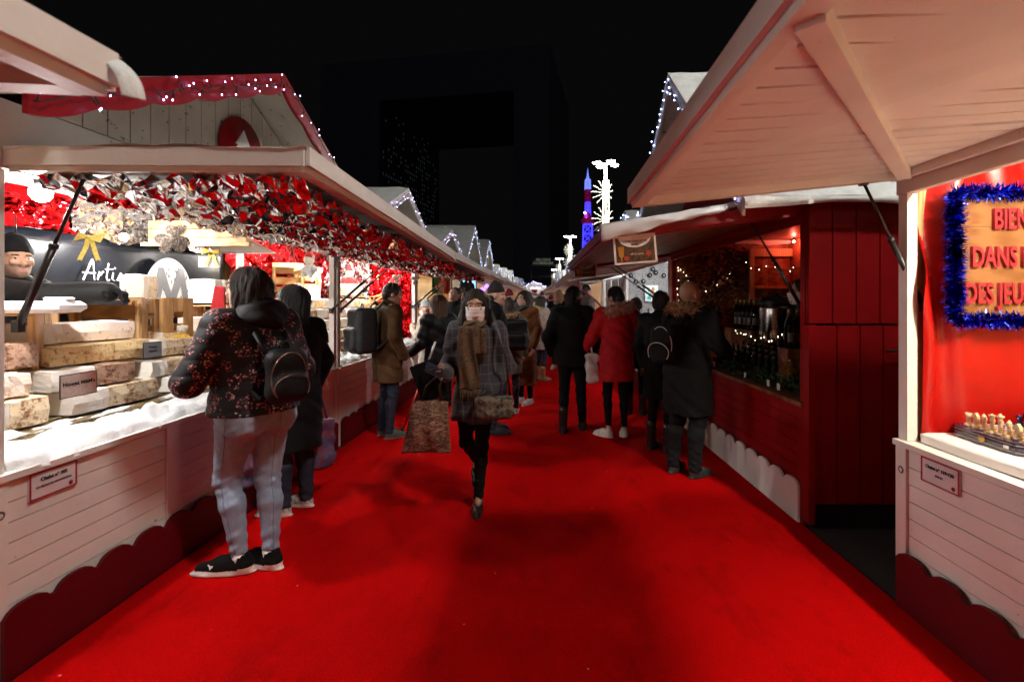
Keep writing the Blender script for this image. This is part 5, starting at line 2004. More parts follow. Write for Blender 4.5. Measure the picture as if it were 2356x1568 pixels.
for i in range(14):
    d = 17.2 + 1.6 * i
    mb = MB()
    hh = rnd.uniform(.2, .5)
    mb.box((0, 0, hh / 2), (.3, rnd.uniform(.5, 1.0), hh), 0, None, .02)
    mb.box((.05, .1, hh + .1), (.2, .3, .2), 1, None, .02)
    single("goods_heap", mb, [plain(["far_red", "far_gold", "far_green"][i % 3], [(.4, .03, .03), (.6, .4, .1), (.05, .2, .1)][i % 3]), M_PAPER], "heap of boxed goods on a far counter of the left row", "goods", P(-1, .3, d, .83), "heaps of goods on far counters", local=True)

# ------------------------------------------------------------------ street lamps with star lights
M_POLE = plain("lamp_post_grey", (.22, .21, .18), rough=.5, bump=.05)
M_STAR = glow("star_lights", (1.0, .95, .78), 1.0)
M_LUM = glow("luminaire", (1.0, .98, .90), 25)
TOPZ = 7.7


def make_lamp(loc, label):
    e = thing("street_lamp", label, "street lamp", loc, 0, "tall lamps along the right-hand row")
    mb = MB()
    mb.tube([(0, 0, 0), (0, 0, 3), (0, 0, TOPZ)], [.11, .10, .06], 12)
    mb.build("pole", M_POLE, e, world=False)
    for k in range(4):
        a = PI / 2 * k + .4
        x, y = .48 * math.cos(a), .48 * math.sin(a)
        mb = MB()
        mb.tube([(0, 0, TOPZ - .05), (x * .6, y * .6, TOPZ + .05), (x, y, TOPZ + .02)], .03, 6)
        mb.lathe([(.02, .10), (.20, .05), (.21, .0), (.19, -.01)], (x, y, TOPZ), 16)
        ar = mb.build("lamp_head", M_POLE, e, world=False)
        mb = MB()
        mb.lathe([(.18, -.012), (.15, -.05), (.05, -.075)], (x, y, TOPZ), 14)
        mb.build("lit_diffuser", M_LUM, ar, world=False)
    for z in (5.15, 6.35):
        mb = MB()
        for i in range(13):
            a = PI * .5 + PI * 2 * i / 13
            L = .64 * (1.0 if math.cos(a) < .2 else .45)
            for k in range(14):
                t = .12 + .88 * k / 13
                p = Vector((L * t * math.cos(a) + rnd.uniform(-.02, .02), -.10 + .15 * t * math.sin(i), z + .64 * t * math.sin(a) + rnd.uniform(-.02, .02)))
                mb.ball(p, .019, 5, 3)
        o_ = mb.build("star_light", M_STAR, e, world=False)
        o_["kind"] = "stuff"
    mb = MB()
    for sx in (-1, 1):
        mb.tube([(sx * .10, -.1, 4.3), (sx * .13, -.1, 5.5), (sx * .10, -.1, 6.9)], .028, 6)
    mb.build("light_chain", M_STAR, e, world=False)
    return e


SL = make_lamp((3.0, 21.9, 0), "tall lamp with starburst lights, nearest of the row")
for i, (x, y, lb) in enumerate(((3.0, 47, "second tall lamp with starburst lights"), (3.0, 72, "third lamp down the row, small with starbursts"), (3.0, 98, "farthest lamp of the row, tiny above the roofs"))):
    dup(SL, (x, y, 0), 0, lb)
dup(SL, (3.0, -0.12, 0), 0, "lamp of the row standing behind the games stall, beside the viewer")
for y, wt in ((-0.12, 560), (21.9, 800), (47, 500)):
    lamp("street_light", (3.0, y, TOPZ - .2), wt, (1, .96, .88), .25)

# ------------------------------------------------------------------ blue lit rocket-like lattice tower far behind the right row
tw = thing("lit_tower", "tall blue-lit lattice tower with pointed top beyond the right row", "tower", (6, 60, 0))
GB, GW, GR = glow("tower_blue", (.05, .04, 1.0), .9), glow("tower_pale_blue", (.16, .22, 1.0), .6), glow("tower_red", (.5, .005, .14), .045)


def lattice(mb, z0, z1, w0, w1, n, r=.035):
    for k in range(n):
        a, b = k / n, (k + 1) / n
        za, zb = z0 + (z1 - z0) * a, z0 + (z1 - z0) * b
        wa, wb = (w0 + (w1 - w0) * a) / 2, (w0 + (w1 - w0) * b) / 2
        ca = [Vector((6 + sx * wa, 60 + sy * wa, za)) for sx, sy in ((-1, -1), (1, -1), (1, 1), (-1, 1))]
        cb = [Vector((6 + sx * wb, 60 + sy * wb, zb)) for sx, sy in ((-1, -1), (1, -1), (1, 1), (-1, 1))]
        for i in range(4):
            j = (i + 1) % 4
            mb.tube([ca[i], cb[i]], r, 4)
            mb.tube([ca[i], cb[j]], r * .7, 4)
            mb.tube([ca[j], cb[i]], r * .7, 4)
            mb.tube([cb[i], cb[j]], r, 4)


mb = MB()
lattice(mb, 0.5, 10.9, 1.6, 1.05, 9, .05)
mb.build("lower_lattice", GB, tw)
mb = MB()
mb.lathe([(.3, 10.9), (.75, 11.0), (.8, 11.5), (.6, 11.6), (.35, 12.4)], (6, 60, 0), 16)
mb.build("platform", GR, tw)
mb = MB()
lattice(mb, 11.9, 13.6, .7, .6, 4)
mb.tube([(6, 60, 11.9), (6, 60, 13.5)], .12, 8)
mb.build("middle_lattice", GB, tw)
mb = MB()
lattice(mb, 13.6, 15.2, .62, .62, 3, .05)
mb.tube([(6, 60, 13.6), (6, 60, 15.2)], .16, 8)
mb.build("red_section", GR, tw)
mb = MB()
lattice(mb, 15.2, 16.4, .66, .6, 3, .045)
mb.lathe([(.34, 15.2), (.36, 15.3), (.34, 15.4)], (6, 60, 0), 12)
mb.build("upper_lattice", GW, tw)
mb = MB()
mb.lathe([(.33, 16.4), (.2, 16.6), (.13, 16.9), (.08, 17.3), (.01, 17.9)], (6, 60, 0), 10)
mb.build("spire", GW, tw)
mb = MB()
mb.ball((5.6, 59.5, 12.25), .13, 8, 6)
mb.build("beacon", glow("beacon", (.45, .4, 1), 12), tw)

# ------------------------------------------------------------------ the great square arch, almost lost in the dark
M_ARCH = plain("arch_stone", (.40, .40, .44), rough=.6, var=.04, scale=.05, bump=0)
M_ARCHI = plain("arch_inner", (.26, .26, .27), rough=.6, var=.04, scale=.05, bump=0)
ar = thing("arch_building", "huge dark square arch building behind the market", "building", (-45, 210, 0))
FR = Vector((4.3, 200, 0))
U = Vector((-103, 18, 0)) / 104.6
V = Vector((.172, .985, 0))
W_, T1, T2, HT, HI, DP = 104.6, 15.2, 76.2, 107.5, 89.3, 70


def abox(mb, a, b, z0, z1, v0=0, v1=DP, mi=0):
    p = [FR + U * b + V * v0, FR + U * a + V * v0, FR + U * a + V * v1, FR + U * b + V * v1]
    mb.hexa([q + Vector((0, 0, z0)) for q in p] + [q + Vector((0, 0, z1)) for q in p], mi)


mb = MB()
abox(mb, 0, T1, 0, HT)
mb.build("right_leg", M_ARCH, ar)
mb = MB()
abox(mb, T2, W_, 0, HT)
mb.build("left_leg", M_ARCH, ar)
mb = MB()
abox(mb, T1, T2, HI, HT)
mb.build("top_beam", M_ARCH, ar)
mb = MB()
abox(mb, T1, T1 + .3, 0, HI - .3, .3, DP)
abox(mb, T2 - .3, T2, 0, HI - .3, .3, DP)
abox(mb, T1 + .3, T2 - .3, HI - .3, HI, .3, DP)
mb.build("inner_cladding", M_ARCHI, ar)
mb = MB()
rg = random.Random(3)
for i in range(26):
    for j in range(34):
        v, z = 3 + 2.5 * i, 6 + 2.45 * j
        if rg.random() < .42 - .25 * (j > 26):
            p = FR + U * (T2 - .34) + V * v + Vector((0, 0, z))
            mb.add([p, p + V * .8, p + V * .8 + Vector((0, 0, 1.1)), p + Vector((0, 0, 1.1))], [(0, 1, 2, 3), (3, 2, 1, 0)][:1])
o = mb.build("lit_windows", glow("dim_window", (.8, .95, 1.0), .006), ar)
o["kind"] = "stuff"

# far end of the lane: cross chalet, hanging tube lamp, exit sign
cx = thing("far_chalet", "small chalet with lit gable closing the far end of the lane", "chalet", (-.5, 52, 0))
mb = MB()
mb.box((-.5, 53, 1.1), (5, 2, 2.2))
mb.build("wall", M_CREAM, cx)
mb = MB()
mb.prism([(-2.8, 0), (2.8, 0), (0, 1.3)], (-.5, 51.8, 2.2), (1, 0, 0), (0, 0, 1), (0, 2.4, 0))
mb.build("roof", M_SNOW, cx)
mb = MB()
mb.lathe([(.3, 0), (.3, .05)], (-.5, 51.75, 2.6), 14, 0, Matrix.Rotation(PI / 2, 3, 'X'))
mb.build("wreath", M_REDP, cx)
fairy([(-3.3, 51.7, 2.2), (-.5, 51.7, 3.5), (2.3, 51.7, 2.2)], 34, M_FAIRY, "violet lights on the gable at the far end of the lane", r=.03, drop=.1, seed=77, solid=True)
lamp("stall_light", (-.5, 50.5, 2.6), 7, (.9, .9, 1), .1)
tl = thing("tube_lamp", "white tube lamp hanging over the far end of the lane", "lamp", at(1232, 663, 45))
c = at(1232, 663, 45)
mb = MB()
mb.tube([c + Vector((-.45, 0, 0)), c + Vector((.45, 0, 0))], .055, 8)
mb.build("tube", glow("tube_glow", (1, .97, .9), 6), tl)
mb = MB()
mb.box(c + Vector((0, 0, .09)), (1.0, .1, .05))
for sx in (-.4, .4):
    mb.tube([c + Vector((sx, 0, .1)), c + Vector((sx, 0, 1.2))], .008, 4)
mb.build("fitting", M_BLACK, tl)
mb = MB()
mb.tube([(-3.2, 45, 3.75), (-.4, 45, 3.70), (3.2, 45, 3.75)], .012, 4)
single("span_wire", mb, M_BLACK, "wire stretched across the far end of the lane", "wire", (0, 45, 3.7))
ex = thing("exit_sign", "faintly lit sign reading Issue de secours high in the dark", "sign", (.4, 58, 5.9))
for body, z in (("2EA ISSUE", 6.35), ("DE SECOURS", 5.95)):
    text_mesh(body, .42, (.45, 57.95, z), (1, 0, 0), (0, 0, 1), glow("exit_glow", (.55, .66, .5), .022), ex, extrude=.01)
mb = MB()
mb.box((.45, 58.05, 5.7), (2.9, .03, .03))
for sx in (-1.0, 1.9):
    mb.tube([(sx, 58.05, 0), (sx, 58.05, 6.6)], .04, 6)
mb.build("board", M_BLACK, ex)
# ------------------------------------------------------------------ smooth solid modelling for people
def axis_pts(lo, hi, h, fine):
    """grid coordinates from lo to hi at spacing h, refined inside the (a, b, hf) spans"""
    xs, x = [lo], lo
    while x < hi:
        st = h
        for a, b, hf in fine:
            if a - h <= x <= b:
                st = min(st, hf)
        x += st
        xs.append(x)
    return np.array(xs)


def nets(prims, lo, hi, h, fine=((), (), ()), post=None):
    X, Y, Z = (axis_pts(lo[i], hi[i], h, fine[i]) for i in range(3))
    F = np.full((len(X), len(Y), len(Z)), 1.0)
    for pr in prims:
        t = pr[0]
        if t == 'c':
            _, p1, p2, r1, r2, k = pr
            p1, p2 = np.array(p1, float), np.array(p2, float)
            m = max(r1, r2) + k + 2 * h
            bl, bh = np.minimum(p1, p2) - m, np.maximum(p1, p2) + m
        elif t in ('e', 's'):
            _, c, r, k, rot = pr
            m = max(r) * 1.05 + k + 2 * h
            bl, bh = np.array(c) - m, np.array(c) + m
        elif t == 'b':
            _, c, hb, rd, k, rot = pr
            m = math.sqrt(sum(a * a for a in hb)) + rd + k + 2 * h
            bl, bh = np.array(c) - m, np.array(c) + m
        else:
            bl, bh = np.array(lo) - 1, np.array(hi) + 1
        sl = tuple(slice(max(0, np.searchsorted(A, bl[i]) - 1), np.searchsorted(A, bh[i]) + 1) for i, A in enumerate((X, Y, Z)))
        x, y, z = X[sl[0]][:, None, None], Y[sl[1]][None, :, None], Z[sl[2]][None, None, :]
        if x.size == 0 or y.size == 0 or z.size == 0:
            continue
        f = F[sl]
        if t == 'c':
            v = p2 - p1
            L2 = max(1e-9, float(v @ v))
            q = np.clip(((x - p1[0]) * v[0] + (y - p1[1]) * v[1] + (z - p1[2]) * v[2]) / L2, 0, 1)
            d = np.sqrt((x - p1[0] - q * v[0]) ** 2 + (y - p1[1] - q * v[1]) ** 2 + (z - p1[2] - q * v[2]) ** 2) - (r1 + (r2 - r1) * q)
        elif t in ('e', 's', 'b'):
            c = pr[1]
            dx, dy, dz = x - c[0], y - c[1], z - c[2]
            rot = pr[-1]
            if rot is not None:
                a, b, g = rot.transposed()
                rt = rot.transposed()
                dx, dy, dz = (rt[0][0] * dx + rt[0][1] * dy + rt[0][2] * dz, rt[1][0] * dx + rt[1][1] * dy + rt[1][2] * dz, rt[2][0] * dx + rt[2][1] * dy + rt[2][2] * dz)
            if t == 'b':
                hb, rd, k = pr[2], pr[3], pr[4]
                qx, qy, qz = abs(dx) - hb[0] + rd, abs(dy) - hb[1] + rd, abs(dz) - hb[2] + rd
                d = np.sqrt(np.maximum(qx, 0) ** 2 + np.maximum(qy, 0) ** 2 + np.maximum(qz, 0) ** 2) + np.minimum(np.maximum(qx, np.maximum(qy, qz)), 0) - rd
            else:
                r, k = pr[2], pr[3]
                k0 = np.sqrt((dx / r[0]) ** 2 + (dy / r[1]) ** 2 + (dz / r[2]) ** 2)
                k1 = np.sqrt((dx / r[0] ** 2) ** 2 + (dy / r[1] ** 2) ** 2 + (dz / r[2] ** 2) ** 2)
                d = k0 * (k0 - 1) / np.maximum(k1, 1e-6)
        elif t == 'l':
            _, rows, k = pr
            rz = np.array([q[0] for q in rows])
            zz = np.clip(Z[sl[2]], rz[0], rz[-1])
            cx, cy, rx, ry = (np.interp(zz, rz, [q[i] for q in rows])[None, None, :] for i in (1, 2, 3, 4))
            d = (np.sqrt(((x - cx) / rx) ** 2 + ((y - cy) / ry) ** 2) - 1) * np.minimum(rx, ry)
            d = np.maximum(d, np.maximum(rz[0] - z, z - rz[-1]))
        elif t == 'x':
            _, n, off, k = pr
            d = n[0] * x + n[1] * y + n[2] * z - off
        if t in ('s', 'x'):
            d = -d if t == 's' else d
            if k > 0:
                hh = np.maximum(k - abs(f - d), 0) / k
                F[sl] = np.maximum(f, d) + hh * hh * k / 4
            else:
                F[sl] = np.maximum(f, d)
        else:
            if k > 0:
                hh = np.maximum(k - abs(f - d), 0) / k
                F[sl] = np.minimum(f, d) - hh * hh * k / 4
            else:
                F[sl] = np.minimum(f, d)
    if post is not None:
        near = abs(F) < 0.08
        F = np.where(near, F + post(X[:, None, None], Y[None, :, None], Z[None, None, :]), F)
    F[0], F[-1] = 1, 1
    F[:, 0], F[:, -1] = 1, 1
    F[:, :, 0], F[:, :, -1] = 1, 1
    ins = F < 0
    n = [s - 1 for s in F.shape]
    cnt = np.zeros(n)
    acc = [np.zeros(n) for _ in range(3)]
    C3 = (X, Y, Z)
    for ax in range(3):
        o1, o2 = [i for i in range(3) if i != ax]
        for a in (0, 1):
            for b in (0, 1):
                s0 = [None] * 3
                s0[o1], s0[o2] = slice(a, a + n[o1]), slice(b, b + n[o2])
                s1 = list(s0)
                s0[ax], s1[ax] = slice(0, n[ax]), slice(1, n[ax] + 1)
                f0, f1 = F[tuple(s0)], F[tuple(s1)]
                m = (f0 < 0) != (f1 < 0)
                t = np.where(m, f0 / np.where(m, f0 - f1, 1), 0)
                cnt += m
                for q in range(3):
                    A = C3[q]
                    sh = [1, 1, 1]
                    sh[q] = -1
                    if q == ax:
                        A0, A1 = A[:-1].reshape(sh), A[1:].reshape(sh)
                        acc[q] += m * (A0 + (A1 - A0) * t)
                    else:
                        off = a if q == o1 else b
                        acc[q] += m * A[off:off + n[q]].reshape(sh)
    act = cnt > 0
    idx = np.full(n, -1)
    idx[act] = np.arange(act.sum())
    V = np.stack([acc[q][act] / cnt[act] for q in range(3)], 1)
    quads = []
    for ax in range(3):
        o1, o2 = [(1, 2), (2, 0), (0, 1)][ax]
        s0 = [slice(1, n[i]) for i in range(3)]
        s1 = [slice(1, n[i]) for i in range(3)]
        s0[ax], s1[ax] = slice(0, n[ax]), slice(1, n[ax] + 1)
        g0, g1 = ins[tuple(s0)], ins[tuple(s1)]

        def cell(d1, d2):
            s = [None] * 3
            s[ax] = slice(0, n[ax])
            s[o1] = slice(1 - d1, n[o1] - d1)
            s[o2] = slice(1 - d2, n[o2] - d2)
            return idx[tuple(s)]
        a, b, c, d = cell(1, 1), cell(0, 1), cell(0, 0), cell(1, 0)
        m = g0 & ~g1
        quads.append(np.stack([a[m], b[m], c[m], d[m]], 1))
        m = ~g0 & g1
        quads.append(np.stack([d[m], c[m], b[m], a[m]], 1))
    return V, np.concatenate(quads) if quads else np.zeros((0, 4), int)


def np_mesh(name, V, Q, mats, parent, mi=None, smooth=True):
    me = bpy.data.meshes.new(name)
    me.vertices.add(len(V))
    me.vertices.foreach_set("co", V.astype(np.float32).ravel())
    me.loops.add(Q.size)
    me.loops.foreach_set("vertex_index", Q.astype(np.int32).ravel())
    me.polygons.add(len(Q))
    me.polygons.foreach_set("loop_start", np.arange(0, Q.size, 4, dtype=np.int32))
    for m in (mats if isinstance(mats, (list, tuple)) else [mats]):
        me.materials.append(m)
    if mi is not None:
        me.polygons.foreach_set("material_index", mi.astype(np.int32))
    me.polygons.foreach_set("use_smooth", np.ones(len(Q), bool))
    me.update(calc_edges=True)
    me.validate()
    return link(name, me, parent)


def solid(name, prims, h, mats, parent, post=None, fine=((), (), ()), pick=None):
    lo, hi = np.full(3, 9.0), np.full(3, -9.0)
    for pr in prims:
        if pr[0] == 'c':
            r = max(pr[3], pr[4])
            for p in (pr[1], pr[2]):
                lo, hi = np.minimum(lo, np.array(p) - r), np.maximum(hi, np.array(p) + r)
        elif pr[0] == 'e':
            r = max(pr[2])
            lo, hi = np.minimum(lo, np.array(pr[1]) - r), np.maximum(hi, np.array(pr[1]) + r)
        elif pr[0] == 'b':
            r = math.sqrt(sum(a * a for a in pr[2]))
            lo, hi = np.minimum(lo, np.array(pr[1]) - r), np.maximum(hi, np.array(pr[1]) + r)
        elif pr[0] == 'l':
            for q in pr[1]:
                lo, hi = np.minimum(lo, (q[1] - q[3], q[2] - q[4], q[0])), np.maximum(hi, (q[1] + q[3], q[2] + q[4], q[0]))
    V, Q = nets(prims, lo - .03 - 2 * h, hi + .03 + 2 * h, h, fine, post)
    mi = None
    if pick is not None and len(Q):
        mi = pick(V[Q].mean(1))
    return np_mesh(name, V, Q, mats, parent, mi)


SKIN = {"light": (.52, .30, .22), "mid": (.42, .23, .15), "brown": (.36, .19, .12)}
M_EYEW = plain("eye_white", (.36, .32, .29), rough=.3, bump=0, var=.05)
M_EYED = plain("eye_dark", (.02, .012, .01), rough=.2, bump=0)
M_LIP = plain("lip", (.30, .13, .11), rough=.45, bump=0)


def cloth(name, col, rough=.9, var=.25, sheen=.0, scale=14, bump=.35, bscale=160, coat=0.0):
    return plain("cloth_" + name, col, rough=rough, var=var, sheen=sheen, scale=scale, bump=bump, bscale=bscale, coat=coat, spec=.2)


def hairmat(name, col):
    return plain("hair_" + name, col, rough=.42, var=.5, scale=30, bump=.8, bscale=70, stretch=(9, 9, .7), spec=.4)


BLACKC = cloth("black", (.0042, .0042, .0048))
BLACKP = cloth("black_puffer", (.005, .005, .006), rough=.5, sheen=0)
DENIM = pattern("dark_denim", [(.006, .009, .02), (.013, .018, .038), (.008, .011, .025)], 90, .85, kind="noise")
H_DARK, H_BLACK, H_BROWN = hairmat("dark_brown", (.022, .011, .008)), hairmat("black", (.010, .008, .008)), hairmat("brown", (.09, .045, .022))
H_BLOND, H_GREY = hairmat("blond", (.42, .26, .11)), hairmat("grey", (.20, .18, .17))


def folds(amp, ks=((0, 3, 40), (25, 9, 18), (-14, 30, 22)), ph=0.0, zmask=None):
    def f(X, Y, Z):
        wv = 1.6 * np.sin(7 * X + 5 * Y + 9 * Z + ph)
        d = 0
        for i, (a, b, c) in enumerate(ks):
            d = d + np.sin(a * X + b * Y + c * Z + wv * (1 + .4 * i) + ph * (i + 1)) / (1 + .5 * i)
        d = amp * d
        if zmask is not None:
            d = d * zmask(Z)
        return d
    return f


def quilt(amp, pitch, ph=0.0):
    return lambda X, Y, Z: -amp * np.abs(np.sin(PI * (Z + .02 * np.sin(12 * X + 9 * Y)) / pitch + ph)) ** .6 + amp * .6 + .25 * amp * np.sin(70 * X + 40 * Y + 30 * Z)


def fur(name, path, r, n, L, mats, parent, seed=1, closed=False, thin=.004):
    """thick trim: tapering tufts rooted round a path"""
    rg = random.Random(seed)
    path = [Vector(p) for p in path]
    mb = MB()
    m = len(path) - (0 if closed else 1)
    for i in range(n):
        k = rg.randrange(m)
        a, b = path[k], path[(k + 1) % len(path)]
        p = a.lerp(b, rg.random())
        ax = (b - a).normalized()
        x, y, _ = frame_from(ax)
        t = rg.uniform(0, 2 * PI)
        out_ = (x * math.cos(t) + y * math.sin(t))
        d = (out_ + ax * rg.uniform(-.5, .5) + Vector((0, 0, -.25))).normalized()
        q = p + out_ * r * rg.uniform(.3, .8)
        s_ = d.cross(Vector((rg.uniform(-1, 1), rg.uniform(-1, 1), rg.uniform(-1, 1)))).normalized() * thin
        e = q + d * L * rg.uniform(.5, 1.2)
        mb.add([q - s_, q + s_, e], [(0, 1, 2)], rg.randrange(len(mats)))
    mb.tube(path + ([path[0]] if closed else []), r * .75, 8, 0)
    return mb.build(name, mats, parent, world=False)


def hand_prims(Wp, D, N, side, curl=.5, spread=.2, s=1.0, grow=0.0):
    """palm, four jointed fingers of different lengths and a side thumb"""
    Wp, D, N = Vector(Wp), Vector(D).normalized(), Vector(N)
    N = (N - D * N.dot(D)).normalized()
    Sd = D.cross(N) * side
    pr = []
    kn = []
    for i in range(4):
        o = Sd * ((1.5 - i) * .0205 * s)
        kp = Wp + D * ((.088, .092, .088, .080)[i] * s) + o
        kn.append(kp)
        pr.append(('c', Wp + D * .012 + o * .75, kp, .0145 * s + grow, .0115 * s + grow, .012))
        d, p = D + Sd * (1.5 - i) * spread * .25, kp
        for L, a, r0, r1 in ((.043, curl * .9, .0098, .0090), (.027, curl * 1.15, .0090, .0082), (.022, curl * .8, .0082, .0070)):
            d = d.normalized()
            d = (d * math.cos(a) + N * math.sin(a)) if abs(d.dot(N)) < .1 else (Matrix.Rotation(-a, 3, d.cross(N).normalized() * -1) @ d if d.cross(N).length > .05 else d)
            q = p + d * (L * (.92, 1.0, .95, .78)[i] * s)
            pr.append(('c', p, q, r0 * s + grow, r1 * s + grow, .003))
            p = q
    t0 = Wp + D * .022 * s + Sd * .026 * s
    td = (D * .55 + Sd * .75 + N * .35).normalized()
    t1 = t0 + td * .042 * s
    t2 = t1 + (td * .6 + D * .5 + N * (.2 + .5 * curl)).normalized() * .032 * s
    pr += [('c', t0, t1, .0145 * s + grow, .0115 * s + grow, .01), ('c', t1, t2, .0112 * s + grow, .0090 * s + grow, .003)]
    return pr


DEF = dict(hipR=(.088, 0, .93), kneeR=(.095, .025, .50), ankR=(.095, -.025, .085), hipL=(-.088, 0, .93), kneeL=(-.095, .025, .50), ankL=(-.095, -.025, .085),
           shR=(.175, -.01, 1.425), elR=(.245, -.04, 1.15), wrR=(.235, .05, .92), shL=(-.175, -.01, 1.425), elL=(-.245, -.04, 1.15), wrL=(-.235, .05, .92))
SHOE = {}


def shoe_data(style, up, sole):
    key = (style, up.name, sole.name)
    if key in SHOE:
        return SHOE[key]
    pr = [('c', (0, -.045, .040), (0, .06, .042), .040, .041, .02), ('c', (0, .06, .040), (.004, .150, .028), .041, .032, .03), ('e', (0, .05, .01), (.048, .155, .022), .012, None)]
    hi = .10
    if style == 'boot':
        pr.append(('c', (0, -.035, .05), (0, -.03, .27), .050, .058, .03))
        hi = .27
    elif style == 'sneaker':
        pr += [('c', (0, -.035, .05), (0, -.030, .085), .043, .041, .02), ('c', (0, .02, .07), (0, .06, .06), .030, .03, .02)]
    elif style == 'ballet':
        pr += [('s', (0, .02, .085), (.032, .095, .05), .008, None)]
    else:
        pr.append(('c', (0, -.03, .05), (0, -.02, .085), .043, .04, .02))
    if style != 'boot':
        pr.append(('s', (0, -.012, .125), (.030, .045, .045), .006, None))
    pr.append(('x', (0, 0, -1), -.001, 0))
    V, Q = nets(pr, (-.08, -.13, -.02), (.08, .22, hi + .08), .008)
    c = V[Q].mean(1)
    th = .030 if style == 'sneaker' else .014
    mi = (c[:, 2] < th + .012 * (c[:, 1] < -.03)).astype(int)
    o = np_mesh("shoe", V, Q, [up, sole], None, mi)
    me = o.data
    bpy.data.objects.remove(o)
    SHOE[key] = me
    return me


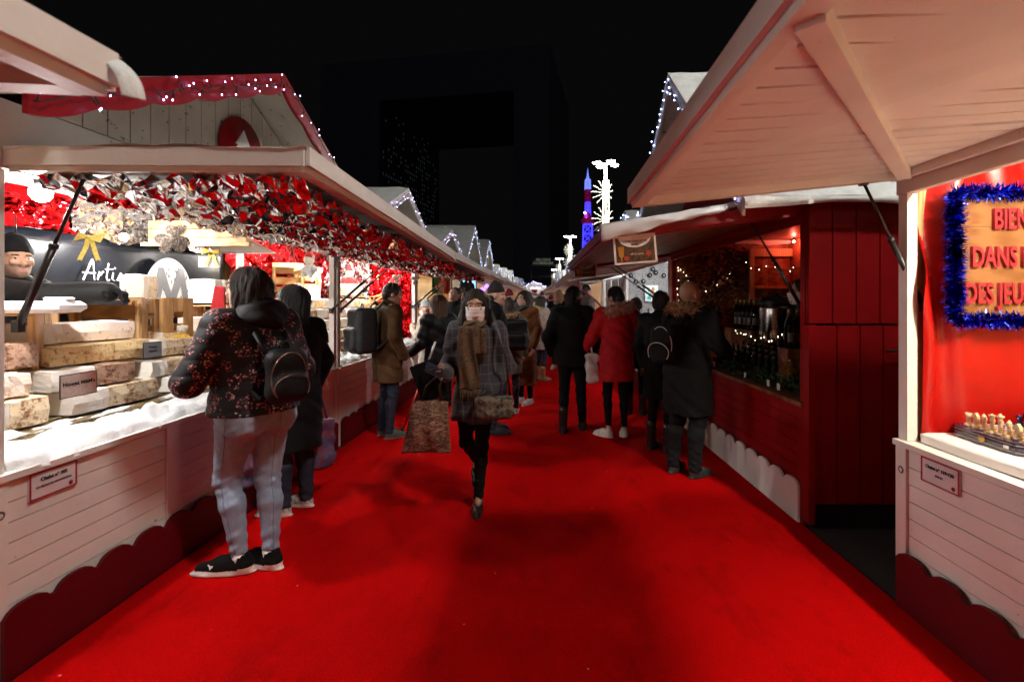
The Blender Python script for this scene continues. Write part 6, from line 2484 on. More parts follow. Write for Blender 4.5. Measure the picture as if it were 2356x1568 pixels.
def person(label, x, d, rot, h=1.70, girth=1.0, floor=0.0, skin="light", J=None, lean=(0, 0), head=(0, 0, 0), vox=.009, fine=False,
           coat=None, trousers=None, shoes=None, hair=None, hat=None, mask=None, furhood=None, scarf=None, hands=("rest", "rest"), group=None, hood=None, glasses=False, feet=None, beard=False, stubble=False, strands=0):
    s = h / 1.75
    e = thing("person", label, "person", (x, d, floor), R(rot), group)
    j = dict(DEF)
    j.update(J or {})

    def T(p):
        z = p[2]
        k = max(0, z - .95)
        return Vector(((p[0] + lean[0] * k) * s, (p[1] + lean[1] * k) * s, z * s))
    j = {k: T(v) for k, v in j.items()}
    hc = T((0, .02, 1.625))
    hy, hp, hr = (R(a) for a in head)
    HR = Matrix.Rotation(hy, 3, 'Z') @ Matrix.Rotation(-hp, 3, 'X') @ Matrix.Rotation(hr, 3, 'Y')
    hs = s ** .5
    nk = T((0, -.012, 1.50))
    pivot = T((0, -.01, 1.54))
    hc = pivot + HR @ (hc - pivot)
    HP = lambda p: hc + HR @ (Vector(p) * hs)
    g = girth

    def E(p, r, k):
        return ('e', HP(p), tuple(a * hs for a in r), k, HR)
    # ---- the body, one skin from head to feet
    pr = [('l', [(.86 * s, *T((0, 0, .86))[:2], .13 * s * g, .095 * s * g), (1.08 * s, *T((0, 0, 1.08))[:2], .115 * s * g, .085 * s * g), (1.30 * s, *T((0, 0, 1.30))[:2], .135 * s * g, .095 * s * g), (1.44 * s, *T((0, 0, 1.44))[:2], .11 * s, .07 * s)], .05)]
    for sd in "LR":
        pr += [('c', j["hip" + sd], j["knee" + sd], .058 * s * g, .036 * s * g, .03), ('c', j["knee" + sd], j["ank" + sd], .034 * s * g, .026 * s, .01), ('c', j["ank" + sd], j["ank" + sd] + Vector((0, .03, -.04 * s)), .03, .028, .02),
               ('c', j["sh" + sd], j["el" + sd], .045 * s, .037 * s, .04), ('c', j["el" + sd], j["wr" + sd], .036 * s, .026 * s, .015)]
    pr += [('c', T((0, -.015, 1.44)), HP((0, -.015, -.07)), .056 * s, .052 * hs, .03),
           E((0, -.008, .020), (.072, .096, .099), .0), E((0, .030, -.058), (.056, .060, .062), .045), E((0, .068, -.088), (.026, .026, .026), .03),
           ('c', HP((0, .086, .010)), HP((0, .104, -.030)), .009 * hs, .0125 * hs, .014), E((0, .097, -.038), (.017, .012, .010), .008),
           E((.034, .086, -.018), (.022, .012, .016), .02), E((-.034, .086, -.018), (.022, .012, .016), .02), E((0, .072, .026), (.058, .022, .012), .02)]
    for sx in (-1, 1):
        pr += [('s', HP((sx * .031, .100, .004)), (.016 * hs, .014 * hs, .009 * hs), .010, HR), E((sx * .030, .079, .003), (.0135, .0135, .0125), 0), E((sx * .076, -.004, -.012), (.011, .024, .031), .01)]
    pr += [E((0, .090, -.0625), (.023, .010, .006), .004), E((0, .088, -.0745), (.020, .010, .007), .004), ('s', HP((0, .104, -.068)), (.022 * hs, .008 * hs, .0018 * hs), .002, HR)]
    fx, fy, fz = [], [], []
    hf = .0045 if fine else .0065
    fx.append((hc.x - .10, hc.x + .10, hf))
    fy.append((hc.y - .11, hc.y + .14, hf))
    fz.append((hc.z - .13, hc.z + .14, hf))
    gl = []
    for sd, hd in zip("LR", hands):
        if hd is None:
            continue
        if hd == "rest":
            fa = (j["wr" + sd] - j["el" + sd]).normalized()
            hd = dict(D=fa + Vector((0, 0, -.4)), N=(1 if sd == "L" else -1, .3, 0), curl=.35)
        wp = j["wr" + sd]
        hp_ = hand_prims(wp, hd["D"], hd["N"], (1 if sd == "L" else -1), hd.get("curl", .4), s=s)
        pr += hp_
        if fine or hd.get("fine"):
            for A, q in ((fx, 0), (fy, 1), (fz, 2)):
                pts = [w[1][q] for w in hp_] + [w[2][q] for w in hp_]
                A.append((min(pts) - .015, max(pts) + .015, .0055))
        if hd.get("glove"):
            gl.append(hand_prims(wp, hd["D"], hd["N"], (1 if sd == "L" else -1), hd.get("curl", .4), s=s, grow=.003) + [('c', wp - Vector(hd["D"]).normalized() * .02, wp + Vector(hd["D"]).normalized() * .02, .033 * s, .030 * s, .01)])
    HT = HR.transposed()
    iv = np.array([[HT[a][b] for b in range(3)] for a in range(3)])

    def face(c):
        q = (c - np.array(hc)) @ iv.T / hs
        ax = abs(q[:, 0])
        mi = np.zeros(len(c), int)
        fr = q[:, 1] > .06
        ey = fr & (((ax - .031) / .0125) ** 2 + ((q[:, 2] - .003) / .0055) ** 2 < 1)
        mi[ey] = 1
        mi[fr & (((ax - .031) / .0065) ** 2 + ((q[:, 2] - .003) / .0060) ** 2 < 1)] = 2
        mi[fr & (ax > .014) & (ax < .047) & (abs(q[:, 2] - .0235 + .10 * (ax - .030) ** 2 / .03) < .0042)] = 3
        mi[(q[:, 1] > .07) & (ax < .024) & (abs(q[:, 2] + .0685) < .0105)] = 4
        if beard:
            mi[(q[:, 2] < -.03) & (q[:, 2] > -.13) & (q[:, 1] > -.02) & (mi == 0) & ~((q[:, 2] > -.052) & (ax < .012))] = 3
        if stubble:
            mi[(q[:, 2] < -.035) & (q[:, 2] > -.125) & (q[:, 1] > .0) & (mi == 0) & ~((q[:, 2] > -.050) & (ax < .010))] = 5
        return mi
    hm = hair[1] if hair else H_DARK
    solid("body", pr, vox * 1.25, [plain("skin_" + skin, SKIN[skin], rough=.55, var=.10, scale=9, bump=.06, bscale=120), M_EYEW, M_EYED, hm, M_LIP, plain("stubble_" + skin, tuple(c * .42 for c in SKIN[skin]), rough=.7, var=.3, scale=40)], e, None, (tuple(fx), tuple(fy), tuple(fz)), face)
    for q in gl:
        solid("glove", q, .0055, BLACKC, e)
    # ---- trousers
    if trousers:
        m, w_, opts = trousers[0], trousers[1], (trousers[2] if len(trousers) > 2 else {})
        pt = [('l', [(.84 * s, *T((0, 0, .84))[:2], .150 * s * g, .115 * s * g), (.95 * s, *T((0, -.01, .95))[:2], .168 * s * g, .128 * s * g), (1.05 * s, *T((0, 0, 1.05))[:2], .142 * s * g, .105 * s * g)], .03)]
        if opts.get("seat"):
            for sx in (-1, 1):
                pt.append(('e', T((sx * .075 * g, -.065 * g, .90)), (.085 * s * g, .085 * s * g, .10 * s * g), .04, None))
        for sd in "LR":
            a, b, c = j["hip" + sd], j["knee" + sd], j["ank" + sd]
            a2 = a + Vector((0, 0, -.04))
            pt += [('c', a2, b, .092 * s * g, (.050 + .014 * w_) * s * g, .035)]
            mid = b.lerp(c, .3) + Vector((0, -.018 * s * g, 0))
            pt += [('c', b, mid, (.050 + .014 * w_) * s * g, (.046 + .016 * w_) * s * g, .03), ('c', mid, c + (c - mid).normalized() * opts.get("drop", .0), (.046 + .016 * w_) * s * g, (.030 + .026 * w_) * s, .03)]
        cuff = opts.get("cuff", .06)
        if cuff is not None:
            pt.append(('x', (0, 0, -1), -cuff * s, .004))
        zm = lambda Z: .22 + .65 * np.exp(-((Z / s - .12) / .13) ** 2) + .5 * np.exp(-((Z / s - .50) / .08) ** 2) + .5 * np.exp(-((Z / s - .86) / .07) ** 2)
        solid("trousers", pt, vox, m, e, folds(.0030 + .0006 * w_, ((38, 42, 85), (-55, 34, 120), (50, -46, 40)), rot, zm))
    # ---- coat or jacket
    if coat:
        m, hem, fat, o = coat[0], coat[1], coat[2], (coat[3] if len(coat) > 3 else {})
        fl = o.get("flare", 1.0)
        ft = fat
        rows = [(hem * s, *T((0, 0, max(hem, .4)))[:2], (.168 * g * fl + ft) * s, (.130 * g * fl + ft) * s)]
        for z, a, b, cy in ((.95, .160, .125, -.005), (1.10, .145, .110, 0), (1.28, .160, .120, .0), (1.38, .165, .110, -.005), (1.455, .120, .080, -.01)):
            if z > hem + .03:
                rows.append((z * s, *T((0, cy, z))[:2], (a * (g if z < 1.33 else 1 + (g - 1) * .5) + ft) * s, (b * (g if z < 1.33 else 1) + ft) * s))
        pc_ = [('l', rows, .02)]
        for sd in "LR":
            S_, Eb, Wr = j["sh" + sd], j["el" + sd], j["wr" + sd]
            f2 = .6 * ft
            pc_ += [('c', T((0, -.01, 1.445)), S_, (.058 + f2) * s, (.060 + f2) * s, .05), ('c', S_, Eb, (.060 + f2) * s, (.048 + f2) * s, .04), ('c', Eb, Wr + (Wr - Eb).normalized() * .01, (.048 + f2) * s, (.037 + f2) * s, .03)]
        pc_.append(('c', T((0, -.012, 1.45)), T((0, -.005, o.get("collar", 1.50))), .072 * s, .070 * s, .04))
        pf = o.get("quilt")
        pc_.append(('x', (0, 0, -1), -hem * s, .004))
        post = quilt(pf[0], pf[1], rot) if pf else folds(o.get("amp", .004), ((16, 6, 26), (34, 12, 50), (-30, 24, 18)), rot * .7)
        solid("coat" if hem < .8 else "jacket", pc_, vox, m, e, post)
        if o.get("buttons"):
            mb = MB()
            for z in (1.28, 1.17, 1.06, .95):
                mb.ball(T((.05, (.120 * g + ft) + .012, z)), .012, 8, 5, 0, (1, .5, 1))
            mb.build("buttons", BLACKC, e, world=False)
    if hood:
        solid("hood", [E((0, -.13, -.15), (.125, .085, .10), 0), E((.09, -.06, -.15), (.06, .08, .07), .05), E((-.09, -.06, -.15), (.06, .08, .07), .05)], vox, hood, e, folds(.006))
    if furhood:
        ring = []
        for i in range(15):
            a = -2.5 + 5.0 * i / 14
            fr_ = furhood[2] if len(furhood) > 2 else 1.0
            ring.append(HP((.115 * fr_ * math.sin(a), -.045 - .105 * fr_ * math.cos(a), -.155 + .05 * math.cos(a))))
        fur("fur_trim", ring, .050, furhood[1], .055, furhood[0], e, seed=int(abs(x) * 100))
    # ---- shoes
    if shoes:
        st, up, sole = shoes
        me = shoe_data(st, up, sole)
        ft_ = feet or {}
        for sd in "LR":
            yaw, pitch = ft_.get(sd, ((8 if sd == "L" else -8), 0))
            o = link("shoe", me, e)
            o.rotation_mode = 'XYZ'
            M_ = Matrix.Rotation(R(yaw), 3, 'Z') @ Matrix.Rotation(R(pitch), 3, 'X')
            o.location = j["ank" + sd] - M_ @ Vector((0, -.03 * s, .085 * s))
            o.rotation_euler = M_.to_euler()
            o.scale = (s * .95, s * .95, s)
    # ---- hair, hat, mask, scarf
    if hair and hair[0] != "bald":
        st, m = hair[0], hair[1]
        ln = hair[2] if len(hair) > 2 else .2
        ph = []
        if st == "short":
            ph = [E((0, -.016, .030), (.083, .100, .098), 0), E((0, -.06, -.03), (.066, .05, .06), .03), ('s', HP((0, .12, -.045)), (.085 * hs, .105 * hs, .105 * hs), .01, HR), ('s', HP((0, .01, -.09)), (.12 * hs, .06 * hs, .07 * hs), .015, HR)]
        elif st == "beanie_only":
            ph = [E((0, -.05, -.04), (.076, .055, .06), 0)]
        else:
            ph = [E((0, -.016, .030), (.090, .108, .106), 0)]
            vol = hair[3] if len(hair) > 3 else 1.0
            for sx in (-1, 1):
                ph += [('c', HP((sx * .066, -.005, .03)), HP((sx * .080 * vol, .005 - .03 * (ln > .3), -min(ln, .26))), .030 * hs, .024 * hs * vol, .03),
                       ('c', HP((sx * .05, -.06, .03)), HP((sx * .062 * vol, -.065, -ln)), .045 * hs, .036 * hs * vol, .04)]
            ph += [('c', HP((0, -.065, .03)), HP((0, -.085, -ln * 1.03)), .060 * hs, .045 * hs * vol, .05)]
            ph += [('s', HP((0, .135, -.042)), (.062 * hs, .098 * hs, .122 * hs), .012, HR)]
            if st == "bun":
                ph.append(E((0, -.06, .125), (.045, .045, .04), .01))
        if st == "curly":
            pz = lambda X, Y, Z: .012 * np.sin(80 * X + 20 * np.sin(30 * Z)) * np.sin(75 * Y + 3) * np.sin(70 * Z) - .004
        else:
            def pz(X, Y, Z, hc=hc):
                th = np.arctan2(X - hc.x, -(Y - hc.y))
                return .0035 * np.sin(22 * th + 3 * np.sin(14 * Z)) + .002 * np.sin(57 * th + 5 * np.sin(9 * Z)) + .003 * np.sin(24 * Z + 6 * th)
        ho = solid("hair", ph, min(vox, .008), m, e, pz)
        if strands:
            rg = random.Random(int(abs(x) * 977))
            me = ho.data
            mb = MB()
            nv = len(me.vertices)
            for _ in range(strands):
                v = me.vertices[rg.randrange(nv)]
                p, n = v.co.copy(), v.normal.copy()
                if n.z < -.5 or (HR.transposed() @ (p - hc)).y > .035:
                    continue
                dn = Vector((0, 0, -1))
                fl = (dn - n * dn.dot(n))
                if fl.length < .2:
                    fl = Vector((n.x + rg.uniform(-.4, .4), n.y + rg.uniform(-.4, .4), 0)) + Vector((0, -.3, 0))
                fl.normalize()
                if st == "curly":
                    fl = Vector((rg.uniform(-1, 1), rg.uniform(-1, 1), rg.uniform(-1, .6))).normalized()
                sd = fl.cross(n).normalized() * rg.uniform(.0012, .0026)
                L = rg.uniform(.03, .075)
                q0, q1, q2 = p + n * .001, p + n * .0055 + fl * L * .5, p + n * rg.uniform(.002, .012) + fl * L + sd * rg.uniform(-3, 3)
                mb.add([q0 - sd, q0 + sd, q1 + sd, q1 - sd, q2], [(0, 1, 2, 3), (3, 2, 4)], 0, True)
            mb.build("loose_strands", m, ho, world=False)
    if hat:
        solid("beanie", [E((0, -.014, .045), (.084, .104, .094), 0), ('c', HP((-.001, 0, .115)), HP((0, -.03, .135)), .05 * hs, .04 * hs, .04), ('s', HP((0, .05, -.060)), (.2, .2, .10 * hs), .006, HR)], vox, hat, e, lambda X, Y, Z: .0015 * np.sin(260 * X + 200 * Y))
    if mask:
        mb = MB()

        def mk(u, v):
            a = (u - .5) * 2.5
            bul = math.cos(a * 1.05) ** 1
            z = -.010 - .108 * v
            nose = .020 * math.exp(-((v - .12) / .35) ** 2) * max(0, bul) ** 3
            tuck = -.030 * max(0, v - .62) * 1.6
            return HP((.079 * math.sin(a) * (1 - .16 * v), .022 + .078 * bul + nose + tuck + .0025 * math.sin(v * 24) * max(0, bul), z + .018 * (1 - bul) * (.5 - v)))
        mb.sheet(mk, 22, 16, 0, True, tuple(HR @ Vector((0, -.002, 0))))
        for sx in (-1, 1):
            for zz in (-.02, -.09):
                mb.tube([HP((sx * .068, .055, zz)), HP((sx * .080, .0, -.01 + .3 * (zz + .05)))], .0018, 4)
        mb.build("face_mask", mask, e, world=False)
    if glasses:
        mb = MB()
        for sx in (-1, 1):
            mb.tube([HP((sx * .033 + .021 * math.cos(a), .098, .002 + .018 * math.sin(a))) for a in [2 * PI * k / 16 for k in range(17)]], .0018, 5)
            mb.tube([HP((sx * .054, .096, .006)), HP((sx * .078, .0, .004))], .0018, 5)
        mb.tube([HP((-.012, .1, .006)), HP((.012, .1, .006))], .0018, 5)
        mb.build("glasses", M_BLACK, e, world=False)
    if scarf:
        solid("scarf", [E((0, 0, -.135), (.088, .098, .040), 0), E((.01, .03, -.16), (.08, .075, .035), .02)], vox, scarf, e, folds(.006, ((40, 10, 70), (20, 50, 90), (60, 30, 20))))
    e["_h"] = h
    del e["_h"]
    return e, j, HP, T


def worn(name, label, cat, pe, builder, group=None):
    """a bag or pack that a person carries: a thing of its own, placed in the wearer's frame"""
    t = thing(name, label, cat, pe.location, pe.rotation_euler.z, group)
    builder(t)
    return t


def backpack(pe, label, c, half, m, piping=None, pocket=True, straps=None, s=1.0, rd=.05):
    def b(t):
        pr = [('b', c, half, rd, 0, None)]
        if pocket:
            pr.append(('b', (c[0], c[1] - half[1] * .85, c[2] - half[2] * .35), (half[0] * .78, half[1] * .55, half[2] * .5), rd * .7, .02, None))
        solid("pack_body", pr, .009, m, t, folds(.003))
        mb = MB()
        for sx in (-1, 1):
            x = sx * half[0] * .62
            mb.tube([(x, c[1] + half[1] * .8, c[2] + half[2] * .85), (x * 1.15, c[1] + half[1] + .07, c[2] + half[2] * .85 + .10), (x * 1.25, c[1] + half[1] + .20, c[2] + half[2] * .7), (x * 1.45, c[1] + half[1] + .19, c[2] - half[2] * .2), (x * 1.4, c[1] + half[1] * .8, c[2] - half[2] * .8)], .016, 6)
        mb.tube([(-.03, c[1], c[2] + half[2]), (-.02, c[1], c[2] + half[2] + .035), (.02, c[1], c[2] + half[2] + .035), (.03, c[1], c[2] + half[2])], .007, 6)
        mb.build("strap", m, t, world=False)
        if piping:
            mb = MB()
            for zz, hh, yy in ((c[2] - half[2] * .35, half[2] * .5, c[1] - half[1] * 1.28), (c[2] + .0, half[2] * .95, c[1] - half[1] * .80)):
                pts = []
                for k in range(25):
                    a = PI * (-.18 + 1.36 * k / 24)
                    pts.append((half[0] * .84 * math.cos(a), yy - .016 + .012 * abs(math.cos(a)) ** 4, zz + hh * (math.sin(a) if math.sin(a) > 0 else math.sin(a) * 1.2) * .92))
                mb.tube(pts, .0035, 5)
            mb.build("zip_line", piping, t, world=False)
    return worn("backpack", label, "backpack", pe, b, "backpacks worn in the crowd")


def pouch(pe, label, c, half, m, name="handbag", cat="handbag", strap=None, rd=.03, extra=None, group="bags carried in the crowd", fold=.004):
    def b(t):
        solid("bag_body", [('b', c, half, rd, 0, None), ('e', (c[0], c[1], c[2] - half[2] * .5), (half[0] * 1.02, half[1] * 1.25, half[2] * .6), .03, None)], .009, m, t, folds(fold))
        if strap:
            mb = MB()
            for pts in strap:
                mb.tube(pts, .009, 6)
            mb.build("strap", extra or m, t, world=False)
    return worn(name, label, cat, pe, b, group)
# ------------------------------------------------------------------ the people
M_FLORAL = floral()
M_JEANS = pattern("washed_jeans", [(.17, .23, .33), (.26, .32, .42), (.21, .27, .38), (.34, .39, .47)], 16, .85, stretch=(1, 1, .4), kind="noise")
M_PLAID = grid_cloth("plaid_wool", (.030, .028, .036), (.15, .135, .15), .066, .05, (.06, .035, .045))
M_PAISLEY = pattern("paisley_scarf", [(.13, .065, .015), (.03, .028, .03), (.15, .08, .02), (.02, .024, .032), (.09, .04, .012)], 34, .8, kind="noise")
M_TOTE = pattern("patterned_tote", [(.03, .010, .010), (.24, .12, .06), (.02, .010, .010), (.30, .20, .13), (.12, .02, .02), (.02, .012, .012)], 26, .85, stretch=(1, 1, 3.5))
M_MASKC = plain("mask_white", (.82, .76, .75), rough=.7, var=.05, bump=.1)
M_MASKB = plain("mask_blue", (.45, .55, .70), rough=.7, var=.05, bump=.1)
WHITE_SH = plain("white_shoe", (.62, .58, .55), rough=.5)
SOLEW = plain("white_sole", (.70, .64, .60), rough=.5)
SOLEB = plain("black_sole", (.02, .02, .02), rough=.6)
BLACKL = plain("black_leather", (.016, .015, .015), rough=.32, var=.2, bump=.2)
F_TAN = [plain("fur_tan", (.40, .25, .13), rough=.9, bump=0), plain("fur_pale", (.52, .37, .22), rough=.9, bump=0), plain("fur_brown", (.16, .08, .04), rough=.9, bump=0)]
F_PINK = [plain("fur_pink", (.55, .33, .25), rough=.9, bump=0), plain("fur_pink_pale", (.62, .42, .33), rough=.9, bump=0), plain("fur_pink_dark", (.36, .19, .13), rough=.9, bump=0)]
F_BLACK = [plain("fur_black", (.02, .018, .016), rough=.9, bump=0), plain("fur_grey", (.07, .06, .055), rough=.9, bump=0)]
ROSEGOLD = plain("rose_gold_zip", (.26, .15, .12), rough=.3, metal=.9, bump=0)

# woman in the floral jacket
fw, J1, HP1, T1 = person("woman in black floral quilted jacket and light jeans at the nougat counter", -1.62, 2.76, 58, h=1.71, girth=1.20, vox=.007, fine=True, lean=(-.02, .03), head=(28, 2, 0),
                         J=dict(hipL=(-.095, .01, .93), kneeL=(-.095, .13, .52), ankL=(-.07, .03, .085), kneeR=(.085, .03, .50), ankR=(.05, -.07, .085), elL=(-.33, .02, 1.13), wrL=(-.25, .27, 1.08), elR=(.31, .03, 1.13), wrR=(.16, .27, 1.12)),
                         coat=(M_FLORAL, .93, .048, dict(quilt=(.0045, .075), collar=1.52)), trousers=(M_JEANS, .42, dict(seat=True, cuff=.095)), shoes=("sneaker", plain("black_knit", (.006, .006, .006), rough=.9, spec=.15), SOLEW),
                         feet={"L": (38, 0), "R": (14, 0)}, strands=2600, hair=("bob", H_DARK, .21, 1.08), hands=(dict(D=(.3, .8, .1), N=(1, 0, .2), curl=.6), dict(D=(-.3, .8, .1), N=(-1, 0, .2), curl=.6)), hood=BLACKP)
for sd in "LR":
    mb = MB()
    a = J1["ank" + sd]
    mb.tube([a + Vector((0, -.002, -.035)), a + Vector((0, .0, .03))], [.044, .043], 12)
    mb.build("sock", plain("white_sock", (.68, .58, .55), rough=.9, bump=.3), fw, world=False)
tro = [c for c in fw.children if c.name.startswith("trousers")][0]
M_SEAM = plain("seam_thread", (.13, .15, .20), rough=.9, bump=0)
for sd, oo in (("L", (-.75, -.66, 0)), ("R", (-.2, -1, 0))):
    ov_ = Vector(oo).normalized()
    pts = []
    for k in range(40):
        t = k / 39
        a, b, c = J1["hip" + sd], J1["knee" + sd], J1["ank" + sd]
        q = a.lerp(b, t * 2) if t < .5 else b.lerp(c, t * 2 - 1)
        ok, hit, nrm, fi = tro.ray_cast(q + ov_ * .5, -ov_)
        if ok and hit.z > .12:
            pts.append(hit)
    if len(pts) > 4:
        mb = MB()
        mb.tube(pts, .0018, 5)
        mb.build("seam", M_SEAM, tro, world=False)
for sx in (-.085, .085):
    pts = []
    for (dx, dz) in ((-.055, .06), (-.055, -.05), (0, -.075), (.055, -.05), (.055, .06), (-.055, .06)):
        ok, hit, nrm, fi = tro.ray_cast(Vector((sx + dx, -.6, .845 + dz)), Vector((0, 1, 0)))
        if ok:
            pts.append(hit)
    if len(pts) > 3:
        mb = MB()
        mb.tube(pts, .0014, 5)
        mb.build("pocket_stitching", M_SEAM, tro, world=False)
backpack(fw, "small black backpack with rose-gold zips on the floral jacket", (.02, -.285, 1.12), (.115, .06, .15), BLACKP, piping=ROSEGOLD, rd=.06)
fw["_s"] = 1
del fw["_s"]
for c in fw.children:
    if c.name.startswith("shoe"):
        c.scale = (1.05, 1.16, 1.08)
        mb = MB()
        cat = [(-.030, .006), (-.012, .012), (.004, .010), (.016, .020), (.022, .018), (.012, .006), (.008, -.006), (.003, -.012), (.001, -.003), (-.010, .002), (-.024, -.008), (-.020, .0)]
        mb.prism([(a, b) for a, b in cat], (-.0405, .088, .052), (0, .8, .0), (.25, 0, .8), (-.002, 0, .001))
        mb.build("emblem", M_PRINT_W, c, world=False)
def phone_(t):
    mb = MB()
    p = J1["wrL"] + Vector((.06, .13, .05))
    mb.box(p, (.075, .01, .14), 0, Matrix.Rotation(.5, 3, 'X'), .006)
    mb.build("phone_body", BLACKL, t, world=False)
    mb = MB()
    mb.box(p + Vector((0, -.007, 0)), (.066, .002, .125), 0, Matrix.Rotation(.5, 3, 'X'))
    mb.build("screen", M_BLACK, t, world=False)
worn("phone", "dark phone held by the woman in the floral jacket", "phone", fw, phone_)

# her companion in black
bw, J2, HP2, T2_ = person("woman in long black coat with very long black hair beside the floral jacket", -1.79, 3.52, 62, h=1.63, girth=1.12, skin="mid", head=(25, 0, 0), coat=(BLACKC, .50, .035, dict(flare=1.0)), trousers=(DENIM, .75, dict(cuff=.05)),
                          shoes=("sneaker", pattern("black_white_canvas", [(.015, .015, .015), (.5, .48, .46), (.01, .01, .01)], 40, .8), SOLEW), strands=2600, hair=("long", H_BLACK, .52, 1.15), feet={"L": (30, 0), "R": (20, 0)})
M_PLASTIC = pattern("blue_red_plastic", [(.025, .08, .18), (.05, .14, .27), (.22, .03, .05), (.03, .10, .20)], 34, .35)
pouch(bw, "blue and red printed plastic bag hanging beside the black coat", (.25, .02, .42), (.10, .05, .19), M_PLASTIC, name="plastic_bag", cat="bag", rd=.03, strap=[[(.2, .02, .6), (.25, .05, .86), (.3, .02, .6)]], fold=.005)
pouch(bw, "smaller pale plastic bag in the other hand of the woman in black", (-.25, .12, .42), (.07, .06, .16), M_PLASTIC, name="plastic_bag", cat="bag", rd=.03, strap=[[(-.24, .1, .56), (-.24, .08, .88)]], fold=.01)

# man in the brown coat
bm, J3, _, _ = person("man in brown wool coat with grey backpack watching the second stall", -1.70, 5.42, -48, h=1.73, skin="mid", head=(-22, 12, 0), lean=(0, .03), coat=(cloth("brown_wool", (.075, .038, .016)), .63, .03), trousers=(DENIM, .7), hands=(None, None),
                      J=dict(wrR=(.20, .10, .93), wrL=(-.20, .10, .93)), shoes=("oxford", plain("grey_shoe", (.06, .065, .06), rough=.7), plain("tan_sole", (.20, .13, .08), rough=.6)), hair=("short", H_BLACK), scarf=cloth("slate_scarf", (.06, .07, .085)))
backpack(bm, "large slate-grey backpack on the brown coat", (0, -.29, 1.20), (.165, .12, .25), cloth("slate_nylon", (.035, .038, .042), rough=.6), rd=.07)
# girl in beige coat with grey beanie
bg_, J4, _, _ = person("girl in beige coat and grey beanie at the far end of the nougat stall", -1.72, 7.45, 70, h=1.50, head=(20, 8, 0), vox=.011, coat=(cloth("beige_wool", (.42, .38, .32)), .46, .03), trousers=(BLACKC, .2), shoes=("oxford", BLACKL, SOLEB), hat=cloth("grey_knit", (.30, .30, .31)),
                       hair=("beanie_only", H_DARK), mask=M_PAPER, furhood=(F_TAN, 1500), J=dict(elL=(-.24, .05, 1.15), wrL=(-.12, .24, 1.24), elR=(.24, .05, 1.15), wrR=(.10, .24, 1.24)), hands=(dict(D=(.2, .4, .9), N=(1, 0, 0)), dict(D=(-.2, .4, .9), N=(-1, 0, 0))))
backpack(bg_, "black backpack on the beige coat", (0, -.26, 1.02), (.14, .09, .22), BLACKP)
# long-haired woman with crutch
lw, J5, _, _ = person("long brown haired woman in black jacket leaning on a crutch", -1.22, 5.85, 42, h=1.58, head=(30, 0, 0), coat=(BLACKP, .82, .035), trousers=(BLACKC, .4), shoes=("oxford", BLACKL, SOLEB), strands=1600, hair=("long", H_BROWN, .42, 1.1), J=dict(elL=(-.26, .0, 1.12), wrL=(-.30, .18, 1.0)), hands=(dict(D=(-.1, .5, -.5), N=(1, 0, 0), curl=1.0), "rest"))
cr = thing("crutch", "red and grey forearm crutch slanting to the carpet", "crutch", (-1.62, 5.62, 0))
a, b = Vector((-1.60, 5.64, 0)), Vector((-1.27, 5.60, .86))
mb = MB()
mb.tube([a.lerp(b, .04), a.lerp(b, .62)], .010, 8)
mb.build("lower_tube", plain("red_tube", (.35, .04, .03), rough=.35, metal=.3, bump=0), cr)
mb = MB()
mb.tube([a.lerp(b, .60), a.lerp(b, 1.0), a.lerp(b, 1.22) + Vector((0, -.03, 0))], .013, 8)
mb.tube([b, b + Vector((.02, -.11, .01))], .014, 8)
mb.build("upper_tube", plain("grey_tube", (.45, .42, .40), rough=.35, metal=.5, bump=0), cr)
mb = MB()
mb.lathe([(.022, 0), (.018, .03), (.013, .06)], a, 10)
mb.build("rubber_foot", M_BLACK, cr)
# man looking down
person("dark-haired man in black looking down among the crowd", -1.24, 7.0, 165, h=1.72, skin="mid", head=(-5, -32, 0), coat=(BLACKC, .75, .03), trousers=(DENIM, .5), shoes=("oxford", BLACKL, SOLEB), hair=("short", H_BLACK), J=dict(elR=(.24, .05, 1.15), wrR=(.10, .26, 1.18), elL=(-.24, .05, 1.15), wrL=(-.08, .26, 1.18)))

# the masked woman walking towards us
mw, J7, HP7, T7 = person("woman in plaid coat and white face mask walking towards us", -.475, 3.62, 180, h=1.60, girth=.94, skin="brown", vox=.0065, fine=True, head=(3, 0, 0), lean=(0, .02),
                         coat=(M_PLAID, .70, .028, dict(flare=1.10, amp=.005, buttons=False)), trousers=(BLACKC, .35, dict(cuff=None)), shoes=("ballet", BLACKL, SOLEB), strands=2200, hair=("bob", H_DARK, .14, 1.34), mask=M_MASKC, scarf=M_PAISLEY,
                         J=dict(hipL=(-.075, 0, .93), kneeL=(-.055, .07, .50), ankL=(-.03, .06, .085), hipR=(.085, 0, .93), kneeR=(.075, .03, .52), ankR=(.035, -.32, .26), shR=(.158, -.01, 1.425), shL=(-.158, -.01, 1.425), elR=(.235, .0, 1.10), wrR=(.20, .24, 1.10), elL=(-.25, -.05, 1.13), wrL=(-.135, .12, .96)),
                         feet={"L": (2, 0), "R": (0, -48)}, hands=(None, dict(D=(.45, .55, .45), N=(-.7, .55, .2), curl=.75)))
mb = MB()
sc1 = T7((.05, .16, 1.40))


def tail(u, v):
    x = .02 + .135 * (u - .5) * (1 + .2 * v) + .012 * math.sin(v * 5)
    return T7((x + .02, .185 + .012 * math.sin(u * 9 + v * 4) - .015 * v, 1.47 - .50 * v))


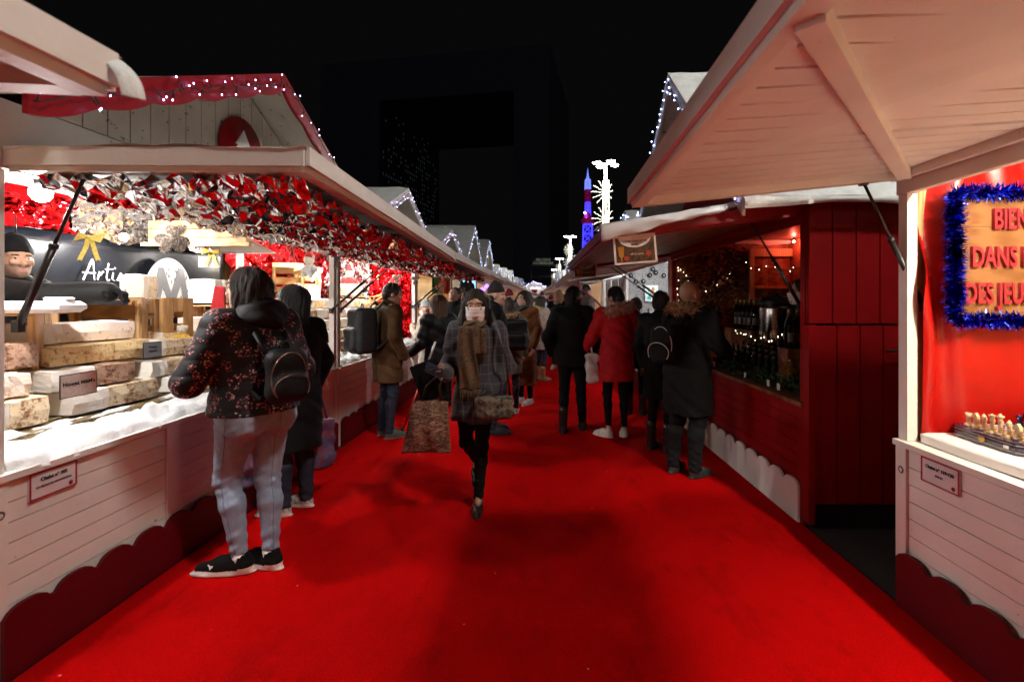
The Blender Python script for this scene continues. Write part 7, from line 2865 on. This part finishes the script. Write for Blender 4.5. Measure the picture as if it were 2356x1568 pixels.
mb.sheet(tail, 12, 24, 0, True, (0, -.012, 0))
mb.sheet(lambda u, v: T7((-.06 + .09 * (u - .5), .165 + .01 * math.sin(u * 8), 1.45 - .20 * v)), 8, 12, 0, True, (0, -.012, 0))
for i in range(26):
    a = T7((-.06 + .16 * i / 25, .172, .972))
    mb.tube([a, a + Vector((rnd.uniform(-.012, .012), rnd.uniform(-.01, .01), -.09 * rnd.uniform(.7, 1.2)))], .0028, 4)
mb.build("scarf_tail", M_PAISLEY, mw, world=False)
W7 = J7["wrR"]
def phone7(t):
    mb = MB()
    Mx = Matrix.Rotation(.25, 3, 'Z') @ Matrix.Rotation(.9, 3, 'Y')
    mb.box(W7 + Vector((.065, .085, .045)), (.072, .012, .15), 0, Matrix.Rotation(-.5, 3, 'Z') @ Matrix.Rotation(1.25, 3, 'Y'), .006)
    mb.build("phone_case", plain("navy_case", (.02, .025, .06), rough=.35), t, world=False)
    mb = MB()
    mb.box(W7 + Vector((.065, .085, .0535)), (.066, .135, .002), 0, Matrix.Rotation(-.5, 3, 'Z'))
    mb.build("screen", M_BLACK, t, world=False)
worn("phone", "dark blue phone in the masked woman's hand", "phone", mw, phone7)
def tote(t):
    mb = MB()
    cx, cy = W7.x + .10, W7.y + .02
    def sk(u, v, sg):
        w_ = .12 + .05 * v
        return (cx + (u - .5) * 2 * w_ + .035 * v, cy + sg * (.012 + .045 * math.sin(PI * u) * math.sin(PI * min(1, v * 1.05)) ) + .008 * math.sin(u * 14 + v * 5), .83 - .36 * v - .03 * (u - .5) ** 2)
    mb.sheet(lambda u, v: sk(u, v, 1), 20, 20, 0, True, (0, -.003, 0))
    mb.sheet(lambda u, v: sk(1 - u, v, -1), 20, 20, 0, True, (0, .003, 0))
    mb.build("bag_body", M_TOTE, t, world=False)
    mb = MB()
    for yy in (-.012, .012):
        mb.tube([(cx - .07, cy + yy, .83), (cx - .06, cy + yy, .93), (W7.x + .0, W7.y - .05, 1.06), (cx + .03, cy + yy, .93), (cx + .06, cy + yy, .83)], .008, 6)
    mb.build("strap", BLACKL, t, world=False)
worn("tote_bag", "red brown patterned tote bag hanging from the masked woman's arm", "tote bag", mw, tote, "bags carried in the crowd")
M_HBAG = pattern("circle_print", [(.12, .09, .06), (.012, .010, .008), (.16, .13, .09), (.016, .012, .010)], 26, .7)
pouch(mw, "brown and cream circle-print handbag at the masked woman's hip", (-.155, .215, .775), (.135, .05, .075), M_HBAG, strap=[[(-.27, .2, .82), (-.24, .16, 1.1), (-.14, .10, 1.42), (-.10, .02, 1.47)], [(-.04, .22, .83), (-.10, .2, .9)]], extra=BLACKL)
def book(t):
    mb = MB()
    mb.box(W7 + Vector((.12, -.02, -.04)), (.20, .03, .27), 0, Matrix.Rotation(.35, 3, 'Y'), .008)
    mb.build("folder_cover", BLACKC, t, world=False)
    mb = MB()
    mb.box(W7 + Vector((.205, -.02, -.01)), (.006, .026, .27), 0, Matrix.Rotation(.35, 3, 'Y'))
    mb.build("page_edge", M_PAPER, t, world=False)
worn("folder", "dark folder tucked under the masked woman's forearm", "folder", mw, book)

# people behind her
person("man in dark beanie and black jacket behind the masked woman", -.52, 5.60, -80, h=1.71, skin="light", head=(-15, 5, 0), coat=(BLACKC, .78, .03), trousers=(DENIM, .6), shoes=("oxford", plain("navy_shoe", (.015, .02, .035), rough=.6), SOLEB), hat=cloth("charcoal_knit", (.03, .026, .025)), hair=("beanie_only", H_BLACK))
ow, _, _, _ = person("woman in olive parka with fur hood, back turned, white sneakers", -.40, 6.55, 8, h=1.53, head=(15, 0, 0), coat=(cloth("olive_canvas", (.085, .078, .045)), .62, .03), trousers=(DENIM, .3), shoes=("sneaker", WHITE_SH, SOLEW), hair=("long", H_DARK, .24), furhood=(F_TAN, 1500))
backpack(ow, "black backpack on the olive parka", (.06, -.27, 1.08), (.15, .10, .20), BLACKP)
rw, _, _, _ = person("smiling woman with glasses in rust-brown long coat", -.215, 7.15, 138, h=1.66, head=(0, -6, 8), coat=(cloth("rust_wool", (.12, .040, .014)), .30, .03), trousers=(BLACKC, .3), shoes=("sneaker", WHITE_SH, SOLEW), hair=("long", H_DARK, .26, 1.15), scarf=cloth("teal_scarf", (.035, .05, .06)), glasses=True)
pouch(rw, "pink-brown shoulder bag against the rust coat", (.24, .05, 1.0), (.12, .06, .12), plain("pink_leather", (.30, .13, .10), rough=.5), strap=[[(.2, .05, 1.1), (.19, .0, 1.45)]])
person("woman in pale quilted jacket with blue face mask, dark jeans", .03, 9.2, -52, h=1.60, head=(-10, 0, 0), vox=.011, coat=(cloth("pale_quilt", (.36, .29, .26), rough=.5), .66, .035, dict(quilt=(.008, .10))), trousers=(DENIM, .2), shoes=("boot", plain("tan_boot", (.28, .14, .06), rough=.6), SOLEB), hair=("long", H_DARK, .25), mask=M_MASKB, furhood=([plain("fur_yellow", (.42, .34, .16), rough=.9, bump=0)], 500))
person("blond woman with headband and leopard scarf coming towards us", .42, 10.8, 170, h=1.73, head=(-20, -8, 0), vox=.012, coat=(BLACKC, .6, .04), trousers=(BLACKC, .3), shoes=("sneaker", WHITE_SH, SOLEW), hair=("bun", H_BLOND, .16, 1.1), scarf=pattern("leopard_print", [(.03, .025, .02), (.35, .28, .2), (.02, .018, .015)], 50, .9), hat=None)
# pair walking away
km, _, _, _ = person("man all in black walking away, head turned right", .385, 5.62, -6, h=1.69, girth=1.06, skin="brown", head=(-48, 0, 0), coat=(cloth("black_wool", (.0045, .0045, .005)), .80, .045), trousers=(BLACKC, .5), shoes=("boot", BLACKL, SOLEB), strands=700, hair=("short", H_BLACK), beard=True, hands=(None, None),
       J=dict(elL=(-.29, -.06, 1.14), wrL=(-.25, .08, .95), elR=(.29, -.06, 1.14), wrR=(.24, .08, .95), kneeL=(-.10, .03, .5), ankL=(-.11, -.06, .085), kneeR=(.10, .04, .5), ankR=(.115, .10, .085)))
rc, _, _, _ = person("woman in red parka with pink fur hood walking away", .865, 5.42, 4, h=1.68, head=(42, 0, 0), coat=(cloth("red_parka", (.42, .008, .013), rough=.7), .66, .04, dict(amp=.003)), trousers=(BLACKC, .12, dict(cuff=.14)), shoes=("sneaker", WHITE_SH, SOLEW), strands=700, hair=("short", H_BLACK), furhood=(F_PINK, 4200, 1.32), scarf=cloth("grey_hoodie", (.10, .09, .10)),
       J=dict(elL=(-.29, .02, 1.16), wrL=(-.33, .16, 1.02), elR=(.27, .02, 1.15), wrR=(.20, .2, 1.05), kneeL=(-.10, .05, .5), ankL=(-.10, -.02, .085), kneeR=(.08, .0, .5), ankR=(.07, -.08, .10)), feet={"L": (45, 0), "R": (-5, -12)}, hands=("rest", "rest"))
pouch(rc, "white plastic bag hanging from the red parka's sleeve", (-.27, .02, .78), (.075, .045, .16), plain("white_plastic", (.60, .55, .52), rough=.35, bump=.2, bscale=20), name="plastic_bag", cat="bag", strap=[[(-.27, .02, .92), (-.28, .06, 1.02)]], fold=.012)
dk, _, _, _ = person("person in black mostly hidden beyond the red parka", 1.30, 6.5, -15, h=1.56, coat=(BLACKC, .70, .03), trousers=(BLACKC, .4), shoes=("boot", BLACKL, SOLEB), hair=("short", H_BLACK))
pouch(dk, "black slouchy handbag right of the red parka", (.16, -.10, .98), (.12, .07, .14), BLACKL, strap=[[(.15, -.08, 1.1), (.16, -.02, 1.42)]])
pouch(dk, "dark green paper bag right of the red parka", (.20, -.08, .64), (.14, .05, .11), plain("green_paper", (.03, .06, .015), rough=.6), name="paper_bag", cat="bag", rd=.01, strap=[[(.16, -.08, .75), (.18, -.06, .9), (.24, -.08, .75)]], fold=.002)
# man at the cider stall and the one behind him
bl, JB, _, _ = person("bald man in long black coat with fur hood at the cider stall", 1.30, 4.25, -52, h=1.70, girth=1.12, skin="mid", head=(-12, -10, 0), lean=(0, .05), coat=(cloth("black_parka", (.0045, .0045, .005)), .56, .045), trousers=(cloth("charcoal_denim", (.009, .010, .012)), 1.0, dict(cuff=.04)), shoes=("oxford", plain("dark_suede", (.025, .025, .022), rough=.9), SOLEB), hair=("bald", H_GREY), furhood=(F_TAN, 3600, 1.22),
                      J=dict(elR=(.27, .10, 1.16), wrR=(.16, .36, 1.10), elL=(-.27, .1, 1.16), wrL=(-.1, .36, 1.10), kneeL=(-.10, .0, .5), ankL=(-.11, -.06, .085)), hands=(dict(D=(.3, .8, 0), N=(0, 0, -1)), dict(D=(-.2, .9, 0), N=(0, 0, -1))))
backpack(bl, "black backpack with pale piping on the bald man's coat", (0, -.29, 1.16), (.125, .085, .17), BLACKC, piping=plain("pale_piping", (.5, .42, .38), rough=.5, bump=0))
person("person in black boots half hidden left of the bald man", 1.24, 4.95, -40, h=1.62, coat=(BLACKC, .58, .03), trousers=(BLACKC, .15), shoes=("boot", BLACKL, SOLEB), hair=("short", H_BLACK), skin="mid")
# sellers
sv, JV, HPV, _ = person("bearded nougat seller in black coat and beanie stretching out his arm", -3.32, 3.06, -84, h=1.79, floor=.12, skin="mid", vox=.008, fine=True, stubble=True, head=(-30, -2, 0), coat=(cloth("black_shell", (.007, .007, .0075), rough=.6), .72, .05), trousers=(DENIM, .6), shoes=("oxford", BLACKL, SOLEB), hat=BLACKC, hair=("beanie_only", H_BLACK), beard=False, furhood=(F_BLACK, 2200), scarf=BLACKC,
                    J=dict(shR=(.175, .02, 1.425), elR=(.20, .31, 1.40), wrR=(.10, .57, 1.425), elL=(-.24, .05, 1.14), wrL=(-.10, .28, 1.16)), hands=(dict(D=(.3, .8, .1), N=(1, 0, 0), curl=.8), dict(D=(-.1, 1, .15), N=(0, 0, -1), curl=.85, glove=True)))
mb = MB()
mb.ball(JV["wrR"] + Vector((-.01, .115, .02)), .016, 8, 6)
sm = mb.build("nougat_sample", M_PRINT_W)
sm.parent = None
sm.matrix_world = Matrix.Translation(sv.location) @ Matrix.Rotation(sv.rotation_euler.z, 4, 'Z')
tag(sm, "small white sample of nougat in the seller's gloved hand", "nougat sample")
mb = MB()
mb.box((0, 0, .03), (.42, .26, .06), 0, None, .02)
mb.lathe([(.055, .06), (.06, .075), (.05, .08)], (.15, 0, 0), 14)
single("white_tray", mb, plain("white_plastic_tray", (.80, .80, .80), rough=.3, bump=0), "white plastic tray at the left edge before the seller", "tray", (-2.62, 2.45, 1.465), rz=.3, local=True)
person("curly-haired seller in black mask and apron in the second stall", -3.02, 6.0, -105, h=1.62, floor=.1, head=(0, 0, 0), skin="light", coat=(BLACKC, .7, .025), trousers=(DENIM, .5), shoes=("oxford", BLACKL, SOLEB), strands=1800, hair=("curly", hairmat("auburn", (.20, .09, .03)), .15, 1.2), mask=BLACKC)
person("masked cider seller standing in the dark behind the post", 2.44, 4.50, 95, h=1.62, floor=.1, head=(0, 0, 0), skin="light", coat=(BLACKC, .7, .03), trousers=(DENIM, .5), shoes=("oxford", BLACKL, SOLEB), hair=("short", H_DARK), mask=M_PAPER)

# the crowd further down the lane: a few figures, repeated with other coats
CROWD = []
specs = [dict(rot=0, coat=(BLACKC, .70, .035), hair=("long", H_DARK, .25)), dict(rot=0, coat=(cloth("navy_wool", (.015, .02, .04)), .62, .035), hair=("short", H_BLACK)), dict(rot=0, coat=(cloth("grey_wool", (.10, .10, .10)), .6, .03), hair=("beanie_only", H_DARK), hat=cloth("wine_knit", (.14, .02, .03))),
         dict(rot=0, coat=(BLACKP, .8, .04), hair=("bun", H_BROWN, .15)), dict(rot=0, coat=(cloth("camel_wool", (.24, .15, .08)), .55, .03), hair=("long", H_BROWN, .3), mask=M_PAPER)]
spots = [(-.9, 9.6, 150), (-1.35, 8.9, 60), (-.62, 9.9, -30), (-1.5, 10.6, 75), (-.45, 11.4, 175), (-1.05, 12.0, 20), (.95, 9.9, -60), (1.15, 11.8, -80), (.62, 12.6, 10), (-.1, 13.0, 185), (-.85, 13.8, 160), (-1.45, 14.0, 80),
         (.35, 14.6, 0), (1.1, 15.0, -70), (-.5, 15.6, 180), (-1.2, 16.4, 30), (.75, 17.0, 170), (0.1, 17.6, -5), (-.8, 18.4, 185), (1.2, 18.8, -80), (-1.4, 19.4, 70), (.4, 20.2, 180), (-.3, 21.0, 0), (.9, 22.0, -10), (-1.0, 22.8, 175), (.1, 24.0, 180), (-.6, 25.5, 0), (.7, 26.5, 185), (-1.3, 27, 60), (1.2, 27.5, -70), (0, 29, 180), (-.8, 30.5, 10), (.6, 32, 180), (-.2, 34, 0), (1.0, 35, 180), (-1.0, 36.5, 0), (.3, 39, 180), (-.5, 42, 0)]
protos = []
tint = [cloth("tint%s" % c[0], c[1]) for c in (("a", (.005, .005, .006)), ("b", (.02, .024, .045)), ("c", (.12, .11, .10)), ("d", (.10, .02, .02)), ("e", (.20, .13, .07)), ("f", (.05, .06, .04)))]
shades = ["black", "navy", "grey", "dark red", "camel", "olive"]
for i, (x, d, r_) in enumerate(spots):
    k = i % 5
    lb = "passer-by deep in the crowd between the rows, too far off to tell apart"
    if i < 5:
        sp = dict(specs[k])
        sp["rot"] = r_
        pe = person(lb, x, d, h=[1.66, 1.78, 1.72, 1.62, 1.68][k], vox=.014, trousers=(DENIM, .4), shoes=("oxford", BLACKL, SOLEB), group="crowd far down the lane", **sp)[0]
        protos.append(pe)
        o = pe
    else:
        o = dup(protos[k], (x, d, 0), R(r_), lb)
        o.scale = (1, 1, rnd.uniform(.94, 1.06))
        for ch in o.children:
            if ch.name.startswith(("coat", "jacket")):
                ch.material_slots[0].link = 'OBJECT'
                ch.material_slots[0].material = tint[rnd.randrange(6)]
